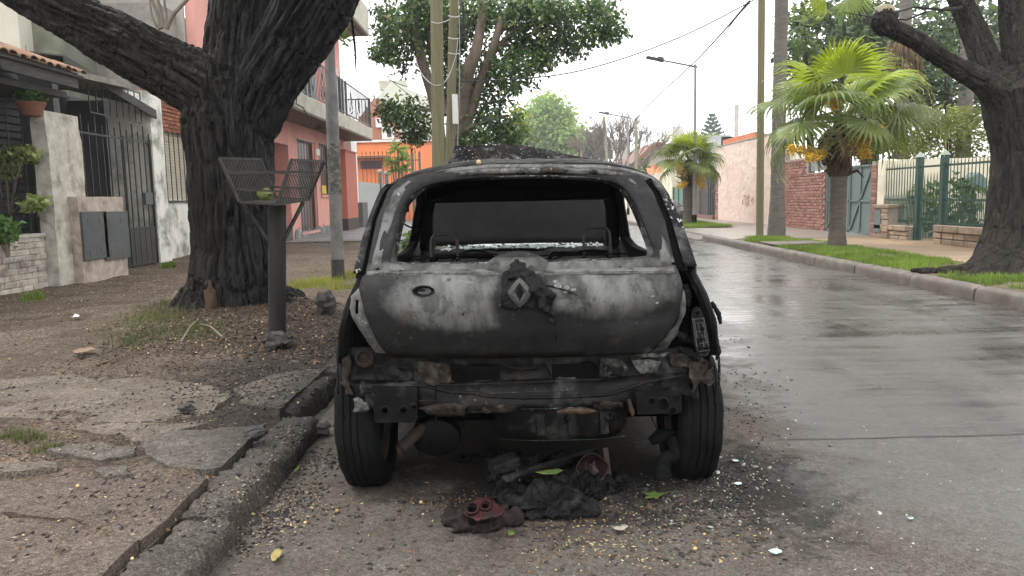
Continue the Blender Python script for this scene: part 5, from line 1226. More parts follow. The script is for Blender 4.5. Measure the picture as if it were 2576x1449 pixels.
palm('fan_palm', 'stocky fan palm with yellow blossom on the near grass verge', (pb.x, YP_, SW), 1.42, .150, 1.16, 3, 15, 7,
     [(at(2150, 360, YP_ - .4), at(2215, 320, YP_ - .75), .06), (at(2060, 385, YP_ - .4), at(1985, 372, YP_ - .8), .05), (at(2105, 270, YP_ - .3), at(2090, 235, YP_ - .55), .05), (at(2075, 385, YP_ - .5), at(2030, 398, YP_ - .9), .04), (at(2165, 365, YP_ - .5), at(2180, 392, YP_ - .9), .045)])
pb = gnd(1733, 566, SW); Y2_ = pb.y
palm('fan_palm', 'smaller fan palm with yellow blossom beside the steel lamp post', (pb.x, Y2_, SW), 1.40, .19, .98, 8, 14, 7,
     [(at(1720, 440, Y2_ - .4), at(1702, 415, Y2_ - .8), .08), (at(1760, 450, Y2_ - .4), at(1775, 425, Y2_ - .8), .09), (at(1755, 455, Y2_ - .5), at(1768, 470, Y2_ - .9), .07), (at(1725, 460, Y2_ - .5), at(1705, 470, Y2_ - .9), .06)])
# ---- tall bare palm trunks
def tall_palm(name, label, base, r, lean, h=9.0, skirt=None):
    root = empty(name, base, label, 'palm'); mb = MB(); rows = []
    for k in range(90):
        t_ = k/89; z = h*t_; rr_ = r*(1.35 - .35*min(1, t_*9) - .12*t_)*(1 + .018*((k*7) % 3) + .02*nz(k*1.3)); rows.append([(base[0] + lean*z + rr_*math.cos(a), base[1] + rr_*math.sin(a), base[2] - .03 + z) for a in [2*math.pi*j/18 for j in range(18)]])
    mb.grid(rows, True); mb.build('trunk', M_PTRK2, root, smooth=True, angle=40); return root
M_PTRK2 = simple('grey ringed palm bark', (.155,.142,.125), (.095,.086,.074), 6, .85, .7, .012, 20, .3, stretch=(1,1,4))
pb = gnd(1953, 598, SW); tall_palm('tall_palm', 'tall grey palm trunk beside the wooden pole on the right verge', (pb.x, pb.y, SW), .155, .004)
pb = at(2265, 400, 20); tp2 = tall_palm('tall_palm', 'farther slender palm trunk with straw-coloured skirt behind the green gate', (pb.x, 20, 0), .16, 0, 8.0)
cz_ = at(2262, 130, 20).z; mb = MB(); rgs = random.Random(5)
for k in range(260):
    a = rgs.uniform(0, 6.28); r_ = rgs.uniform(.14, .36); z_ = cz_ + rgs.uniform(-.5, .35); L_ = rgs.uniform(.35, .8); w_ = .018
    p = Vector((pb.x + r_*math.cos(a), 20 + r_*math.sin(a), z_)); t_ = Vector((-math.sin(a), math.cos(a), 0))*w_
    mb.add([p - t_, p + t_, p + t_*.6 + Vector((.10*math.cos(a), .10*math.sin(a), -L_*.6)), p + Vector((.05*math.cos(a), .05*math.sin(a), -L_)), p - t_*.6 + Vector((.10*math.cos(a), .10*math.sin(a), -L_*.6))], [(0,1,2,3,4)])
mb.build('dead_leaf_skirt', leafmat('straw thatch', (.26,.185,.10), (.17,.12,.07), None, .2, .8), tp2, kind='stuff')
pb = at(2422, 400, 21); tall_palm('tall_palm', 'rough dark trunk standing behind the lopped branch', (pb.x, 21, 0), .19, .0, 8.5)
# loose fronds hanging from above at the top edge
hr = empty('hanging_fronds', tuple(at(2100, -30, 17)), 'drooping yellow green palm leaf hanging in at the top edge', 'palm leaf')
for k, (u, v, s_, rz) in enumerate([(2075, -10, .8, 2.0), (2130, 0, .7, -.6), (2160, -20, .8, -1.2)]):
    fo = link('frond', fany[k % 2] if k == 0 else fans[k], hr, at(u, v, 17) - ORG[hr.name]); fo.rotation_euler = (R(80), R(20*k), rz); fo.scale = (s_,)*3

# ---- garden trees on the right
M_LFD = leafmat('dark garden leaf', (.030,.055,.026), (.055,.088,.035), (.09,.14,.04), .28, .5, .35)
M_LFM = leafmat('mid garden leaf', (.055,.095,.030), (.09,.14,.042), (.16,.22,.05), .35, .5, .35)
M_LFY = leafmat('yellow green shrub leaf', (.12,.15,.035), (.17,.20,.05), (.22,.24,.06), .35, .5, .3)
def garden_tree(name, label, lst, Y, mat, size, dens, stems, seed, clump=.3, per=12, aspect=.45, twigs=0):
    rg = np.random.default_rng(seed); b = at(stems[0][0][0], 470, Y); t_ = empty(name, (b.x, Y, 0), label, 'tree')
    for s_ in stems:
        mb = MB(); q = smooth_poly([tuple(at(u, v, Y)) for u, v, w_ in s_], 2, False); q[0] = (q[0][0], q[0][1], 0)
        ww = np.interp(np.linspace(0, 1, len(q)), np.linspace(0, 1, len(s_)), [w_ for _, _, w_ in s_]); mb.tube(q, [.5*w_*Y/FPX for w_ in ww], 9); mb.build('trunk' if s_ is stems[0] else 'branch', M_BARK2, t_, smooth=True)
    cl = dclusters(lst, Y, 1.2, rg)
    if twigs:
        mb = MB(); rr_ = random.Random(seed)
        for (c_, r_, k_) in cl:
            for j in range(twigs):
                p = Vector(c_); d = Vector((rr_.gauss(0, 1), rr_.gauss(0, 1), rr_.gauss(.3, .8))).normalized(); L_ = max(r_)*rr_.uniform(.7, 1.3)
                mb.tube([p - d*L_*.6, p + Vector((rr_.gauss(0, .1), 0, rr_.gauss(0, .1))), p + d*L_*.7], [.022, .015, .006], 4, cap=False)
        mb.build('twigs', M_BARK2, t_, kind='stuff')
    crown('crown', t_, cloud(cl, dens, rg, clump, per), size, mat, rg, aspect=aspect); return t_
garden_tree('garden_tree', 'tangled dark garden tree filling the top right behind the lopped branch', [(2020,60,40,45),(2060,150,60,50),(2010,190,35,45),(2120,110,70,60),(2180,60,70,50),(2190,170,70,60),(2250,120,60,60),(2330,90,70,60),(2330,200,60,60),(2420,60,60,55),(2480,130,60,60),(2540,60,60,60),(2060,30,60,35),(2000,130,25,40),(2130,210,60,35),(2420,230,60,40)], 24, M_LFD, .26, 62, [[(2190,420,44),(2185,250,36),(2200,140,28),(2170,40,20),(2160,-40,14)], [(2185,230,26),(2120,160,18),(2060,110,12),(2010,80,8)], [(2200,180,24),(2260,130,18),(2330,110,12),(2400,80,8)], [(2195,160,18),(2230,80,13),(2270,20,9)]], 31, .38, 11, twigs=7)
garden_tree('garden_tree', 'dense dark tree mass farthest back behind the tangled branches', [(2030,70,50,60),(2090,40,60,50),(2150,110,70,60),(2220,50,70,60),(2260,170,70,60),(2340,60,70,60),(2380,150,60,60),(2440,50,60,60),(2500,100,60,60),(2540,190,50,60),(2080,170,60,50),(2170,220,70,45),(2320,250,70,45),(2450,230,60,50),(2560,40,50,60)], 33, M_LFD, .42, 15, [[(2270,430,36),(2265,280,30),(2260,150,22),(2250,40,14)]], 36, .6, 14)
garden_tree('garden_tree', 'light green leafy tree between the tall palm trunk and the tangled tree', [(2030,40,35,40),(2005,100,25,35),(2020,200,30,35),(2045,120,30,30),(2000,170,18,24)], 22, M_LFM, .19, 60, [[(2040,420,20),(2035,250,16),(2025,120,12),(2015,30,8)]], 32, .28, 12)
garden_tree('cypress_shrub', 'dense yellow green conifer shrub above the garden fence', [(2330,345,60,50),(2400,330,60,55),(2450,300,45,45),(2370,300,45,40),(2470,360,40,40),(2310,380,45,30),(2400,385,60,26)], 18.5, M_LFY, .15, 170, [[(2390,440,18),(2388,380,14),(2385,320,8)]], 33, .20, 13, .3)
garden_tree('dark_shrub', 'dark dense shrub behind the big fan palm crown', [(2230,300,60,50),(2290,260,55,50),(2350,240,50,45),(2180,260,50,45),(2250,365,60,35),(2200,340,50,40),(2330,310,40,40),(2460,250,50,40),(2150,330,50,45)], 20.5, M_LFD, .21, 80, [[(2260,440,20),(2258,340,16),(2255,260,8)]], 34, .28, 13)
garden_tree('feathery_palm', 'feathery dark palm leaves between the two right-hand trunks', [(2380,130,40,60),(2360,190,40,40),(2390,200,35,30)], 19.5, M_LFD, .30, 45, [[(2385,420,16),(2384,260,13),(2380,120,8)]], 35, .22, 13, .14)
# shrub of broad leaves inside the fence
def shrub(name, label, lst, Y, mat, size, dens, seed, aspect=.45, per=10, clump=.16, droop=.3, cat='shrub', dy=.4, X=None):
    rg = np.random.default_rng(seed); cl = dclusters(lst, Y, dy, rg, 1.0, X)
    if X is not None: Y = cl[0][0][1]
    b = cl[0][0]; zb_ = min(c_[0][2] - c_[1][2] for c_ in cl)
    rt = empty(name, (b[0], Y, 0), label, cat)
    mb = MB()
    for (c_, r_, k_) in cl: mb.tube([(b[0], Y, max(SW*.9, zb_ - .1)), ((b[0] + c_[0])/2, (Y + c_[1])/2, (zb_ + c_[2])/2), c_], [.02, .014, .006], 5)
    mb.build('stems', M_BARKF, rt)
    crown('foliage', rt, cloud(cl, dens, rg, clump, per), size, mat, rg, aspect=aspect, droop=droop); return rt
shrub('broadleaf_shrub', 'broad-leaved dark green shrub spilling behind the garden fence', [(2300,530,35,40),(2340,505,35,45),(2390,500,40,50),(2430,480,30,45),(2440,540,30,45),(2360,560,40,30),(2270,560,25,28),(2410,560,40,30)], 15.6, M_LFM, .20, 60, 41, .6, 9, .15, X=9.3, dy=.1)
shrub('strap_leaf_plant', 'bright strap-leaved plant at the left of the fenced garden', [(2275,520,18,30),(2290,500,12,30),(2280,555,20,25)], 15.9, leafmat('strap leaf', (.14,.26,.05), (.19,.32,.07), None, .4), .32, 80, 42, .14, 8, .10, -.5, X=9.0, dy=.1)
# grass
M_GRASS = leafmat('lawn blade', (.10,.185,.022), (.16,.26,.035), (.24,.24,.07), .3, .6, .4)
def blades(n, fx, fz, hmin, hmax, wd, rng):
    P = fx(n); z = np.array([fz(a, b) for a, b in P]); n = len(P)
    h = rng.uniform(hmin, hmax, n); a = rng.uniform(0, 6.28, n); l = rng.uniform(0, .6, n)*h
    dx, dy = np.cos(a)*wd, np.sin(a)*wd; b = a + rng.uniform(-1, 1, n) + 1.57
    v0 = np.stack([P[:,0]-dx, P[:,1]-dy, z-.005], 1); v1 = np.stack([P[:,0]+dx, P[:,1]+dy, z-.005], 1); v2 = np.stack([P[:,0]+np.cos(b)*l, P[:,1]+np.sin(b)*l, z+h], 1)
    V = np.stack([v0, v1, v2], 1).reshape(-1, 3); return V, np.arange(3*n).reshape(n, 3)
rg = np.random.default_rng(51)
def fx1(n):
    y = 3.5 + rg.uniform(0, 1, n)*13.9; x = rg.uniform(KR + .16, 6.42, n); k = np.array([fbm(a*1.3, b*1.0, 3, 3) for a, b in zip(x, y)])
    dt = np.hypot(x - TB.x, y - TB.y); pat = (x > 5.0) & (x < 6.15) & (y > 14.55) & (y < 15.65)
    keep = (k > -.16 + rg.uniform(-.18, .12, n)) & (dt > .75 + .5*rg.uniform(0, 1, n)) & ~pat & ~((y < 9.5) & (k < .05)) & (x < 6.25 + .15*k); return np.stack([x, y], 1)[keep]
V, F = blades(60000, fx1, zverge, .03, .085, .006, rg); o = link('grass', npmesh('grass', V, F, M_GRASS)); tag(o, 'short bright lawn grass on the right verge', 'grass', kind='stuff')
def fx2(n): return np.stack([rg.uniform(KR + .16, 6.85, n), rg.uniform(23.7, 29.9, n)], 1)
V, F = blades(16000, fx2, lambda a, b: SW + .03 + .02*fbm(a*2, b*2, 6, 3), .04, .10, .012, rg); o = link('grass', npmesh('grass', V, F, M_GRASS)); tag(o, 'farther patch of lawn grass by the small palm', 'grass', kind='stuff')
# rough weeds on the left pavement
M_WEED = leafmat('dry weed blade', (.06,.09,.025), (.10,.11,.04), (.17,.14,.075), .3, .7, .4)
def tuft_pts(lst, n):
    o = []
    for (u, v, ru, rv, k) in lst:
        c_ = gnd(u, v, SW + .03); m_ = int(n*k); s_ = c_.y/FPX; o.append(np.stack([c_.x + rg.normal(size=m_)*ru*s_*.5, c_.y + rg.normal(size=m_)*rv*.5*s_*3.0], 1))
    return np.concatenate(o)
V, F = blades(0, lambda n: tuft_pts([(390,810,90,50,1.5),(430,770,60,40,.8),(350,850,80,40,1.0),(480,840,80,40,.8)], 420), zdirt, .015, .10, .0035, rg); o = link('weeds', npmesh('weeds', V, F, M_WEED)); tag(o, 'straggly weeds round the foot of the charred tree', 'weeds', kind='stuff')
V, F = blades(0, lambda n: tuft_pts([(800,705,60,25,1.6),(760,720,40,20,1.0),(880,690,25,30,1.0),(850,720,40,20,.7)], 600), zdirt, .02, .12, .004, rg); o = link('weeds', npmesh('weeds', V, F, leafmat('yellow weed', (.16,.20,.03), (.24,.26,.05), (.26,.20,.09), .3, .7, .4))); tag(o, 'yellowish weeds around the steel pole', 'weeds', kind='stuff')
V, F = blades(0, lambda n: tuft_pts([(425,668,12,8,1.0),(85,745,20,10,.4)], 500), zdirt, .04, .14, .006, rg); o = link('weeds', npmesh('weeds', V, F, M_GRASS)); tag(o, 'small green tuft at the foot of the white wall', 'weeds', kind='stuff')
V, F = blades(0, lambda n: tuft_pts([(75,1085,50,12,1.0),(30,1075,40,12,.8),(120,1110,40,12,.5)], 260), zdirt, .01, .05, .003, rg); o = link('weeds', npmesh('weeds', V, F, M_WEED)); tag(o, 'sparse weeds in the broken slabs at the left edge', 'weeds', kind='stuff')
# plants of the white house
shrub('corner_bush', 'leafy green bush at the left edge by the low brick wall', [(10,570,24,28),(25,590,18,18),(-15,600,25,25)], 9.0, leafmat('bush leaf', (.06,.13,.03), (.10,.19,.045), None, .35), .075, 170, 61, .55, 10, .07, cat='bush', dy=.1)
shrub('railing_plant', 'variegated climber behind the garden railing', [(15,400,22,22),(60,385,28,16),(12,425,22,22),(85,510,14,7)], 10.1, leafmat('variegated leaf', (.14,.20,.05), (.26,.32,.10), (.40,.42,.18), .35), .09, 330, 62, .6, 8, .08, cat='plant', dy=.15)
Yp = 10.3; pc = at(78, 262, Yp); hp = empty('hanging_pot', tuple(pc), 'clay pot of green leaves hanging by the pier', 'plant pot')
mb = MB(); s_ = Yp/FPX; mb.lathe([(.001, at(78, 292, Yp).z - pc.z), (20*s_, at(78, 292, Yp).z - pc.z), (32*s_, 0), (34*s_, .0), (34*s_, .02), (28*s_, .02), (.001, .01)], 18, tuple(pc)); mb.build('pot', simple('terracotta', (.25,.10,.065), (.17,.075,.05), 9, .8, .2), hp, smooth=True)
rgp = np.random.default_rng(66); crown('foliage', hp, cloud([((pc.x, Yp, pc.z + .10), (.20, .16, .10), 1), ((pc.x - .05, Yp - .05, pc.z + .16), (.14, .12, .08), 1)], 26, rgp, .06, 9), .055, leafmat('pot leaf', (.05,.13,.03), (.10,.22,.05), None, .35), rgp, aspect=.6)
mb = MB(); mb.tube([(pc.x, Yp, pc.z + .02), (pc.x, Yp, pc.z + .75)], .004, 5); mb.build('hanger', M_IRON, hp)
# dracaena in front of the orange wall, red flowers by the pink house
dr_ = at(1003, 420, 34); dra = empty('dracaena', (dr_.x, 34, SW), 'spiky tufted plant in front of the orange wall', 'plant'); rgd = random.Random(9)
for (u, v, r_) in [(1000, 375, .55), (1012, 400, .5), (985, 408, .45), (1022, 425, .4), (995, 430, .45)]:
    c_ = at(u, v, 34); mb = MB(); mb.tube([(dr_.x, 34, SW), (lerp(dr_.x, c_.x, .6), 34, c_.z*.6), c_], [.05, .04, .03], 6); st_ = mb.build('stem', M_BARKF, dra, smooth=True); mb = MB()
    for k in range(34):
        a = rgd.uniform(0, 6.28); e = rgd.uniform(-.5, 1.3); d = Vector((math.cos(a)*math.cos(e), math.sin(a)*math.cos(e), math.sin(e))); s1 = d.cross(Vector((0, 0, 1))).normalized()*.03
        mb.add([c_ - s1, c_ + s1, c_ + d*r_*.6 + s1*.8, c_ + d*r_*1.0 + Vector((0, 0, -.12)), c_ + d*r_*.6 - s1*.8], [(0,1,2,3,4)])
    mb.build('leaf_tuft', leafmat('spiky leaf', (.12,.22,.05), (.18,.30,.07), None, .35), st_)
shrub('red_flower_bush', 'small green bush seen through the car beside the far pavement', [(1036,600,10,16),(1028,615,10,10)], 14.0, M_LFM, .12, 90, 71, .5, 9, .08, cat='bush', dy=.1)
far_tree('far_hedge_tree', [(1585,425,28,12),(1620,415,25,14),(1600,432,30,10)], 48, 'clipped green bush line before the grey gable house', M_LFM, .25, 40, .3, 12, 1600, .1, 77)
def union(mb, voxel, amp, frq, seed, ridge=0.0):
    me = mb.mesh('tmp', M_BLACK); o = bpy.data.objects.new('tmp', me); COL.objects.link(o)
    md = o.modifiers.new('r', 'REMESH'); md.mode = 'VOXEL'; md.voxel_size = voxel
    ev = o.evaluated_get(bpy.context.evaluated_depsgraph_get()); em = ev.to_mesh(); n = len(em.vertices)
    V = np.empty(n*3, np.float32); em.vertices.foreach_get('co', V); V = V.reshape(-1, 3).astype(float); Nn = np.empty(n*3, np.float32); em.vertices.foreach_get('normal', Nn); Nn = Nn.reshape(-1, 3)
    F = np.array([tuple(p.vertices) for p in em.polygons if len(p.vertices) == 4], np.int32); ev.to_mesh_clear(); bpy.data.objects.remove(o); bpy.data.meshes.remove(me)
    D = np.array([amp*(fbm(p[0]*frq + seed, p[1]*frq, p[2]*frq, 4) - ridge*abs(nz(p[0]*frq*2.2, p[1]*frq*2.2 + seed, p[2]*frq*2.2))) for p in V])
    V = V + Nn*D[:, None]; return V, F
# ================================================================== burnt car
def burnt(name, ash=.45, white=.3, rust=.3, sc=3.0, rough=.6, tone=1.0, seed=0.0, tail=False, spec=.12, zclear=None):
    t = NT(name); p = t.map(t.pos(), loc=(seed, seed*1.7, 0))
    soot = t.mix(t.noise(p, 14, 5), (.004*tone, .0042*tone, .005*tone), (.016*tone, .0155*tone, .015*tone))
    a = t.noise(p, sc, 8, .66, .4)
    k = .62 - ash * .28
    af = t.ramp(a, [(k - .10, 0), (k + .09, 1)])
    strk = t.noise(t.map(p, (26, 26, 3.2)), 1.0, 5, .6)
    ashc = t.mix(strk, (.085*tone, .086*tone, .085*tone), (.24*tone, .235*tone, .225*tone))
    if tail:
        x, y, z = t.xyz(t.pos())
        # pale heat-bleached fields left and right of the badge, soot at the edges and below
        def blob(cx, cz, rx, rz, soft=.5):
            ex = t.math('POWER', t.math('DIVIDE', t.math('SUBTRACT', x, cx), rx), 2.0)
            ez = t.math('POWER', t.math('DIVIDE', t.math('SUBTRACT', z, cz), rz), 2.0)
            return t.rng(t.math('ADD', ex, ez), 1 + soft, 1 - soft, 0, 1, True)
        m1 = blob(-.19, .815, .25, .10, .75); m2 = blob(.34, .83, .22, .085, .8); m3 = blob(.05, .925, .60, .032, .6)
        md = blob(.03, .81, .10, .10, .7)
        mm = t.math('MAXIMUM', t.math('MAXIMUM', m1, m2), t.math('MULTIPLY', m3, .75))
        mm = t.math('SUBTRACT', mm, t.math('MULTIPLY', md, .8))
        mm = t.math('ADD', mm, t.math('MULTIPLY', t.math('SUBTRACT', t.noise(p, 7, 6, .7), .5), 1.5))
        mm = t.math('ADD', mm, t.math('MULTIPLY', t.math('SUBTRACT', strk, .5), .5))
        af = t.ramp(mm, [(.15, .06), (.95, 1)])
        ashc = t.mix(t.ramp(t.noise(t.map(p, (14, 14, 5.0)), 1.0, 7, .7), [(.25, 0), (.75, 1)]), (.035, .035, .034), (.185, .183, .175))
    if tail: af = t.math('MULTIPLY', af, t.ramp(t.noise(t.map(p, (1, 1, 1.3), (2, 5, 1)), 7, 10, .72, .5), [(.44, .55), (.475, 1)]))
    if zclear: af = t.math('MULTIPLY', af, t.rng(t.xyz(t.pos())[2], zclear[0], zclear[1], 0, 1, True))
    c = t.mix(af, soot, ashc)
    rf = t.ramp(t.noise(t.map(p, loc=(3.1, 1.2, 7.7)), 6, 6, .7), [(.62 - rust*.16, 0), (.75 - rust*.12, .75)])
    if zclear: rf = t.math('MULTIPLY', rf, t.rng(t.xyz(t.pos())[2], zclear[0], zclear[1], .12, 1, True))
    c = t.mix(rf, c, (.055*tone, .034*tone, .025*tone))
    wf = t.ramp(t.noise(t.map(p, loc=(9.1, 4.2, 0)), 75, 3, .5), [(.70 - white*.12, 0), (.73 - white*.12, 1)])
    wl = t.ramp(t.noise(t.map(p, loc=(1.4, 8.2, 2)), 4.5, 5, .6), [(.48, 0), (.62, 1)])
    wm = t.math('MULTIPLY', wf, t.math('MULTIPLY', wl, min(1, white*2.2)))
    if zclear: wm = t.math('MULTIPLY', wm, t.rng(t.xyz(t.pos())[2], zclear[0], zclear[1], 0, 1, True))
    c = t.mix(wm, c, (.38, .38, .36))
    h = t.math('ADD', t.noise(p, 60, 6, .7), t.math('MULTIPLY', t.noise(p, 12, 4), 1.2))
    rr = t.rng(t.noise(p, 9, 4), .3, .7, rough - .16, rough + .2)
    return t.done(c, rr, t.bump(h, .5, .004), 0, spec)

M_TAIL = burnt('scorched tailgate steel', .5, .12, .1, tail=True, rough=.55)
M_BODY = burnt('scorched body steel', .15, .9, .25, 5.0, .5, .7, seed=2.0)
M_FRAME = burnt('ash covered steel', .6, .5, .3, 9.0, .6, .75, seed=4.0)
M_SOOT = burnt('sooty steel', -.2, .12, .3, 4.0, .5, .35, seed=6.0)
M_HOOD = burnt('blistered bonnet steel', .0, .5, .75, 16.0, .6, .75, seed=9.0, spec=.06, zclear=(1.22, 1.36))  # lower part darkened: soot, plus shade behind the windscreen put into the colour
M_RUB = simple('scorched rubber', (.003,.0034,.0036), (.0085,.009,.009), 9, .75, .5, .003, 60, .07)
M_CHAR = simple('charred plastic', (.0032,.0032,.0036), (.011,.0105,.010), 22, .6, 1.0, .010, 45, .12)
M_RUSTY = simple('rusty steel', (.07,.045,.03), (.03,.026,.024), 18, .75, .5, .003, 70, .35)
M_BADGE = simple('dull metal badge', (.085,.085,.082), (.03,.03,.03), 30, .5, .4, .002, 90, .3, .2)

XC, YW = .055, 3.17
Z6 = lambda a, b: ((1250 + .6405*a)/1.5652, (550 + .6405*b)/1.5652)
Z7 = lambda a, b: ((1250 + .668*a)/1.5652, (1300 + .668*b)/1.5652)
ZL = lambda a, b: ((1280 + .4556*a)/1.5652, (1040 + .4556*b)/1.5652)
ZR = lambda a, b: ((2050 + .4555*a)/1.5652, (1040 + .4555*b)/1.5652)

car = empty('burnt_car', (XC, YW, 0), 'burnt-out grey hatchback with gutted rear window parked against the kerb', 'car')

def ytail(x, z):
    y = interp(z, [.50, .58, .62, .70, .78, .84, .875, .89, .91, .95, 1.10, 1.28, 1.36], [2.80, 2.775, 2.745, 2.70, 2.685, 2.695, 2.715, 2.735, 2.76, 2.785, 2.885, 3.02, 3.10])
    d = abs(x - XC)
    return y + .20*d*d + .35*max(0, d - .5)**2
def on(fn, u, v, Y=2.8):
    for _ in range(8):
        p = at(u, v, Y); Y = fn(p.x, p.z)
    return (p.x, p.z)
def tpl(lst): return [on(ytail, *q) for q in lst]

# ---- tailgate: one pressed sheet with the window opening cut out of it
tl_out = [(921,692),(912,700),(905,727),(918,781),(934,822),(954,862),(975,888),(1000,897),(1310,897),(1615,887),(1646,874),(1675,845),(1705,795),(1714,752),(1716,717),(1706,686),(1699,672),(1670,556),(1641,486),(1612,446),(1560,428),(1430,420),(1300,417),(1160,424),(1060,440),(1003,456),(979,480),(950,552)]
win = [(984,668),(982,652),(995,590),(1011,520),(1040,486),(1085,461),(1180,449),(1310,443),(1420,444),(1515,450),(1560,463),(1590,498),(1613,548),(1636,606),(1647,640),(1638,653),(1460,657),(1400,660),(1300,662),(1220,664),(1100,666)]
OUT_T = tpl(tl_out); WIN_T = smooth_poly(tpl(win), 1)
EMB = on(ytail, 1303, 735)
def tail_pt(x, z):
    y = ytail(x, z)
    # shallow pressings and dents
    y += .010*fbm(x*3.1+4, z*4.2, 1.0, 3) + .003*nz(x*17, z*15, 3)
    y += .022*math.exp(-((x-.42)**2/.035 + (z-.735-.10*(x-.42))**2/.0016))
    y -= .014*math.exp(-((x-.05)**2/.02 + (z-.925)**2/.0012))
    y += .012*math.exp(-((x+.32)**2/.006 + (z-.84)**2/.0006))
    y += .012*math.exp(-((x-.37)**2/.006 + (z-.85)**2/.0008))
    if z < .60: y += .2*(.60 - z)
    return (x, y, z)
mb = MB(); sheet(mb, OUT_T, [WIN_T], .022, tail_pt)
tailgate = mb.build('tailgate', M_TAIL, car, smooth=True, solid=.012, angle=50, label='heat-bleached tailgate with empty window frame')
# inner rim of the window opening: rolled flange going inwards
mb = MB(); W = resample(WIN_T, .03)
c0 = np.mean(np.array(W), 0); rows = []
for dpt, k in ((-.004, 1.012), (.012, .985), (.035, .965), (.05, .975)):
    rows.append([(c0[0]+(a-c0[0])*k, ytail(a, b)+dpt, c0[1]+(b-c0[1])*k) for a, b in W])
mb.grid(rows, True); mb.build('window_flange', M_BODY, tailgate, smooth=True, solid=.004)
# frame channel: raised pale bands up both window pillars and below the glass line
for side in (-1, 1):
    mb = MB(); rows = []
    if side < 0: path = [(948,676),(955,640),(968,590),(985,530),(1008,482),(1040,458)]
    else: path = [(1676,668),(1668,630),(1650,575),(1630,520),(1605,475),(1575,452)]
    pp = [on(ytail, *q) for q in path]
    for (x, z) in pp:
        rows.append([(x + o, ytail(x + o, z) - hh, z + .25*o*side) for o, hh in ((-.024, .003), (-.015, .009), (-.004, .0075), (.010, .0095), (.022, .003))])
    mb.grid(rows); mb.build('frame_rib', M_FRAME, tailgate, smooth=True, solid=.003)
# flat black discs painting the dark of screw and clip holes
for (u, v, r) in [(952,678,5),(1009,682,4),(1693,664,6),(1700,664,6),(1678,681,3),(1000,700,3),(1166,790,2.5),(1560,672,3)]:
    x, z = on(ytail, u, v); rr = r/1935*2.75; mb = MB()
    mb.add([(x+rr*math.cos(a), ytail(x, z)-.010, z+rr*math.sin(a)) for a in [i*math.pi/5 for i in range(10)]], [tuple(range(10))])
    mb.build('screw_hole_shade', M_BLACK, tailgate)
# belt crease ledge
mb = MB(); rows = []
for i in range(40):
    u = lerp(925, 1695, i/39); x, z = on(ytail, u, 690 - (u-925)*.009)
    rows.append([(x, ytail(x, z+.012)-.004, z+.014), (x, ytail(x, z)-.013, z+.004), (x, ytail(x, z)-.014, z-.004), (x, ytail(x, z)-.004, z-.012)])
mb.grid(rows); mb.build('belt_crease', M_FRAME, tailgate, smooth=True, solid=.003)
# wiper boss dome below the glass
mb = MB(); rows = []
bc = on(ytail, 1302, 672)
for i in range(9):
    a = i/8*math.pi/2; r = .125*math.cos(a)+.0001; h = .035*math.sin(a)
    rows.append([(bc[0]+r*math.cos(t), ytail(bc[0]+r*math.cos(t), bc[1])-h+.010*nz(t*2, a*3), bc[1]-.02+r*.62*math.sin(t)) for t in [j*2*math.pi/24 for j in range(24)]])
mb.grid(rows, True); mb.build('wiper_boss', M_TAIL, tailgate, smooth=True)
# blackened plate that carries the badge, torn and sagging
mb = MB(); pl = ragged([on(ytail, *q) for q in [(1268,690),(1300,672),(1330,690),(1362,700),(1368,740),(1378,772),(1300,778),(1258,772),(1262,730)]], .02, .006, 3)
def plate_pt(x, z): return (x, ytail(x, z) - .022 - .010*fbm(x*14, z*14, 2, 3), z)
sheet(mb, pl, [], .014, plate_pt)
plate = mb.build('badge_plate', M_CHAR, tailgate, smooth=True, solid=.012, angle=60)
# diamond badge: hexagonal-cornered outer lozenge with an open centre
ex, ez = on(ytail, 1307, 733); ey = ytail(ex, ez) - .046
def loz(w, h): return [(0, h), (w*.52, h*.62), (w, .10*h), (w, -.10*h), (w*.52, -h*.62), (0, -h), (-w*.52, -h*.62), (-w, -.10*h), (-w, .10*h), (-w*.52, h*.62)]
mb = MB(); rows = []
for (w_, h_, d_) in ((.042, .054, .012), (.040, .052, 0), (.024, .036, -.006), (.014, .027, .002), (.012, .024, .014)):
    rows.append([(ex + a, ey + d_, ez + b) for a, b in loz(w_, h_)])
mb.grid(rows, True); mb.build('diamond_badge', M_BADGE, tailgate)
# oval lock print, left
lx, lz = on(ytail, 1065, 732)
mb = MB(); rows = []
for r, d in ((1.0, .004), (.92, -.010), (.72, -.007), (.55, .006), (.05, .002)):
    rows.append([(lx + .042*r*math.cos(a), ytail(lx, lz) + d + .003*nz(a*3, r*4), lz + .020*r*math.sin(a)) for a in [j*2*math.pi/24 for j in range(24)]])
mb.grid(rows, True); mb.build('oval_lock', M_SOOT, tailgate, smooth=True)
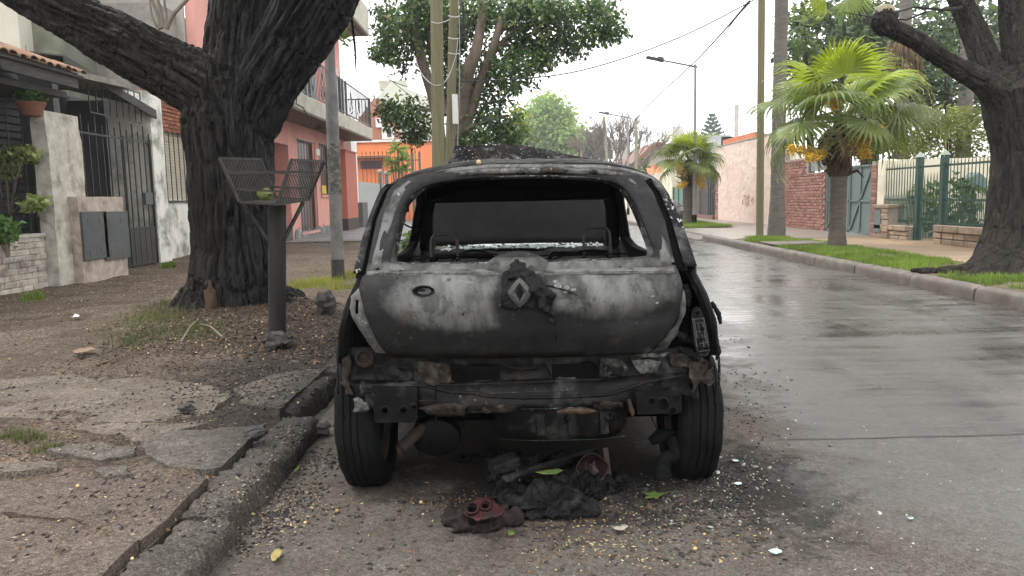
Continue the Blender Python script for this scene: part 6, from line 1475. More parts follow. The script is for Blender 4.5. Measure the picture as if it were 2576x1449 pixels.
# melted wiper arm hanging across the gate
def mels(pts, rad, seed, nm, par, mat=None, n=9, Yo=.05):
    q = []
    for (u, v) in pts:
        x, z = on(ytail, u, v); q.append(Vector((x, ytail(x, z) - Yo, z)))
    cur = []
    for i in range(len(q)-1):
        for k in range(5): cur.append(q[i].lerp(q[i+1], k/5))
    cur.append(q[-1]); L = len(cur)
    rr = [interp(i/(L-1), np.linspace(0, 1, len(rad)), rad)*(1+.35*nz(i*.9, seed)) for i in range(L)]
    m_ = MB(); m_.tube(cur, rr, n, squash=.6)
    if nm is None: return m_
    return m_.build(nm, mat or M_CHAR, par, smooth=True, angle=70)
mw = MB()
for a in ([(1297,650),(1318,690),(1350,730),(1374,770),(1392,785)], [.014,.032,.029,.025,.016], 1), ([(1300,652),(1290,675),(1284,700)], [.018,.022,.012], 4), ([(1376,745),(1385,780),(1390,812)], [.015,.018,.016], 9), ([(1330,690),(1362,715),(1392,742)], [.020,.020,.012], 15), ([(1310,668),(1345,700),(1370,742)], [.018,.018,.012], 31):
    t_ = mels(*a, None, None, Yo=.036); mw.add(t_.v, t_.f)
V, F = union(mw, .0055, .016, 24, 4, .35)
link('melted_wiper', npmesh('melted_wiper', V - np.array(org(tailgate)), F, M_CHAR, True), tailgate)
mels([(1362,715),(1400,722),(1430,735),(1455,742)], [.008,.005,.003,.001], 12, 'melted_drip', tailgate, Yo=.008)
mels([(1392,800),(1398,850),(1404,893)], [.002,.0016,.001], 22, 'wire', tailgate, M_BLACK, 5, .012)
# peeled paint flakes standing off the sheet
mb = MB()
for (u, v, s_, sd) in [(1402,716,.022,1),(1425,722,.018,4),(1440,728,.014,6),(1640,745,.014,9),(1650,760,.012,11),(1395,708,.014,15),(1130,700,.010,18),(1420,735,.012,19)]:
    x, z = on(ytail, u, v)
    s_ *= .72; pol = ragged(circle2(x, z, s_, 9, s_*.6), .006, .005, sd)
    mb = MB(); sheet(mb, pol, [], .01, lambda a, b: (a, ytail(a, b) - .012 - .012*abs(nz(a*60, b*60, sd)), b))
    mb.build('paint_flake', M_FRAME, tailgate, solid=.0015)

# ---- roof
def zroof(x, y):
    d = abs(x - XC); hw = interp(y, [3.05, 3.4, 4.4], [.53, .555, .54])
    base = interp(y, [3.02, 3.12, 3.3, 3.7, 4.1, 4.42], [1.293, 1.312, 1.330, 1.345, 1.345, 1.318])
    return base - .075*(d/hw)**4 - .010*(d/hw)**2 + .006*fbm(x*5, y*5, 2, 3)
def redge(x): return 3.03 + .22*(x-XC)**2
mb = MB(); rows = []
for j in range(26):
    y0 = j/25
    rows.append([])
    for i in range(33):
        s_ = -1 + 2*i/32; hw = .545; x = XC + s_*hw; y = lerp(redge(x), 4.42 - .10*s_*s_, y0)
        rows[-1].append((x, y, zroof(x, y)))
mb.grid(rows)
roof = mb.build('roof', M_HOOD, car, smooth=True, solid=.008)
# rear lip of the roof: folded band, charred gasket hanging under it
mb = MB(); rows = []
for i in range(45):
    s_ = -1 + 2*i/44; x = XC + s_*.535; y = redge(x); z = zroof(x, y); n1 = nz(s_*9, 2)*.003
    rows.append([(x, y + .02, z + .003), (x, y - .015, z + .001), (x, y - .03, z - .010 + n1), (x, y - .028, z - .030 + n1), (x, y - .012, z - .036), (x, y + .015, z - .034)])
mb.grid(rows); mb.build('roof_lip', M_FRAME, roof, smooth=True, solid=.003)
mb = MB(); pts = []; rad = []
for i in range(70):
    s_ = -.50 + 1.25*i/69; x = XC + s_*.52; y = redge(x) - .03; z = zroof(x, y) - .022
    pts.append((x, y - .006 + .005*nz(i*.6, 9), z + .004*nz(i*.5, 3))); rad.append(.011 + .006*nz(i*.7, 5))
mb.tube(pts, rad, 8); mb.build('charred_gasket', burnt('charred gasket', .2, .5, 1.0, 8, .7, 1.2, 12.0), roof, smooth=True, angle=70)
# ceiling sheet under the roof and ribs
mb = MB(); rows = []
for j in range(8):
    y = lerp(3.10, 4.36, j/7); rows.append([(XC + s_*.50, y, zroof(XC + s_*.5, y) - .05 - .05*(j == 7)) for s_ in np.linspace(-1, 1, 13)])
mb.grid(rows); mb.build('roof_lining', M_BLACK, car, solid=.006)
mb = MB(); mb.bar((XC-.50, 4.36, 1.215), (XC+.50, 4.36, 1.215), .05, .13); mb.build('windscreen_header', M_BLACK, car, bevel=.012)

# ---- body sides: sheet with window openings and wheel arches
def halfw(y, z):
    low = interp(z, [.20, .30, .45, .60, .70, .80, .90], [.70, .74, .765, .775, .765, .730, .678])
    up = interp(z, [.90, 1.05, 1.16, 1.22, 1.27, 1.31], [.678, .630, .582, .550, .524, .49])
    b = low if z < .9 else up
    b += interp(y, [2.75, 3.0, 3.3, 4.2, 5.6, 6.2], [-.075, -.035, .0, .02, .0, -.10]) * (1 if z < .9 else .7)
    if z < .72: b += .02*math.exp(-(((y-YW)**2 + (z-.3)**2)**.5 - .33)**2/.002)
    return b
def arch(cy, r=.325, z0=.20):
    return [(cy + r*math.cos(a), .285 + r*math.sin(a)*1.02) for a in [math.pi*i/16 for i in range(17)]]
YF = YW + 2.47
side_out = [(2.905, .56)] + [(2.865, .60), (2.83, .70), (2.85, .80), (2.875, .88), (2.90, .93), (2.955, 1.03), (3.03, 1.14), (3.07, 1.19), (3.11, 1.222), (3.3, 1.262), (4.2, 1.275), (4.45, 1.235), (5.05, .90), (5.6, .84), (6.10, .72), (6.20, .52), (6.18, .30),
            (YF+.33, .24)] + [(YF + .325*math.cos(a), .285 + .33*math.sin(a)) for a in [math.pi*i/14 for i in range(1, 14)]] + [(YF-.33, .22), (YW+.33, .22)] + [(YW + .325*math.cos(a), .285 + .33*math.sin(a)) for a in [math.pi*i/14 for i in range(1, 12)]] + [(YW-.295, .44), (2.895, .50)]
w_rear = smooth_poly([(3.20, .90), (3.66, .885), (3.62, 1.14), (3.58, 1.21), (3.36, 1.205), (3.27, 1.14)], 2)
w_front = smooth_poly([(3.76, .875), (4.84, .85), (4.66, 1.03), (4.40, 1.195), (3.82, 1.215), (3.78, 1.12)], 2)
for side in (-1, 1):
    mb = MB()
    def side_pt(y, z, side=side):
        x = XC + side*(halfw(y, z) + .006*fbm(y*3, z*3, side, 3))
        return (x, y, z)
    sheet(mb, side_out, [w_rear, w_front], .05, side_pt, edge=.03)
    sp = mb.build('side_panel', M_BODY, car, smooth=True, solid=.007, angle=45)
    # inner skin, slightly inboard: gives the pillars their box depth
    mb = MB()
    def in_pt(y, z, side=side): return (XC + side*(halfw(y, z) - .036), y, z)
    io = [(2.99, .45), (2.97, .9), (3.10, 1.17), (3.3, 1.25), (4.2, 1.26), (4.42, 1.22), (4.98, .90), (5.0, .30), (3.7, .30), (3.5, .5), (3.35, .62), (3.0, .6)]
    sheet(mb, io, [smooth_poly([(a + (.03 if a < 3.4 else -.0), b) for a, b in w_rear], 0), [(a, b) for a, b in w_front]], .06, in_pt, edge=.04)
    ip = mb.build('inner_panel', M_BLACK, car, smooth=True, solid=.004)
    # box between outer and inner skin round both openings
    for hole in (w_rear, w_front):
        mb = MB(); H = resample(hole, .05)
        mb.grid([[(XC + side*(halfw(a, b) - .002), a, b) for a, b in H], [(XC + side*(halfw(a, b) - .037), a, b) for a, b in H]], True)
        mb.build('window_reveal', M_BLACK, sp, smooth=True)
    # gutted belt latch and brackets left on the middle pillar
    mb = MB()
    for k, (yy, zz) in enumerate([(3.70, 1.13), (3.71, 1.08), (3.69, 1.02), (3.72, .985)]):
        x = XC + side*(halfw(yy, zz) - .05); mb.obox((x, yy - .03, zz), (.012, 0, 0), (0, .035, .008*nz(k)), (0, 0, .016))
    mb.build('belt_bracket', M_BLACK, ip, bevel=.004)
    # rear corner: rounds from side panel to tailgate seam
    mb = MB(); rows = []
    if side < 0: seam = [(921,692),(950,552),(979,480),(1003,456)]
    else: seam = [(1706,680),(1670,556),(1641,486),(1612,446)]
    sm = [on(ytail, *q) for q in seam]
    for k in range(15):
        tt = k/14; zz = lerp(.905, 1.222, tt)
        xs = interp(zz, [q[1] for q in sm], [q[0] for q in sm]) + side*(.034 if side > 0 else .022); yt = ytail(xs, zz)
        ye = interp(zz, [.88, .93, 1.03, 1.14, 1.19, 1.222], [2.875, 2.90, 2.955, 3.03, 3.07, 3.11]); xe = XC + side*halfw(ye, zz)
        mid = ((xs*.45 + xe*.55) + side*.016, yt*.55 + ye*.45 - .012, zz)
        rows.append([(xs, yt + .035, zz), (xs, yt + .006, zz), (xs*.75+xe*.25 + side*.004, yt*.8 + ye*.2 - .006, zz), mid, (xs*.15+xe*.85 + side*.006, yt*.2+ye*.8 - .006, zz), (xe, ye, zz)])
    mb.grid(rows); mb.build('rear_pillar', M_BODY, car, smooth=True, solid=.004)
    mb = MB(); rows = []
    for k in range(15):
        zz = lerp(.89, 1.235, k/14); x0_ = interp(zz, [q[1] for q in sm], [q[0] for q in sm]); yt = ytail(x0_, zz)
        rows.append([(x0_ - side*.012, yt + .022, zz), (x0_ + side*.012, yt + .030, zz), (x0_ + side*.042, yt + .024, zz)])
    mb.grid(rows); mb.build('tailgate_gutter', M_BLACK, car, smooth=True, solid=.003)

# ---- lamp recesses
def lamp_recess(side):
    s = side
    zz = [.905, .87, .83, .78, .72, .66, .60, .555]
    # outer lip: curved flange following the wing edge
    mb = MB(); rows = []
    for z in zz:
        ye = interp(z, [.56, .60, .70, .80, .88, .93], [2.905, 2.865, 2.83, 2.85, 2.875, 2.90]); xe = XC + s*halfw(ye, z)
        rows.append([(xe, ye, z), (xe - s*.006, ye - .012, z), (xe - s*.020, ye - .012, z), (xe - s*.038, ye + .004, z), (xe - s*.042, ye + .06, z)])
    mb.grid(rows); mb.build('wing_lip', M_SOOT, car, smooth=True, solid=.003)
    # black back of the recess
    mb = MB(); rows = []
    for z in [.93] + zz + [.50]:
        ye = 2.99; xo = XC + s*(halfw(2.95, z) - .02); xi = XC + s*.46
        rows.append([(xi, ye - .05, z), (lerp(xi, xo, .5), ye, z), (xo, ye, z)])
    mb.grid(rows); mb.build('lamp_recess', M_BLACK, car, smooth=True)
    # lamp mounting bracket next to the tailgate, with a slot and a torn edge
    if s < 0: pol = [(912,718),(898,728),(884,745),(880,775),(886,800),(905,830),(925,858),(945,885),(958,902),(990,902),(965,880),(945,845),(925,800),(912,750)]
    else: pol = [(1716,722),(1722,735),(1727,760),(1722,790),(1708,818),(1704,838),(1690,858),(1676,878),(1650,890),(1640,884),(1668,858),(1698,815),(1712,770)]
    fb = lambda x, z: ytail(x, z) + .045
    pl = ragged([on(fb, *q) for q in pol], .014, .004, 5 + s)
    holes = []
    if s < 0:
        hc = on(fb, 897, 772); holes = [[(hc[0]-.006, hc[1]-.028), (hc[0]+.006, hc[1]-.026), (hc[0]+.010, hc[1]+.026), (hc[0]-.002, hc[1]+.024)]]
    mb = MB(); sheet(mb, pl, holes, .016, lambda x, z: (x, fb(x, z) + .004*nz(x*40, z*40), z))
    mb.build('lamp_bracket', M_FRAME if s > 0 else burnt('ashy bracket steel', .8, .5, .7, 5, .7, .8, 21.0), car, smooth=True, solid=.004, angle=60)
lamp_recess(-1); lamp_recess(1)
# right lamp: the bare bulb carrier with its conductor tracks still hangs in the recess
mb = MB(); ba, bb = Vector(at(1752, 775, 2.84)), Vector(at(1772, 897, 2.80))
ax = (bb - ba).normalized(); sx = ax.cross(Vector((0, 1, 0))).normalized(); sx = -sx if sx.x < 0 else sx; nn = Vector((0, -1, 0))
def bpt(a, b): return ba + ax*(a*(bb-ba).length) + sx*b
outl = smooth_poly([(-.02,-.012),(-.02,.014),(.25,.026),(.7,.028),(.98,.022),(1.02,.0),(.98,-.022),(.7,-.030),(.25,-.028)], 1)
mb.prism([bpt(a, b) for a, b in outl], (0, .014, 0)); lamp = mb.build('bulb_carrier', M_CHAR, car, bevel=.003)
mb = MB()
for (b, a0, a1) in [(-.022,.18,.85),(-.016,.2,.6),(.020,.22,.9),(.014,.3,.72),(-.004,.3,.5),(.004,.55,.8)]:
    mb.bar(bpt(a0, b) + nn*.003, bpt(a1, b) + nn*.003, .0032, .004, (0, 1, 0))
for (a, b0, b1) in [(.22,-.02,.02),(.3,-.016,.012),(.48,-.018,.004),(.6,-.016,.016),(.72,-.01,.018),(.88,-.016,.016),(.95,-.014,.014)]:
    mb.bar(bpt(a, b0) + nn*.003, bpt(a, b1) + nn*.003, .0030, .004, (0, 1, 0))
mb.build('conductor_track', simple('dull tin', (.075,.075,.072), (.025,.025,.025), 40, .5, .2, spec=.2), lamp)
for (a, b) in [(.08,.0),(.42,.006),(.62,.0),(.80,-.014),(.82,.014),(.92,.0)]:
    mb = MB(); c = bpt(a, b) + nn*.004
    mb.lathe([(.007,.0),(.009,-.004),(.006,-.006),(.005,.002)], 12, c, 'y'); mb.build('bulb_socket', M_SOOT, lamp, smooth=True)
# charred lamp housing rag and dangling strips at the right edge
for k, (pts, rd) in enumerate([([(1722,716),(1728,745),(1731,768)], [.014,.018,.010]), ([(1803,860),(1808,885),(1802,905)], [.008,.011,.004]), ([(1790,760),(1808,790),(1813,815)], [.008,.010,.006]), ([(1700,838),(1722,850),(1745,860)], [.012,.02,.012]), ([(1706,876),(1730,886),(1760,905)], [.012,.018,.014])]):
    m_ = MB(); q = [at(u, v, 2.87) for u, v in pts]; cur = [q[0].lerp(q[1], i/6) for i in range(6)] + [q[1].lerp(q[2], i/6) for i in range(7)]
    m_.tube(cur, [interp(i/12, [0,.5,1], rd)*(1+.4*nz(i*.8, k)) for i in range(13)], 8); m_.build('melted_rag', M_CHAR, car, smooth=True, angle=70)

# ---- lower rear panel
def yrp(x, z):
    y = interp(z, [.30, .345, .38, .41, .43, .47, .49, .52, .60], [2.83, 2.815, 2.785, 2.77, 2.78, 2.79, 2.825, 2.83, 2.83])
    mid = 1/(1 + math.exp(-(x+.33)*40)) * 1/(1 + math.exp((x-.42)*40))
    if z < .48: y = lerp(2.80, y, mid)
    return y + .13*(x-XC)**2
def rpl(lst): return [on(yrp, *Z7(*q)) for q in lst]
ro = rpl([(140,90),(130,190),(140,385),(200,388),(225,400),(215,478),(290,482),(320,452),(340,468),(575,470),(590,468),(640,455),(642,490),(740,500),(830,488),(880,496),(1000,482),(1200,470),(1500,470),(1760,440),(1830,432),(1860,470),(1880,485),(2145,488),(2150,375),(2190,400),(2252,402),(2235,300),(2330,210),(2200,110),(1850,100),(600,110)])
ro = ragged(ro, .018, .0045, 8)
holes = [rpl([(785,212),(1072,212),(1075,300),(930,306),(790,306)]), rpl([(1380,200),(1600,195),(1665,235),(1660,285),(1500,290),(1385,286)]),
         circle2(*on(yrp, *Z7(680, 282)), .012, 10, .008), circle2(*on(yrp, *Z7(260, 420)), .012), circle2(*on(yrp, *Z7(162, 360)), .012), circle2(*on(yrp, *Z7(2207, 335)), .012),
         circle2(*on(yrp, *Z7(400, 440)), .001, 6)]
mb = MB(); sheet(mb, ro, holes[:-1], .013, lambda x, z: (x, yrp(x, z) + .008*fbm(x*9, z*9, 3, 4) + .004*nz(x*36, z*30, 5), z))
M_RP = burnt('sooty rear panel steel', -.05, .15, .45, 6.0, .42, .36, 14.0, spec=.13)
rp = mb.build('rear_panel', M_RP, car, smooth=True, solid=.0035, angle=40, label='sooty lower rear panel left bare after the bumper burned away')
# folded seam lines and ribs across it
for pts, r_ in [([(240,322),(560,322),(640,330),(720,350),(800,366),(930,370),(1000,388),(1200,398),(1500,392),(1720,378),(1850,338),(1950,300),(2180,262)], .006), ([(600,318),(800,322),(1100,312),(1400,300),(1650,292),(1780,270),(2000,250),(2220,238)], .005), ([(1080,196),(1130,222),(1200,230),(1280,222),(1330,190)], .006)]:
    q = [on(yrp, *Z7(*p)) for p in pts]; q = resample(q, .03, False); mb = MB()
    mb.tube([(x, yrp(x, z) - .003, z) for x, z in q], r_, 7); mb.build('pressed_seam', M_RP, rp, smooth=True)
# impact brackets with bolt holes
for (x0, y0, x1, y1, hs_) in [(325,330,590,542,[(400,470,.012),(508,466,.011),(570,450,.008)]), (1870,360,2146,492,[(1970,412,.010),(2035,428,.017),(2110,390,.010),(2090,470,.012)])]:
    yb = lambda x, z: yrp(x, z) - .022
    pol = ragged([on(yb, *Z7(*q)) for q in [(x0,y0),(x1,y0),(x1,y1-20),(x1-25,y1),(x0+15,y1+4)]], .03, .002, 3)
    mb = MB(); sheet(mb, pol, [circle2(*on(yb, *Z7(a, b)), r_, 12) for a, b, r_ in hs_], .03, lambda x, z: (x, yb(x, z), z))
    mb.build('bumper_bracket', M_SOOT, rp, solid=.006)
    for (a, b, r_) in hs_:
        mb = MB(); x, z = on(yb, *Z7(a, b)); mb.lathe([(r_*1.5, -.002), (r_*1.1, -.004), (r_, 0)], 12, (x, yb(x, z)-.002, z), 'y')
        mb.build('bolt_ring', M_SOOT, rp, smooth=True)
mb = MB(); fl = on(yrp, *Z7(280, 160)); mb.lathe([(.034,.0),(.036,-.012),(.026,-.016),(.020,-.006),(.008,-.010),(.001,-.010)], 18, (fl[0], yrp(*fl)-.004, fl[1]), 'y')
mb.build('filler_cap', burnt('rusted cap', -.1, .4, 1.2, 20, .7, .7, 31.0), rp, smooth=True)
# shiny bent tongues of bare metal
M_BARE = simple('bare scorched tin', (.13,.13,.125), (.012,.012,.0115), 60, .45, 1.0, .008, 60, .3)
for pol, sd in [([(215,400),(250,395),(300,440),(310,470),(255,490),(215,485)], 1), ([(1845,132),(1900,140),(2010,140),(2090,128),(2030,158),(1900,162)], 3), ([(1850,175),(1960,170),(2020,185),(2000,250),(1900,262),(1870,215)], 5)]:
    yb = lambda x, z: yrp(x, z) - .014
    mb = MB(); sheet(mb, ragged([on(yb, *Z7(*q)) for q in pol], .012, .005, sd), [], .012, lambda x, z: (x, yb(x, z) + .010*nz(x*60, z*60, sd), z)); mb.build('bent_tongue', M_BARE, rp, smooth=True, solid=.002, angle=60)
for pts in ([(1015,368),(1200,362),(1350,356),(1490,350)], [(600,414),(660,408),(700,412)], [(640,472),(760,486),(880,482),(1000,474)], [(1180,462),(1400,458),(1560,448)], [(1850,148),(1960,152),(2080,140)], [(230,470),(270,468),(310,460)]):  # pale strips paint the rim highlights along bare metal edges
    q = [on(yrp, *Z7(*p)) for p in pts]; q = resample(q, .010, False); n_ = len(q)
    mb = MB(); mb.tube([(x, yrp(x, z) - .0075, z + .002*nz(x*60, 3)) for x, z in q], [max(.0003, .0034*(nz(x*70, z*50, len(pts)) - .02)) for x, z in q], 5); mb.build('bare_edge_highlight', M_BARE, rp, smooth=True)
# torn flaps, crusts and rust scabs left where the bumper melted off
M_SCAB = simple('rust and ash crust', (.032,.022,.016), (.010,.009,.008), 28, .8, 1.0, .010, 50, .15, c3=(.085,.078,.07), sc3=22, amt3=.5)
M_ASHD = burnt('dull ashy steel', .3, .3, .6, 16.0, .6, .4, 52.0)
for k, (pol, mt, off) in enumerate([([(140,120),(185,110),(200,200),(180,300),(215,380),(165,385),(150,280)], M_SCAB, .020), ([(2180,190),(2260,180),(2310,220),(2260,300),(2215,360),(2190,270)], M_SCAB, .022), ([(2060,140),(2200,120),(2300,180),(2200,230),(2090,210)], M_SCAB, .016), ([(1670,165),(1760,170),(1800,190),(1850,220),(1800,265),(1680,285),(1660,230)], M_ASHD, .012),
        ([(590,180),(690,190),(780,200),(785,300),(690,318),(600,300)], M_SCAB, .010), ([(590,462),(640,440),(760,430),(880,444),(870,500),(760,512),(650,494)], M_SCAB, .014), ([(250,300),(310,330),(420,345),(330,380),(255,372)], M_SCAB, .012), ([(960,452),(1060,440),(1180,446),(1170,478),(1060,490),(970,486)], M_SCAB, .013), ([(1620,430),(1720,420),(1800,424),(1790,452),(1690,462),(1630,456)], M_SCAB, .014), ([(2240,290),(2330,215),(2345,300),(2300,330)], M_SCAB, .018), ([(330,205),(560,215),(570,300),(330,300)], M_SOOT, .010)]):
    yb = lambda x, z, off=off: yrp(x, z) - off
    mb = MB(); sheet(mb, ragged([on(yb, *Z7(*q)) for q in pol], .010, .007, 40 + k, 30), [], .010, lambda x, z: (x, yb(x, z) + .014*nz(x*34, z*34, k) + .006*nz(x*90, z*90, k), z)); mb.build('torn_flap', mt, rp, smooth=True, solid=.0018, angle=55)
for k, pts in enumerate([[(700,330),(690,420),(705,520),(690,560)], [(1330,190),(1360,230),(1395,290)], [(830,215),(840,260),(835,300)], [(2330,200),(2345,330),(2330,430)], [(1960,500),(1985,560),(2010,600)], [(160,390),(150,470),(170,520)]]):
    q = [on(yrp, *Z7(*p)) for p in pts]; mb = MB(); mb.tube(smooth_poly([(x, yrp(x, z) - .02, z) for x, z in q], 2, False), .0028, 5); mb.build('burnt_wire', M_BLACK, rp, smooth=True)
# orange scorched wadding at the panel's lower edge
M_SC = simple('scorched orange wadding', (.075,.042,.02), (.022,.015,.011), 40, .85, 1.0, .005, 60)
for pts, rd in [([(1410,478),(1500,466),(1570,470),(1640,472)], [.006,.012,.013,.005]), ([(1832,405),(1838,430),(1850,470),(1856,500)], [.006,.009,.010,.004])]:
    q = [on(yrp, *Z7(*p)) for p in pts]; q = resample(q, .012, False); mb = MB()
    mb.tube([(x, yrp(x, z) - .012, z) for x, z in q], [interp(i/(len(q)-1), np.linspace(0,1,4), rd)*(1+.5*nz(i*.9, 3)) for i in range(len(q))], 7); mb.build('scorched_wadding', M_SC, rp, smooth=True)
# boot interior seen through the slots
mb = MB(); mb.box(XC-.55, XC+.55, 2.93, 3.9, .40, .425); mb.build('boot_floor', M_BLACK, car)
mb = MB()
for k in range(26):
    x = XC + random.uniform(-.35, .4); y = random.uniform(2.86, 2.98); s_ = random.uniform(.02, .06)
    mb.ball((x, y, .43 + random.uniform(0, .02)), s_, 7, 5, (1.2, .8, .45), .6, k)
mb.build('boot_ash', burnt('ash heap', .5, .5, .2, 14, .9, .8, 40.0), car, smooth=True, angle=50)

# ---- spare wheel well
mb = MB(); rows = []
c = Vector(((at(1240,1035,2.86).x + at(1590,1035,2.86).x)/2, 3.06, .37)); hx = .275; hy = .235
for (k, dz) in ((1.0, .03), (1.0, 0), (.985, -.05), (.95, -.095), (.88, -.125), (.7, -.138), (.3, -.142), (.01, -.142)):
    row = []
    for j in range(48):
        a = 2*math.pi*j/48; ca, sa = math.cos(a), math.sin(a); e = .55
        row.append((c.x + hx*k*math.copysign(abs(ca)**e, ca), c.y + hy*k*math.copysign(abs(sa)**e, sa), c.z + dz + .003*nz(a*4, dz*30)))
    rows.append(row)
mb.grid(rows, True); well = mb.build('spare_wheel_well', M_RP, car, smooth=True, angle=50, fix=True)
for u in (1360, 1440, 1520): 
    p = at(u, 1070, 2.83); mb = MB(); mb.obox((p.x, c.y - hy - .001, .320), (.016, 0, 0), (0, .004, 0), (0, .005, .042)); mb.build('well_rib', M_RP, well, bevel=.003)
mb = MB(); qq = [(c.x - hx*.86 + 2*hx*.86*i/50, ) for i in range(51)]
mb.tube([(q_[0], c.y - hy*.93 + .05*abs(q_[0]-c.x)**2, c.z - .120 + .02*abs((q_[0]-c.x)/hx)**4) for q_ in qq], [max(.0003, .0034*(nz(q_[0]*60, 7) + .05)) for q_ in qq], 5); mb.build('bare_edge_highlight', M_BARE, well, smooth=True)  # pale strip paints the highlight on the well's bottom rim
mb = MB(); p = at(1533, 1045, 2.84); mb.lathe([(.020, .0), (.022, -.006), (.016, -.008), (.013, .004), (.001, .006)], 16, (p.x, c.y - hy - .004, p.z), 'y'); mb.build('drain_ring', M_SOOT, well, smooth=True)

# ---- silencer and tail pipe
mb = MB(); s0 = at(1100, 1093, 3.18)
prof = [(.001, -.12), (.06, -.118), (.095, -.11), (.104, -.095), (.106, -.08), (.106, .20), (.09, .22), (.001, .22)]
mb.lathe(prof, 26, (0, 0, 0), 'y'); mb.v = [(s0.x + a*1.02, s0.y + .06 + b, s0.z + c_*.80) for a, b, c_ in mb.v]
sil = mb.build('silencer', M_SOOT, car, smooth=True, fix=True)
mb = MB(); a0, a1 = at(1060, 1078, 3.14), at(1006, 1130, 3.03)
mb.tube([a0 + Vector((.08, .08, .03)), a0, a0.lerp(a1, .5), a1], .024, 14, cap=False); mb.tube([a1, a0.lerp(a1, .5), a0], .020, 14, cap=False)
mb.build('tail_pipe', M_RUSTY, sil, smooth=True)

# ---- wheels
def wheel(name, cx, cy, cz, lean=0.0, flat=.03):
    wr = empty(name, (cx, cy, cz)); wr.parent = car; wr.location = (cx - XC, cy - YW, cz); ORG[wr.name] = Vector((0, 0, 0))
    Rr, hw = .285, .083
    prof = [(.185, -hw+.012), (.20, -hw), (.235, -hw-.006), (.262, -hw+.004), (.275, -hw+.012)]
    xs = [-hw+.022, -hw+.036, -hw+.040, -.022, -.019, -.012, -.009, .009, .012, .019, .022, hw-.040, hw-.036, hw-.022]
    for k, x in enumerate(xs):
        g = k in (1, 2, 4, 5, 8, 9, 11, 12); 
        prof.append((Rr - (.007 if k in (2, 5, 8, 11) else 0) - .010*(abs(x)/hw)**3, x))
    prof += [(.275, hw-.012), (.262, hw-.004), (.235, hw+.006), (.20, hw), (.185, hw-.012)]
    mb = MB(); mb.lathe(prof, 72, (0,0,0), 'x', closed=True)
    vv = []
    for (x, y, z) in mb.v:
        if z < -Rr + flat:      # weight on a soft tyre
            x *= 1 + .10*(-Rr + flat - z)/flat; z = -Rr + flat + (z + Rr - flat)*.15
        ang = math.atan2(z, y); rr_ = math.hypot(y, z)
        if rr_ > .262 and abs(x) > hw - .03 and int((ang + math.pi)/(2*math.pi)*72) % 3 == 0: y *= .982; z *= .982
        kk = 1 + .010*nz(ang*2.3, cx*3) + .006*nz(ang*9, x*30); vv.append((x + lean*z + .004*nz(ang*4, z*6), y*kk, z*kk if z > -Rr + flat*1.2 else z))
    mb.v = vv
    mb.build('tyre', M_RUB, wr, smooth=True, angle=28)
    mb = MB(); o = 1 if cx > XC else -1
    pr = [(.19, -.07), (.178, -.06), (.172, 0), (.178, .055), (.19, .068), (.176, .064), (.15, .04), (.12, .045), (.07, .055), (.03, .05), (.001, .05)]
    mb.lathe([(a, b*o) for a, b in pr], 36, (0,0,0), 'x'); mb.build('rim', M_RUSTY, wr, smooth=True, fix=True)
    mb = MB(); mb.lathe([(.001,-.05*o),(.11,-.05*o),(.11,-.01*o),(.05,.0),(.001,.0)], 24, (0,0,0), 'x'); mb.build('brake_drum', M_SOOT, wr, smooth=True, fix=True)
    return wr
FLAT = .03
for sx_, lean in ((-1, -.035), (1, .02)):
    wheel('rear_wheel', XC + sx_*.675, YW, .285 - FLAT*.85, lean)
    wheel('front_wheel', XC + sx_*.685, YF, .285 - FLAT*.85, 0)
mb = MB(); mb.tube([(XC-.6, YW+.05, .27), (XC+.6, YW+.05, .27)], .045, 12); mb.build('rear_axle', M_BLACK, car, smooth=True)
for s_ in (-1, 1):      # wheel wells
    for cy in (YW, YF):
        mb = MB(); rows = []
        for i in range(13):
            a = math.pi*(.76 if cy == YW else 1.0)*i/12; rows.append([(XC + s_*(.40 + .10*k), cy + .335*math.cos(a), .285 + .345*math.sin(a)) for k in range(4)])
        mb.grid(rows); mb.build('wheel_well', M_BLACK, car, smooth=True, solid=.004)
mb = MB(); mb.box(XC-.60, XC+.60, 3.42, 5.1, .26, .29); mb.build('floor_pan', M_BLACK, car)
mb = MB(); mb.box(XC-.45, XC+.45, 3.25, 3.42, .33, .42); mb.build('cross_member', M_BLACK, car, bevel=.02)
# melted liner hanging behind the right wheel down to the ground
mb = MB(); pts = [at(1690, 1095, 2.98), at(1702, 1120, 2.96), at(1700, 1150, 2.95), at(1678, 1148, 2.94), at(1668, 1165, 2.94), at(1664, 1185, 2.93), at(1668, 1200, 2.93)]
cur = smooth_poly([tuple(p) for p in pts], 2, False)
mb.tube(cur, [.018 + .022*i/len(cur) + .008*nz(i*.7) for i in range(len(cur))], 10); mb.tube([at(1700,1092,3.0), at(1660,1095,3.0), at(1640,1110,3.02)], [.02,.03,.02], 8)
mb.build('melted_liner', M_RUB, car, smooth=True, angle=60)

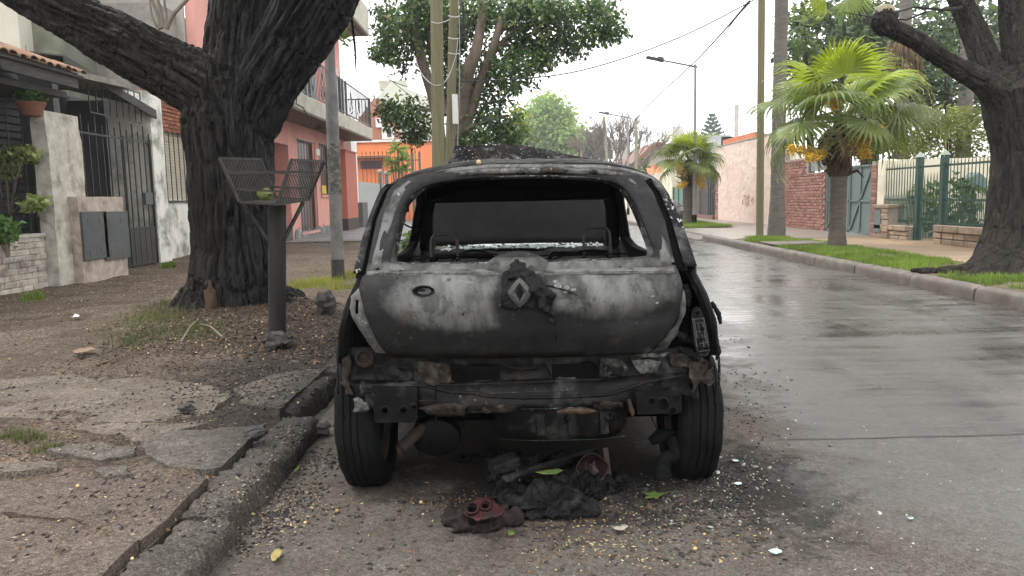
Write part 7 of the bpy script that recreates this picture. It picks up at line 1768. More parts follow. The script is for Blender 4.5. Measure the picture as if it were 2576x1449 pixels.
# ---- cabin remains
M_WIRE = simple('sooted wire', (.045,.042,.040), (.02,.02,.02), 30, .6, .2)
for (u0, u1, v0, v1, Yh) in [(1084, 1150, 590, 665, 3.42), (1468, 1534, 573, 660, 3.42)]:
    mb = MB(); q = [(u0+2, v1), (u0, v0+25), (u0+2, v0+10), (u0+10, v0+1), (u0+20, v0), (u1-20, v0-1), (u1-9, v0+2), (u1-2, v0+10), (u1, v0+25), (u1+2, v1)]
    mb.tube([at(a, b, Yh) for a, b in q], .0062, 8); mb.build('headrest_frame', M_WIRE, car, smooth=True)
    mb = MB()
    for u in (u0+2, u1+2):
        p = at(u, v1-8, Yh); mb.tube([p + Vector((0,0,.012)), p - Vector((0,0,.25))], .0095, 8)
    mb.build('headrest_socket', M_BLACK, car, smooth=True)
for k, pts in enumerate([[(985,662),(1030,655),(1075,650),(1150,645),(1250,640)], [(1200,652),(1330,644),(1440,641),(1530,640),(1560,636),(1600,645),(1645,640)], [(1380,655),(1430,640),(1480,628),(1530,632)], [(1012,560),(1030,572),(1060,578)], [(1000,660),(1018,648),(1060,644),(1120,650)]]):
    mb = MB(); Yh = 3.25 + .07*k; q = smooth_poly([tuple(at(a, b, Yh)) for a, b in pts], 2, False); mb.tube(q, .004, 6); mb.build('seat_wire', M_BLACK, car, smooth=True)
mb = MB(); mb.tube([(XC-.52, 3.5, .86), (XC-.1, 3.5, .87), (XC+.52, 3.5, .87)], .014, 8); mb.tube([(XC-.52, 3.5, .55), (XC+.52, 3.5, .55)], .014, 8)
for k in range(9): mb.tube([(XC-.5+k*.125, 3.5, .86), (XC-.5+k*.125, 3.50, .55)], .005, 6)
mb.build('rear_seat_frame', M_BLACK, car, smooth=True)
for s_ in (-1, 1):
    mb = MB(); x = XC + s_*.30
    mb.tube([(x-.2, 4.12, .45), (x-.19, 4.05, .80), (x-.14, 4.0, .875), (x+.14, 4.0, .875), (x+.19, 4.05, .80), (x+.2, 4.12, .45)], .014, 8)
    for k in range(6): mb.tube([(x-.18, 4.09, .5+k*.06), (x+.18, 4.09, .5+k*.06)], .004, 5)
    mb.build('front_seat_frame', M_BLACK, car, smooth=True)
mb = MB(); rows = []
for i in range(24):
    x = XC - .62 + 1.24*i/23; d = .015*nz(x*9, 3)
    rows.append([(x, 4.80, .55), (x, 4.74, .78 + d), (x, 4.80, .835 + d), (x, 4.95, .845 + .5*d), (x, 5.08, .84)])
mb.grid(rows); dash = mb.build('dashboard', M_CHAR, car, smooth=True, solid=.01)
mb = MB(); c_ = Vector((XC-.28, 4.62, .70)); mb.tube([c_ + Vector((.17*math.cos(a), .05*math.sin(a), .16*math.sin(a))) for a in [i*2*math.pi/28 for i in range(29)]], .009, 7); mb.bar(c_, (XC-.28, 4.8, .66), .03); mb.build('steering_wheel', M_BLACK, car, smooth=True)
# crumbled windscreen lying on the scuttle
gv = []; gf = []
for k in range(300):
    x = XC + random.uniform(-.50, .52); y = random.uniform(4.80, 5.12); z = .852 + random.uniform(0, .016)
    s_ = random.uniform(.006, .016); b = len(gv); a0 = random.uniform(0, 6.28); n_ = Vector((random.gauss(0,.5), random.gauss(0,.5), 1)).normalized(); t1 = n_.orthogonal().normalized(); t2 = n_.cross(t1)
    for j in range(4): gv.append(Vector((x, y, z)) + (t1*math.cos(a0+j*1.571) + t2*math.sin(a0+j*1.571))*s_)
    gf.append((b, b+1, b+2, b+3))
M_GLASS = simple('crumbled glass', (.30,.36,.35), (.14,.17,.165), 40, .2, .2, .002, 200, .6)
mb = MB().add(gv, gf); mb.build('windscreen_crumbs', M_GLASS, car, kind='stuff')
mb = MB(); sheet(mb, ragged([(XC-.35, 4.84), (XC+.12, 4.80), (XC+.22, 4.92), (XC+.30, 5.05), (XC-.38, 5.08)], .05, .02, 4), [], .06, lambda a, b: (a, b, .858 + .012*nz(a*9, b*9)))
mb.build('windscreen_remnant', M_GLASS, car, solid=.004)
for k in range(3):
    pass
# front end: scuttle, wings, engine bay block
mb = MB(); mb.box(XC-.62, XC+.62, 5.10, 5.14, .45, .84); mb.build('bulkhead', M_BLACK, car, bevel=.01)
mb = MB(); rows = []
for i in range(13):
    x = XC - .60 + 1.2*i/12; rows.append([(x, 6.18 - .25*(x-XC)**2, .30), (x, 6.25 - .25*(x-XC)**2, .45), (x, 6.22 - .25*(x-XC)**2, .62), (x, 6.10 - .25*(x-XC)**2, .70)])
mb.grid(rows); mb.build('front_panel', M_SOOT, car, smooth=True, solid=.006)
mb = MB(); mb.box(XC-.28, XC+.22, 5.35, 5.85, .40, .74); mb.box(XC+.22, XC+.45, 5.4, 5.7, .45, .66); mb.build('engine_block', M_SOOT, car, bevel=.03)
# bonnet thrown open, seen over the roof and through the windscreen opening
mb = MB(); rows = []
TL, TM, TR = at(1145, 368, 5.72), at(1312, 365, 5.80), at(1492, 403, 5.72)
for j in range(15):
    t_ = j/14; row = []
    for i in range(25):
        s_ = i/24; bx = lerp(XC-.66, XC+.64, s_); bz = .855 + .015*math.sin(math.pi*s_); by = 5.16
        tp = TL.lerp(TM, s_*2) if s_ < .5 else TM.lerp(TR, (s_-.5)*2)
        x = lerp(bx, tp.x, t_**1.25); y = lerp(by, tp.y, t_) - .06*math.sin(math.pi*t_)*(1-abs(2*s_-1)**2); z = lerp(bz, tp.z, t_)
        row.append((x, y + .012*fbm(x*5, z*5, 3, 3), z + .004*nz(x*7, z*7)))
    rows.append(row)
mb.grid(rows); hood = mb.build('bonnet', M_HOOD, car, smooth=True, solid=.012, label='blistered bonnet standing wide open')
for s_ in (-1, 1):
    mb = MB(); mb.bar((XC+s_*.57, 5.05, .83), (XC+s_*.57, 5.30, .94), .02, .03); mb.build('bonnet_hinge', M_BLACK, car)
# front pillars closing the windscreen frame
for s_ in (-1, 1):
    mb = MB(); mb.tube([(XC+s_*.49, 4.38, 1.26), (XC+s_*.55, 4.62, 1.10), (XC+s_*.61, 5.02, .86)], [.04, .038, .045], 8); mb.build('front_pillar', M_BLACK, car, smooth=True)
# ================================================================== street furniture and wires
# ---- litter basket on a post
YBK = 5.81; pb = gnd(697, 858, SW); PBX = pb.x
bk_ = empty('litter_basket', (PBX, YBK, SW), 'rusty open wire-mesh rubbish basket on a scorched round post', 'basket')
n4 = [at(551.7, 398.4, 5.5), at(601.7, 507.6, 5.5), at(696.1, 514.1, 5.5), at(733.2, 402.1, 5.5)]
f4 = [at(654.5, 400.6, 6.15), at(695.2, 498.4, 6.15), at(775.8, 502.5, 6.15), at(816.5, 405.8, 6.15)]
M_WMESH = simple('sooty expanded metal', (.045,.042,.039), (.022,.021,.02), 20, .6, .2, .001, 60, .2)
M_FRM = simple('scorched angle iron', (.018,.017,.016), (.045,.038,.033), 18, .6, .3, .002, 60, .2)
M_POST = simple('scorched wooden post', (.022,.021,.020), (.036,.033,.031), 6, .8, .5, .004, 20, .12, stretch=(4,4,.5), c3=(.010,.0095,.0095), sc3=3, amt3=.7)
def frame_bar(a, b, nm='frame_bar', w_=.018): mb = MB(); mb.bar(a, b, w_, w_); mb.build(nm, M_FRM, bk_)
for q in (n4, f4):
    for i in range(3): frame_bar(q[i], q[i+1])
    for t_, in ((.30,), (.71,)): frame_bar(q[0].lerp(q[1], t_), q[3].lerp(q[2], t_), 'cross_bar', .013)
for i in range(4): frame_bar(n4[i], f4[i])
for (a, b, c_, d) in ((n4[0], n4[1], f4[0], f4[1]), (n4[3], n4[2], f4[3], f4[2])):
    mb = MB(); nx_, ny_ = 13, 11
    def S(s_, t_): return a.lerp(c_, s_).lerp(b.lerp(d, s_), t_)
    for i in range(-ny_, nx_ + 1):
        for sg_ in (1, -1):
            pts = []
            for j in range(ny_ + 1):
                x_ = i + sg_*j if sg_ > 0 else i + ny_ - j + 0
                if 0 <= x_ <= nx_: pts.append(S(x_/nx_, j/ny_))
            for k in range(len(pts) - 1): mb.bar(pts[k], pts[k+1], .0066, .005, (1, 0, 0))
    mb.build('mesh_panel', M_WMESH, bk_, kind='stuff')
    for t_ in (.35, .70): frame_bar(S(0, t_), S(1, t_), 'stiffener', .010)
mb = MB(); mb.grid([[n4[1], n4[2]], [f4[1], f4[2]]]); mb.build('tray_floor', M_FRM, bk_, solid=.006)
ptop = at(697, 516, YBK)
mb = MB(); rows = []
for k in range(24):
    t_ = k/23; r_ = .066*(1 + .03*nz(k*1.1)); rows.append([(lerp(PBX, ptop.x, t_) + r_*math.cos(a), YBK + r_*math.sin(a), lerp(SW - .05, ptop.z, t_)) for a in [2*math.pi*j/18 for j in range(18)]])
mb.grid(rows, True); mb.f.append(tuple(23*18 + j for j in range(18))); mb.build('post', M_POST, bk_, smooth=True, fix=True)
for (a, b) in ((at(616, 515, 5.7), at(678, 612, YBK - .03)), (at(763, 508, 5.95), at(716, 600, YBK - .02))):
    mb = MB(); mb.bar(a, b, .022, .022); mb.build('brace', M_FRM, bk_)
mb = MB(); c_ = at(668, 492, 5.85); mb.ball(tuple(c_), .062, 12, 9, (1, .8, .85), .45, 4); mb.build('green_rag', simple('mossy green plastic', (.13,.15,.035), (.07,.085,.02), 12, .5, .6, .01, 30), label='crumpled olive green plastic lying in the mesh basket', cat='plastic', smooth=True)

# ---- steel pole on the left pavement
pb = gnd(851, 702, SW); YS = pb.y; tp_ = at(828, 95, YS); dirv = (tp_ - Vector((pb.x, YS, SW)))
sp = empty('steel_pole', (pb.x, YS, SW), 'grey steel pole with peeling paper rings beside the pink house', 'pole')
M_STEEL = simple('weathered grey steel', (.165,.160,.152), (.11,.105,.10), 5, .6, .3, .003, 30, .4, c3=(.07,.065,.06), sc3=4, amt3=.7)
B0 = Vector((pb.x, YS, SW))
def pole(path_a, path_b, r0, r1, mat, nm, par, n=18, rings=30, wob=.015):
    mb = MB(); rows = []
    for k in range(rings):
        t_ = k/(rings - 1); c_ = path_a.lerp(path_b, t_); r_ = lerp(r0, r1, t_)*(1 + wob*nz(k*.9, r0*50)); rows.append([(c_.x + r_*math.cos(a), c_.y + r_*math.sin(a), c_.z) for a in [2*math.pi*j/n for j in range(n)]])
    mb.grid(rows, True); mb.f.append(tuple((rings-1)*n + j for j in range(n))); return mb.build(nm, mat, par, smooth=True, fix=True)
pole(B0 - Vector((0, 0, .05)), B0 + dirv*.80, .085, .082, M_STEEL, 'shaft', sp)
pole(B0 + dirv*.80, B0 + dirv*1.9, .070, .066, M_STEEL, 'upper_shaft', sp)
pole(B0 - Vector((0, 0, .04)), B0 + dirv*.085, .090, .088, simple('charred pole foot', (.02,.018,.017), (.05,.045,.04), 20, .8, .5, .005, 50), 'charred_foot', sp)
mb = MB(); rows = []; rp_ = random.Random(3)
for k in range(26):
    t_ = lerp(.36, .57, k/25); c_ = B0 + dirv*t_; rows.append([(c_.x + (.087 + .006*nz(a*5, k*1.3))*math.cos(a), c_.y + (.087 + .006*nz(a*5, k*1.3))*math.sin(a), c_.z + .01*nz(a*4, k)) for a in [2*math.pi*j/30 for j in range(30)]])
mb.grid(rows, True); mb.build('peeling_paper', simple('torn bill remnants', (.11,.105,.095), (.045,.042,.04), 14, .85, .8, .01, 35, .3, c3=(.26,.25,.22), sc3=16, amt3=.7), sp, smooth=True)

# ---- wooden poles
M_WPOLE = simple('greenish weathered pole', (.165,.145,.095), (.115,.105,.06), 4, .85, .5, .006, 16, .25, stretch=(5,5,.4), c3=(.12,.13,.045), sc3=2, amt3=.7)
def wood_pole(u0, v0, u1, v1, Y, w_, label, z0=SW, up=1.5):
    a = at(u0, v0, Y); b = at(u1, v1, Y); d = (b - a)/(b.z - a.z); base = a + d*(z0 - a.z); r_ = .5*w_*Y/FPX
    rt = empty('wooden_pole', tuple(base), label, 'pole'); pole(base - d*.05, b + d*up, r_*1.05, r_*.95, M_WPOLE, 'shaft', rt, 16, 24, .02); return rt
wp1 = wood_pole(1103, 415, 1098, 0, 15.5, 31, 'thick mossy wooden pole left of the car roof, nearer of the pair')
wp2 = wood_pole(1131, 400, 1142, 0, 16.3, 22, 'thinner mossy wooden pole, farther of the pair by the ficus')
wp3 = wood_pole(1911, 600, 1916, 0, 17.69, 17.5, 'straight wooden pole beside the tall palm trunk on the right verge')
M_WIRE2 = simple('black cable', (.02,.02,.02), None, 10, .6, 0)
M_WIREW = simple('pale cable', (.42,.42,.40), None, 10, .6, 0)
def strand(pts, r_, nm, par, mat=None, it=3): mb = MB(); q = smooth_poly([tuple(p) for p in pts], it, False); mb.tube(q, r_, 5); return mb.build(nm, mat or M_WIRE2, par, smooth=True)
for z_ in (40, 95, 133): strand([at(1127, z_, 16.1), at(1145, z_ + 4, 16.05), at(1156, z_ + 1, 16.2)], .012, 'wire_tie', wp2, M_WIREW, 1)
strand([at(1085, 55, 15.3), at(1103, 60, 15.2), at(1130, 50, 15.8)], .008, 'wire_tie', wp1, M_WIREW, 1)
strand([at(1040, 135, 15.9), at(1060, 190, 15.4), at(1095, 220, 15.1), at(1125, 205, 15.8), at(1148, 140, 16.1), at(1152, 100, 16.1)], .008, 'hanging_cable', wp1, M_WIREW)
strand([at(1153, 0, 16.1), at(1157, 120, 16.1), at(1155, 240, 16.1), at(1151, 370, 16.1)], .007, 'hanging_cable', wp2, M_WIREW, 1)
mb = MB(); q0, q1 = at(1142, 312, 16.1), at(1146, 238, 16.1); mb.box(q0.x - .02, q1.x + .04, 16.02, 16.10, q0.z, q1.z); mb.build('cable_cover', M_PAINTW, wp2)
rgc = random.Random(8)
for k in range(6):
    u = 1155 + rgc.uniform(-4, 22); strand([at(u, -10, 16.3), at(u + rgc.uniform(-8, 12), 40, 16.3), at(u + rgc.uniform(0, 22), 75, 16.3), at(u + rgc.uniform(-6, 10), 100, 16.3), at(u + rgc.uniform(-8, 8), 60, 16.3)], .009, 'cable_loop', wp2)
def wire(name, label, pts, r_=.010): 
    o = strand(pts, r_, name, None, M_WIRE2, 3); tag(o, label, 'wire'); return o
wire('overhead_wire', 'single sagging wire from the ficus up towards the upper right sky', [at(1150, 205, 16.3), at(1345, 198, 16.5), at(1480, 176, 16.8), at(1650, 120, 17.2), at(1775, 65, 17.5), at(1905, -5, 17.7)], .014)
wire('overhead_wire', 'thick upper cable of the bundle climbing past the lamp arm', [at(1598, 300, 45), at(1650, 245, 36), at(1745, 160, 26), at(1815, 85, 21), at(1885, 2, 18)], .022)
wire('overhead_wire', 'thin lower cable of the bundle climbing past the lamp arm', [at(1598, 304, 45), at(1652, 247, 36), at(1748, 164, 26), at(1818, 92, 21), at(1850, 45, 19.5), at(1885, 8, 18)], .014)
strand([at(1880, 4, 18), at(1893, 14, 17.9), at(1899, 10, 17.8), at(1908, -10, 17.7)], .010, 'wire_hook', wp3, None, 2)
wire('overhead_wire', 'thin wire crossing in front of the pale gable on the left', [at(880, 130, 24), at(960, 195, 26), at(1040, 225, 28), at(1095, 205, 15.6)], .013)
wire('overhead_wire', 'fine wire running towards the brick gable on the left', [at(890, 100, 24), at(960, 185, 28), at(1060, 262, 34)], .013)
wire('overhead_wire', 'faint far wire joining the cable bundle at the far pole', [at(1400, 205, 40), at(1500, 222, 42), at(1648, 243, 45)], .018)

# ---- street lamps
M_LAMP = simple('galvanised lamp steel', (.26,.27,.275), (.20,.21,.215), 6, .5, .1)
M_LARM = simple('dark lamp arm', (.05,.052,.055), None, 10, .5, .05)
def lamp(u, v, vt, ua, va, Y, label, w_=9):
    b = gnd(u, v, SW) if Y is None else Vector((at(u, v, Y).x, Y, SW)); Y = b.y; rt = empty('street_lamp', tuple(b), label, 'street lamp')
    t_ = at(u - 2, vt, Y); t_.x = b.x; r_ = .5*w_*Y/FPX
    pole(b - Vector((0, 0, .03)), Vector((b.x, Y, lerp(SW, t_.z, .42))), r_*1.15, r_*1.1, M_LAMP, 'lower_shaft', rt, 12, 8, 0); pole(Vector((b.x, Y, lerp(SW, t_.z, .42))), t_, r_*.8, r_*.7, M_LAMP, 'upper_shaft', rt, 12, 8, 0)
    pole(b - Vector((0, 0, .02)), b + Vector((0, 0, .36)), r_*1.22, r_*1.22, M_BLACK, 'black_foot', rt, 12, 4, 0)
    e = at(ua, va, Y); a0 = t_ + Vector((.08, 0, -.08)); m_ = a0.lerp(e, .70)
    mb = MB(); mb.tube([a0, m_], r_*.42, 8); mb.build('arm', M_LARM, rt, smooth=True)
    mb = MB(); d = (e - m_).normalized(); mb.obox(m_.lerp(e, .5), d*(e - m_).length*.5, (0, .14, 0), (0, 0, .035)); hd = mb.build('lamp_head', M_LARM, rt, bevel=.02)
    mb = MB(); mb.obox(m_.lerp(e, .08) + Vector((0, 0, .02)), d*.10, (0, .10, 0), (0, 0, .07)); mb.build('driver_box', M_LARM, hd, bevel=.015)
    return rt
lamp(1747, 567, 163, 1626, 144, None, 'tall grey street lamp with a long dark arm by the small palm', 9.5)
lamp(1580, 470, 293, 1506, 282, 42.5, 'farther slim street lamp near the leafless tree', 6)
for (u0, v0, u1, v1, w_, lb) in ((1531, 405, 1519, 294, 8, 'leaning pale wooden pole far off in front of the leafless tree'), (1600, 415, 1600, 298, 8, 'upright far wooden pole right of the leafless tree'), (1462, 400, 1462, 380, 5, 'short pale post just above the car roof far away')):
    a = at(u0, v0, 45); b = at(u1, v1, 45); rt = empty('far_pole', (a.x, 45, 0), lb, 'pole'); pole(Vector((a.x + (a.x-b.x)*.4, 45, 0)), b, .5*w_*45/FPX, .45*w_*45/FPX, simple('pale far pole', (.30,.30,.24), (.22,.22,.17), 3, .85, .1) if 'pale far pole' not in bpy.data.materials else bpy.data.materials['pale far pole'], 'shaft', rt, 8, 8, 0)
# ================================================================== debris and litter
def heap(name, label, cat, balls, mat, voxel, amp, frq, seed, ridge=.8):
    mb = MB(); r0 = random.Random(seed)
    for (u, v, r_, h_) in balls:
        c_ = gnd(u, v, 0); mb.ball((c_.x, c_.y, h_*.28), r_, 14, 10, (1.0, .8, .85*h_/r_), .35, r0.uniform(0, 50))
    V, F = union(mb, voxel, amp, frq, seed, ridge); V[:, 2] = np.maximum(V[:, 2], .004); c_ = gnd(balls[0][0], balls[0][1], 0)
    rt = empty(name, tuple(c_), label, cat); link('melted_mass', npmesh(name, V - np.array(c_), F, mat, False), rt).data.shade_smooth(); return rt
M_MELT = simple('melted black plastic', (.0028,.0028,.0032), (.009,.009,.009), 30, .5, 1.0, .012, 60, .16, c3=(.03,.03,.029), sc3=16, amt3=.5)
M_MELTB = simple('scorched brown plastic', (.011,.0085,.0075), (.026,.020,.018), 26, .6, .9, .010, 60, .12)
hp1 = heap('melted_debris_heap', 'large crusty heap of melted black plastic behind the rear axle', 'debris', [(1400,1235,.15,.08),(1300,1250,.11,.09),(1340,1285,.13,.07),(1450,1260,.13,.06),(1480,1215,.13,.06),(1530,1225,.10,.05),(1370,1195,.12,.08),(1290,1215,.09,.08),(1420,1290,.09,.06),(1255,1215,.05,.07),(1560,1228,.05,.04),(1460,1290,.06,.07)], M_MELT, .009, .050, 8, 3, 1.1)
for k, (u, v, r_) in enumerate([(1392,1190,.03)]): pass
for k, (u, v, w_, h_, sd) in enumerate([(1300,1250,.13,.09,1),(1400,1262,.16,.07,4),(1350,1225,.12,.10,7),(1450,1240,.13,.06,9),(1500,1222,.12,.06,12),(1270,1235,.07,.10,15),(1420,1200,.14,.09,18),(1330,1278,.12,.06,21)]):
    c_ = gnd(u, v, .02); mb = MB(); rk = random.Random(sd); ca, sa = math.cos(rk.uniform(-.6, .6)), math.sin(rk.uniform(-.6, .6))
    def crumple(a, b, c_=c_, h_=h_, sd=sd, ca=ca, sa=sa):
        return (c_.x + a*ca - b*sa, c_.y + a*sa + b*ca, max(.006, h_*.75 + .05*fbm(a*9 + sd, b*9, sd, 4) - .05*abs(nz(a*16, b*16, sd)) - 1.6*(a*a + b*b)))
    sheet(mb, ragged(circle2(0, 0, w_*.75, 14, w_*.5), .014, .014, sd, 22), [], .010, crumple); mb.build('torn_sheet', M_MELT, hp1, smooth=True, solid=.003, angle=50)
mb = MB(); a, b = gnd(1270, 1205, .13), gnd(1500, 1135, .11); mb.bar(a, b, .035, .02); mb.build('bent_strip', M_RP, hp1, bevel=.004)
mb = MB(); c_ = gnd(1268, 1205, .10); mb.obox(c_ + Vector((0, 0, .06)), (.05, .02, .01), (-.015, .04, 0), (0, 0, .022)); mb.build('charred_block', M_MELT, hp1, bevel=.008)
mb = MB(); c_ = gnd(1312, 1230, .05); mb.tube([c_, c_ + Vector((-.03, .02, .14))], [.0025, .002], 5); mb.build('dry_stalk', simple('dry straw', (.36,.28,.12), None, 20, .8, 0), hp1)
M_RED = simple('scorched red lens', (.055,.011,.010), (.012,.006,.006), 26, .5, .9, .008, 50, .2, c3=(.012,.010,.009), sc3=30, amt3=.9)
hp2 = heap('melted_lamp_cluster', 'melted brown lamp cluster with two round red-rimmed bulb holes', 'debris', [(1200,1310,.085,.05),(1155,1315,.07,.05),(1245,1300,.075,.045),(1135,1300,.04,.045),(1280,1318,.05,.035),(1190,1332,.07,.03),(1225,1325,.06,.035)], M_MELTB, .008, .030, 13, 9, 1.0)
cz_ = gnd(1205, 1283, .07)
mb = MB(); pol = [gnd(u, v, .085) for u, v in [(1166,1290),(1180,1274),(1205,1266),(1232,1264),(1248,1274),(1272,1284),(1262,1292),(1235,1296),(1200,1301)]]
c0 = pol[0]; sheet(mb, ragged([(p.x, p.y) for p in pol], .012, .004, 2, 40), [circle2(gnd(1188,1285,.085).x, gnd(1188,1285,.085).y, .018, 14, .026), circle2(gnd(1221,1280,.085).x, gnd(1221,1280,.085).y, .016, 14, .023)], .012, lambda a, b: (a, b, .082 + .25*(b - c0.y) + .006*nz(a*60, b*60)))
lens = mb.build('red_lens', M_RED, hp2, smooth=True, solid=.006)
for (u, v, r_) in ((1188, 1285, .019), (1221, 1280, .017)):
    p = gnd(u, v, .085); mb = MB(); rows = []
    for k, (rr_, dz) in enumerate(((1.25, .0), (1.15, .008), (1.0, .006), (.92, -.01), (.8, -.045), (.01, -.046))): rows.append([(p.x + r_*rr_*math.cos(a), p.y + r_*1.4*rr_*math.sin(a), p.z + dz + .25*(p.y + r_*1.4*rr_*math.sin(a) - c0.y)) for a in [2*math.pi*j/18 for j in range(18)]])
    mb.grid(rows, True); mb.build('bulb_hole', M_MELTB if False else M_BLACK, lens, smooth=True)
    mb = MB(); mb.tube([(p.x + r_*1.12*math.cos(a), p.y + r_*1.55*math.sin(a), p.z + .007 + .25*(p.y + r_*1.55*math.sin(a) - c0.y)) for a in [2*math.pi*j/18 for j in range(19)]], .0035, 6); mb.build('bulb_rim', M_RED, lens, smooth=True)
hp3 = heap('charred_strip_debris', 'flat charred strip of trim lying under the car', 'debris', [(1190,1160,.07,.025),(1240,1155,.08,.03),(1290,1150,.07,.03),(1330,1160,.07,.025)], M_MELT, .010, .02, 20, 5)
hp4 = empty('red_reflector_wreck', tuple(gnd(1485, 1170, .05)), 'red brown lamp bowl wedged in the heap under the bumper', 'debris')
p = gnd(1488, 1175, .09); mb = MB(); mb.lathe([(.062, -.02), (.058, -.005), (.045, .02), (.02, .04), (.001, .042)], 18, (p.x, p.y, p.z), 'y'); mb.v = [(a + .006*nz(a*50, c2*50), b + .012*nz(a*40, c2*40, 3), c2 + .008*nz(a*45, c2*45, 9)) for a, b, c2 in mb.v]; mb.build('lamp_bowl', simple('burnt red brown lens', (.030,.010,.009), (.012,.008,.008), 20, .4, .5), hp4, smooth=True, solid=.003)
mb = MB(); mb.bar(p + Vector((.075, .02, -.07)), p + Vector((.06, .03, .07)), .02, .012); mb.build('bent_frame', M_RUSTY, hp4)

# ---- scattered leaves of some size, each its own thing
def leaf_thing(name, label, pts, mat, z=.02, curl=.01, cat='leaf', grp=None, zf=None):
    P = [gnd(u, v, z) for u, v in pts]; c_ = sum(P, Vector())/len(P); mb = MB()
    sheet(mb, [(p.x, p.y) for p in P], [], .012, lambda a, b: (a, b, z + curl*math.hypot(a - c_.x, (b - c_.y))*4 + .004*nz(a*60, b*60)))
    o = mb.build(name, mat, None, smooth=True, solid=.0012); o.data.materials[0] = mat; return tag(o, label, cat, grp)
M_LG = leafmat('fallen green leaf', (.12,.19,.05), (.15,.22,.06), None, .25); M_LY = leafmat('fallen yellow leaf', (.30,.24,.08), (.34,.27,.10), None, .2)
leaf_thing('fallen_leaf', 'lobed pale green leaf with pointed tips right of the debris heap', [(1612,1236),(1632,1240),(1645,1234),(1652,1240),(1672,1238),(1688,1237),(1672,1243),(1660,1248),(1652,1258),(1644,1252),(1622,1254),(1632,1247)], M_LG, .018)
leaf_thing('fallen_leaf', 'long green leaf lying on top of the black debris heap', [(1345,1188),(1375,1183),(1400,1180),(1418,1184),(1400,1193),(1375,1193),(1352,1191)], M_LG, .13)
leaf_thing('fallen_leaf', 'curled yellow leaf on the road near the bottom edge', [(680,1400),(690,1390),(700,1385),(712,1390),(705,1400),(694,1415),(684,1418)], M_LY, .012, .05)
leaf_thing('fallen_leaf', 'small bright green leaf just below the lamp cluster', [(1275,1338),(1285,1334),(1297,1338),(1292,1345),(1280,1346)], M_LG, .012)
leaf_thing('fallen_leaf', 'green sprig leaf in the gutter at the kerb foot', [(568,1340),(576,1336),(583,1335),(590,1342),(584,1356),(576,1364),(572,1352)], M_LG, .02, .06)
leaf_thing('fallen_leaf', 'tiny green leaf beside the rear wheel in the gutter', [(738,1185),(748,1176),(756,1172),(750,1182),(742,1192)], M_LG, .02, .04)
leaf_thing('bark_flake', 'broad pale bark flake on the left pavement', [(182,884),(200,878),(230,874),(240,878),(215,886),(190,890)], simple('pale bark', (.26,.18,.12), (.18,.12,.08), 14, .85, .3), SW + .03, .01, 'bark')
leaf_thing('paper_scrap', 'small white paper scrap on the left pavement', [(182,799),(190,795),(200,796),(198,801),(186,802)], M_PAINTW, SW + .03, .05, 'paper')
leaf_thing('paper_scrap', 'crumpled beige scrap on the road right of the lamp cluster', [(1540,1330),(1552,1325),(1572,1324),(1582,1328),(1568,1335),(1552,1338)], simple('beige paper', (.36,.32,.27), None, 20, .8, .2), .014, .05, 'paper')
M_SHARD = simple('greenish glass shard', (.42,.54,.50), (.32,.44,.41), 30, .1, 0, spec=.7)
for (u, v, s_, lb) in ((1950, 1386, 18, 'largest pale green glass shard low on the right'), (1855, 1216, 12, 'glass shard close to the right rear tyre'), (2290, 1302, 9, 'small glass shard far right on the road'), (1570, 1322, 8, 'tiny glass shard beside the beige scrap'), (1848, 1158, 10, 'glass shard beside the right tyre shoulder')):
    leaf_thing('glass_shard', lb, [(u - s_, v - 1), (u - s_*.3, v - s_*.35), (u + s_*.8, v - s_*.25), (u + s_, v + s_*.15), (u + s_*.1, v + s_*.4)], M_SHARD, .012, .0, 'glass')
# stones and lumps by the kerb
for (u, v, r_, sd, lb) in ((1038, 1118, .05, 1, ''),): pass
M_COAL = simple('charred lump', (.016,.015,.015), (.05,.046,.042), 20, .8, .7, .006, 50)
for (u, v, r_, z_, sd, lb) in ((640, 1092, .045, SW + .03, 2, 'charred fist-sized lump on the pavement edge above the kerb'), (790, 1085, .06, .03, 5, 'charred chunk in the gutter by the kerb break'), (700, 865, .10, SW + .03, 7, 'burnt wood chunk at the foot of the basket post'), (470, 1030, .035, SW + .02, 9, 'dark clod on the tan slab')):
    c_ = gnd(u, v, z_); mb = MB(); mb.ball((c_.x, c_.y, z_ + r_*.25), r_, 22, 16, (1.2, .9, .55), .45, sd); mb.v = [(a + r_*.25*nz(a*40, b*40, c2*40), b + r_*.25*nz(b*40, c2*40, a*40), c2 + r_*.2*nz(c2*40, a*40, b*40)) for a, b, c2 in mb.v]; o = mb.build('charred_lump', M_COAL, smooth=True, angle=40, label=lb, cat='lump')
bl = MB(); c_ = gnd(1540*0 + 820, 800, SW); bl.ball((c_.x, c_.y, SW + .12), .12, 22, 16, (.7, .8, 1.0), .5, 12); bl.v = [(a + .03*nz(a*22, b*22, c2*22), b + .03*nz(b*22, c2*22, a*22), c2 + .03*nz(c2*22, a*22, b*22)) for a, b, c2 in bl.v]; bl.build('charred_lump', M_COAL, smooth=True, angle=40, label='black charred bundle between the tree foot and the left rear wing', cat='lump')
for k, (pts) in enumerate([[(430,755),(445,742),(508,738),(512,760),(505,810)], [(500,815),(530,835),(560,858)], [(455,860),(480,835),(500,812)]]):
    mb = MB(); mb.tube([gnd(u, v, SW + .05) + Vector((0, 0, .05*math.sin(i*1.2))) for i, (u, v) in enumerate(pts)], [.006]*len(pts), 5); mb.build('dry_twig', simple('dry twig', (.22,.18,.13), (.15,.12,.09), 10, .85, 0) if k == 0 else bpy.data.materials['dry twig'], smooth=True, label=['bent dry stalk leaning on the tree foot', 'dry twig pointing at the basket post', 'short dry twig in the weeds at the tree foot'][k], cat='twig')

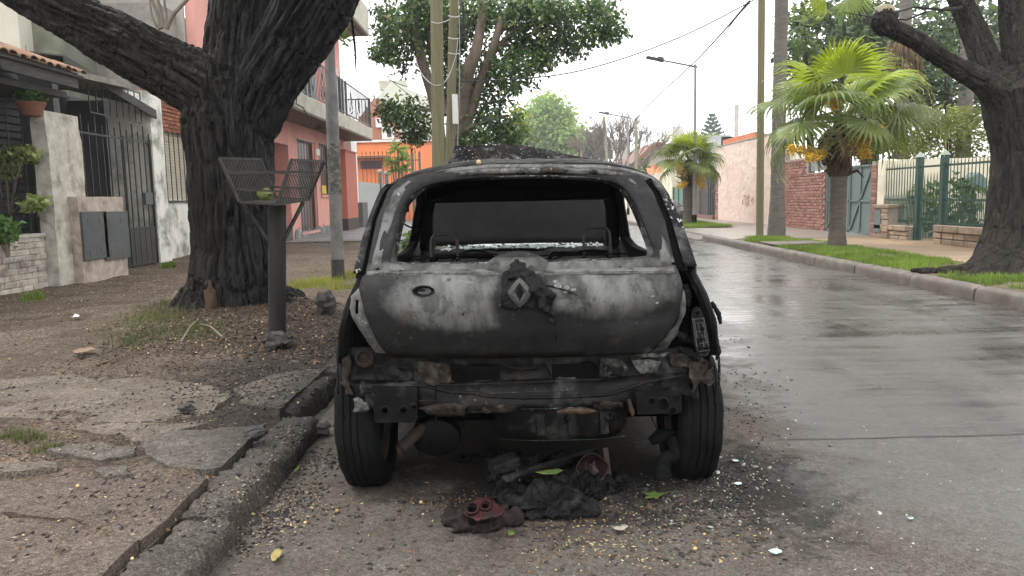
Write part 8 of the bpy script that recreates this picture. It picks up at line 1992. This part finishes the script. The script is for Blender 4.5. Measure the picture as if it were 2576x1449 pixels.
# ---- uncountable litter
rgl = np.random.default_rng(77)
def zl(x, y): return zdirt(x, y) if x < KL - .16 else .004
SLABS = [o for o in bpy.data.objects if o.name.startswith('concrete_slab')]
from mathutils.bvhtree import BVHTree
bv_v = []; bv_f = []
for o in SLABS + [o for o in bpy.data.objects if o.name.startswith('kerbstone')] + [dirt, road]:
    b = len(bv_v); bv_v += [tuple(v.co) for v in o.data.vertices]; bv_f += [tuple(i + b for i in p.vertices) for p in o.data.polygons]
BV = BVHTree.FromPolygons(bv_v, bv_f)
def drop(P):
    o = []
    for (x, y) in P:
        h = BV.ray_cast(Vector((x, y, 1.0)), Vector((0, 0, -1)))
        o.append((x, y, h[0].z if h[0] else 0.0))
    return np.array(o)
def bits(P, L, W, T, rng, up=.15):
    """small flat lozenge bits lying on the ground: 4-sided bipyramids"""
    n = len(P); a = rng.uniform(0, 6.28, n); q = np.exp(rng.normal(size=n)*.32); l = L*q*rng.uniform(.8, 1.2, n); w_ = W*q*rng.uniform(.7, 1.3, n); t = T*rng.uniform(.6, 1.4, n); ti = rng.normal(size=n)*up
    dx = np.stack([np.cos(a), np.sin(a), ti], 1)*l[:, None]; dy = np.stack([-np.sin(a), np.cos(a), rng.normal(size=n)*up], 1)*w_[:, None]; dz = np.zeros((n, 3)); dz[:, 2] = t
    c_ = P + dz*.6; V = np.stack([c_ + dx, c_ + dy, c_ - dx, c_ - dy, c_ + dz, c_ - dz], 1).reshape(-1, 3)
    b = (np.arange(n)*6)[:, None, None]; F = (b + np.array([(0,1,4),(1,2,4),(2,3,4),(3,0,4),(1,0,5),(2,1,5),(3,2,5),(0,3,5)])[None]).reshape(-1, 3); return V, F
def region(n, poly, z, dens=None, frq=2.0, thr=-.1):
    Q = np.array([tuple(gnd(u, v, z))[:2] for u, v in poly]); mn, mx2 = Q.min(0), Q.max(0); P = rgl.uniform(mn, mx2, (int(n*2.6), 2)); P = P[inside(P, Q)]
    k = np.array([fbm(a*frq + 7, b*frq, 5, 3) for a, b in P]) if len(P) else np.zeros(0); P = P[k > thr + rgl.uniform(-.25, .25, len(P))][:n]; sg_ = .05 if abs(Q.mean(0)[1]) < 4 else .10; P = P + rgl.normal(size=P.shape)*sg_*rgl.uniform(.2, 2.2, (len(P), 1)); return P
def litter(name, label, P, L, W, T, mat, up=.15):
    V, F = bits(drop(P), L, W, T, rgl, up); o = link(name, npmesh(name, V, F, mat)); tag(o, label, 'litter', kind='stuff'); return o
M_SEED = leafmat('pale seed husk', (.42,.32,.16), (.52,.42,.23), (.30,.19,.10), .15, .7, .2)
M_WHITEB = leafmat('whitish flake', (.36,.36,.32), (.26,.26,.23), (.48,.48,.43), .1, .7, .1)
M_CHIP = leafmat('char chip', (.012,.011,.011), (.03,.027,.025), (.07,.06,.05), .0, .7, .1)
M_BROWN = leafmat('brown leaf bit', (.12,.07,.04), (.19,.12,.07), (.07,.045,.03), .15, .8, .2)
LP = [(-20,700),(440,650),(880,640),(890,700),(840,940),(700,1130),(520,1330),(400,1470),(-20,1470)]
FAR = [(-20,700),(400,655),(440,720),(250,790),(-20,800)]
WALLB = [(150,715),(330,690),(470,690),(440,720),(150,735)]
litter('fallen_seeds', 'pale yellow seed husks strewn over the left pavement', np.concatenate([region(2600, LP, SW, thr=-.05), region(1500, FAR, SW, thr=-.2), region(500, WALLB, SW, thr=-.5)]), .0072, .0040, .002, M_SEED)
litter('leaf_crumbs', 'brown leaf crumbs strewn over the left pavement', np.concatenate([region(5000, LP, SW, thr=-.1), region(1800, [(480,790),(760,780),(850,830),(820,900),(500,890)], SW, thr=-.4)]), .014, .006, .0012, M_BROWN, .35)
litter('bark_mulch', 'coarse brown and black bark mulch round the foot of the charred tree', np.concatenate([region(2600, [(470,800),(640,780),(780,770),(860,830),(840,900),(620,910),(470,880)], SW, thr=-.5), region(700, [(250,830),(480,800),(480,900),(250,900)], SW, thr=-.2), np.stack([TREE.x + (ra := .42 + np.abs(rgl.normal(size=1500))*.28)*np.cos(aa := rgl.uniform(3.0, 6.6, 1500)), TREE.y + ra*np.sin(aa)], 1)]), .022, .008, .004, leafmat('bark mulch', (.06,.038,.024), (.11,.072,.045), (.02,.016,.014), .05, .85, .2), .35)
litter('pebbles', 'grey brown grit and pebbles over the left pavement', np.concatenate([region(3200, LP, SW, thr=-.2), region(350, [(560,1449),(700,1210),(790,1090),(840,1120),(640,1449)], 0, thr=-.2)]), .006, .005, .004, leafmat('grit', (.16,.13,.10), (.24,.20,.165), (.07,.058,.05), .0, .9, .2), .3)
litter('char_chips', 'black char chips around the tree foot and kerb', np.concatenate([region(2600, [(480,800),(840,790),(845,940),(760,1060),(560,1050),(440,900)], SW, thr=-.2), region(900, [(-20,900),(700,900),(640,1300),(-20,1450)], SW, thr=.1), region(600, [(640,1300),(780,1060),(850,1120),(830,1230),(560,1449),(500,1449)], 0, thr=-.2)]), .010, .006, .0035, M_CHIP, .3)
RD = [(520,1449),(700,1210),(840,1240),(1110,1250),(1600,1260),(1840,1180),(1900,1220),(1950,1449)]
litter('fallen_seeds', 'pale yellow seed husks scattered on the road behind the car', np.concatenate([region(300, RD, 0, thr=.05), region(150, [(1440,1310),(1700,1310),(1760,1380),(1600,1420),(1400,1400)], 0, thr=-.3), region(90, [(600,1290),(800,1250),(900,1350),(640,1420)], 0, thr=-.2)]), .0064, .0034, .0018, M_SEED)
litter('char_chips', 'black char crumbs scattered on the road behind the car', np.concatenate([region(700, RD, 0, thr=.0), region(800, [(1560,1230),(1830,1160),(1920,1200),(1860,1300),(1600,1340)], 0, thr=-.2), region(500, [(1830,830),(1900,900),(1960,1150),(1840,1190)], 0, thr=-.1)]), .008, .006, .003, M_CHIP, .3)
litter('glass_crumbs', 'tiny pale glass crumbs scattered right of the car', np.concatenate([region(200, [(1600,1230),(1830,1140),(1920,1180),(1960,1290),(1640,1330)], 0, thr=-.1), region(260, [(1820,850),(1990,1000),(2200,1200),(2300,1449),(1500,1449),(1700,1300),(1840,1180)], 0, thr=-.2), region(80, [(1900,1000),(2560,1100),(2560,1449),(1900,1449)], 0, thr=-.3)]), .0055, .004, .002, M_WHITEB, .5)
litter('leaf_crumbs', 'brown leaf crumbs scattered on the road behind the car', region(900, RD, 0, thr=-.0), .011, .005, .001, M_BROWN, .35)
# round yellow drupes
def berries(name, label, P, r_):
    Q = drop(P); n = len(Q); s_ = r_*rgl.uniform(.7, 1.2, n); ph = (1 + 5**.5)/2
    ico = np.array([(-1,ph,0),(1,ph,0),(-1,-ph,0),(1,-ph,0),(0,-1,ph),(0,1,ph),(0,-1,-ph),(0,1,-ph),(ph,0,-1),(ph,0,1),(-ph,0,-1),(-ph,0,1)]); ico /= np.linalg.norm(ico[0])
    fc_ = np.array([(0,11,5),(0,5,1),(0,1,7),(0,7,10),(0,10,11),(1,5,9),(5,11,4),(11,10,2),(10,7,6),(7,1,8),(3,9,4),(3,4,2),(3,2,6),(3,6,8),(3,8,9),(4,9,5),(2,4,11),(6,2,10),(8,6,7),(9,8,1)])
    c_ = Q.copy(); c_[:, 2] += s_*.85; V = (c_[:, None, :] + ico[None]*s_[:, None, None]).reshape(-1, 3); F = (np.arange(n)[:, None, None]*12 + fc_[None]).reshape(-1, 3)
    o = link(name, npmesh(name, V, F, M_BERRY, True)); tag(o, label, 'litter', kind='stuff')
M_BERRY = leafmat('yellow drupe', (.46,.34,.16), (.54,.42,.22), (.36,.24,.11), .1, .5, .15)
berries('fallen_berries', 'round yellow berries lying on the left pavement', np.concatenate([region(120, LP, SW, thr=-.1), region(150, FAR, SW, thr=-.2), region(70, [(340,830),(760,800),(840,870),(700,910),(330,900)], SW, thr=-.4)]), .0076)
berries('fallen_berries', 'few round yellow berries lying on the road behind the car', region(7, RD, 0, thr=-.3), .0078)
p = at(1204, 408, 2.98); mb = MB(); mb.ball((p.x, p.y, p.z), .0095, 10, 8); mb.build('berry', M_BERRY, smooth=True, label='single yellow berry resting on the car roof edge', cat='berry')

# ------------------------------------------------------------------ groups of like things
GROUPS = {'fan_palm': 'fan palms on the right verge', 'tall_palm': 'tall bare palm trunks', 'wooden_pole': 'wooden utility poles', 'far_pole': 'small poles at the end of the street', 'street_lamp': 'steel street lamps', 'overhead_wire': 'overhead wires',
          'glass_shard': 'larger glass shards on the road', 'fallen_leaf': 'single fallen leaves', 'charred_lump': 'charred lumps on the ground', 'dry_twig': 'dry twigs at the tree foot', 'garden_tree': 'garden trees behind the right wall', 'paper_scrap': 'scraps of paper'}
for o in bpy.data.objects:
    if o.parent is None and o.name.split('.')[0] in GROUPS: o['group'] = GROUPS[o.name.split('.')[0]]

# ================================================================== damp air
mb = MB(); mb.box(-156, 156, -36, 266, -1.2, 24.0)
hz = NT('damp air'); hz.t.nodes.remove(hz.b); pv = hz.n('ShaderNodeVolumePrincipled'); pv.inputs['Color'].default_value = (.93, .95, .96, 1); pv.inputs['Density'].default_value = .0010; pv.inputs['Anisotropy'].default_value = .2
hz.t.links.new(pv.outputs[0], hz.out.inputs['Volume'])
tag(mb.build('haze', hz.m), 'thin even damp haze filling the street', 'haze', kind='stuff')
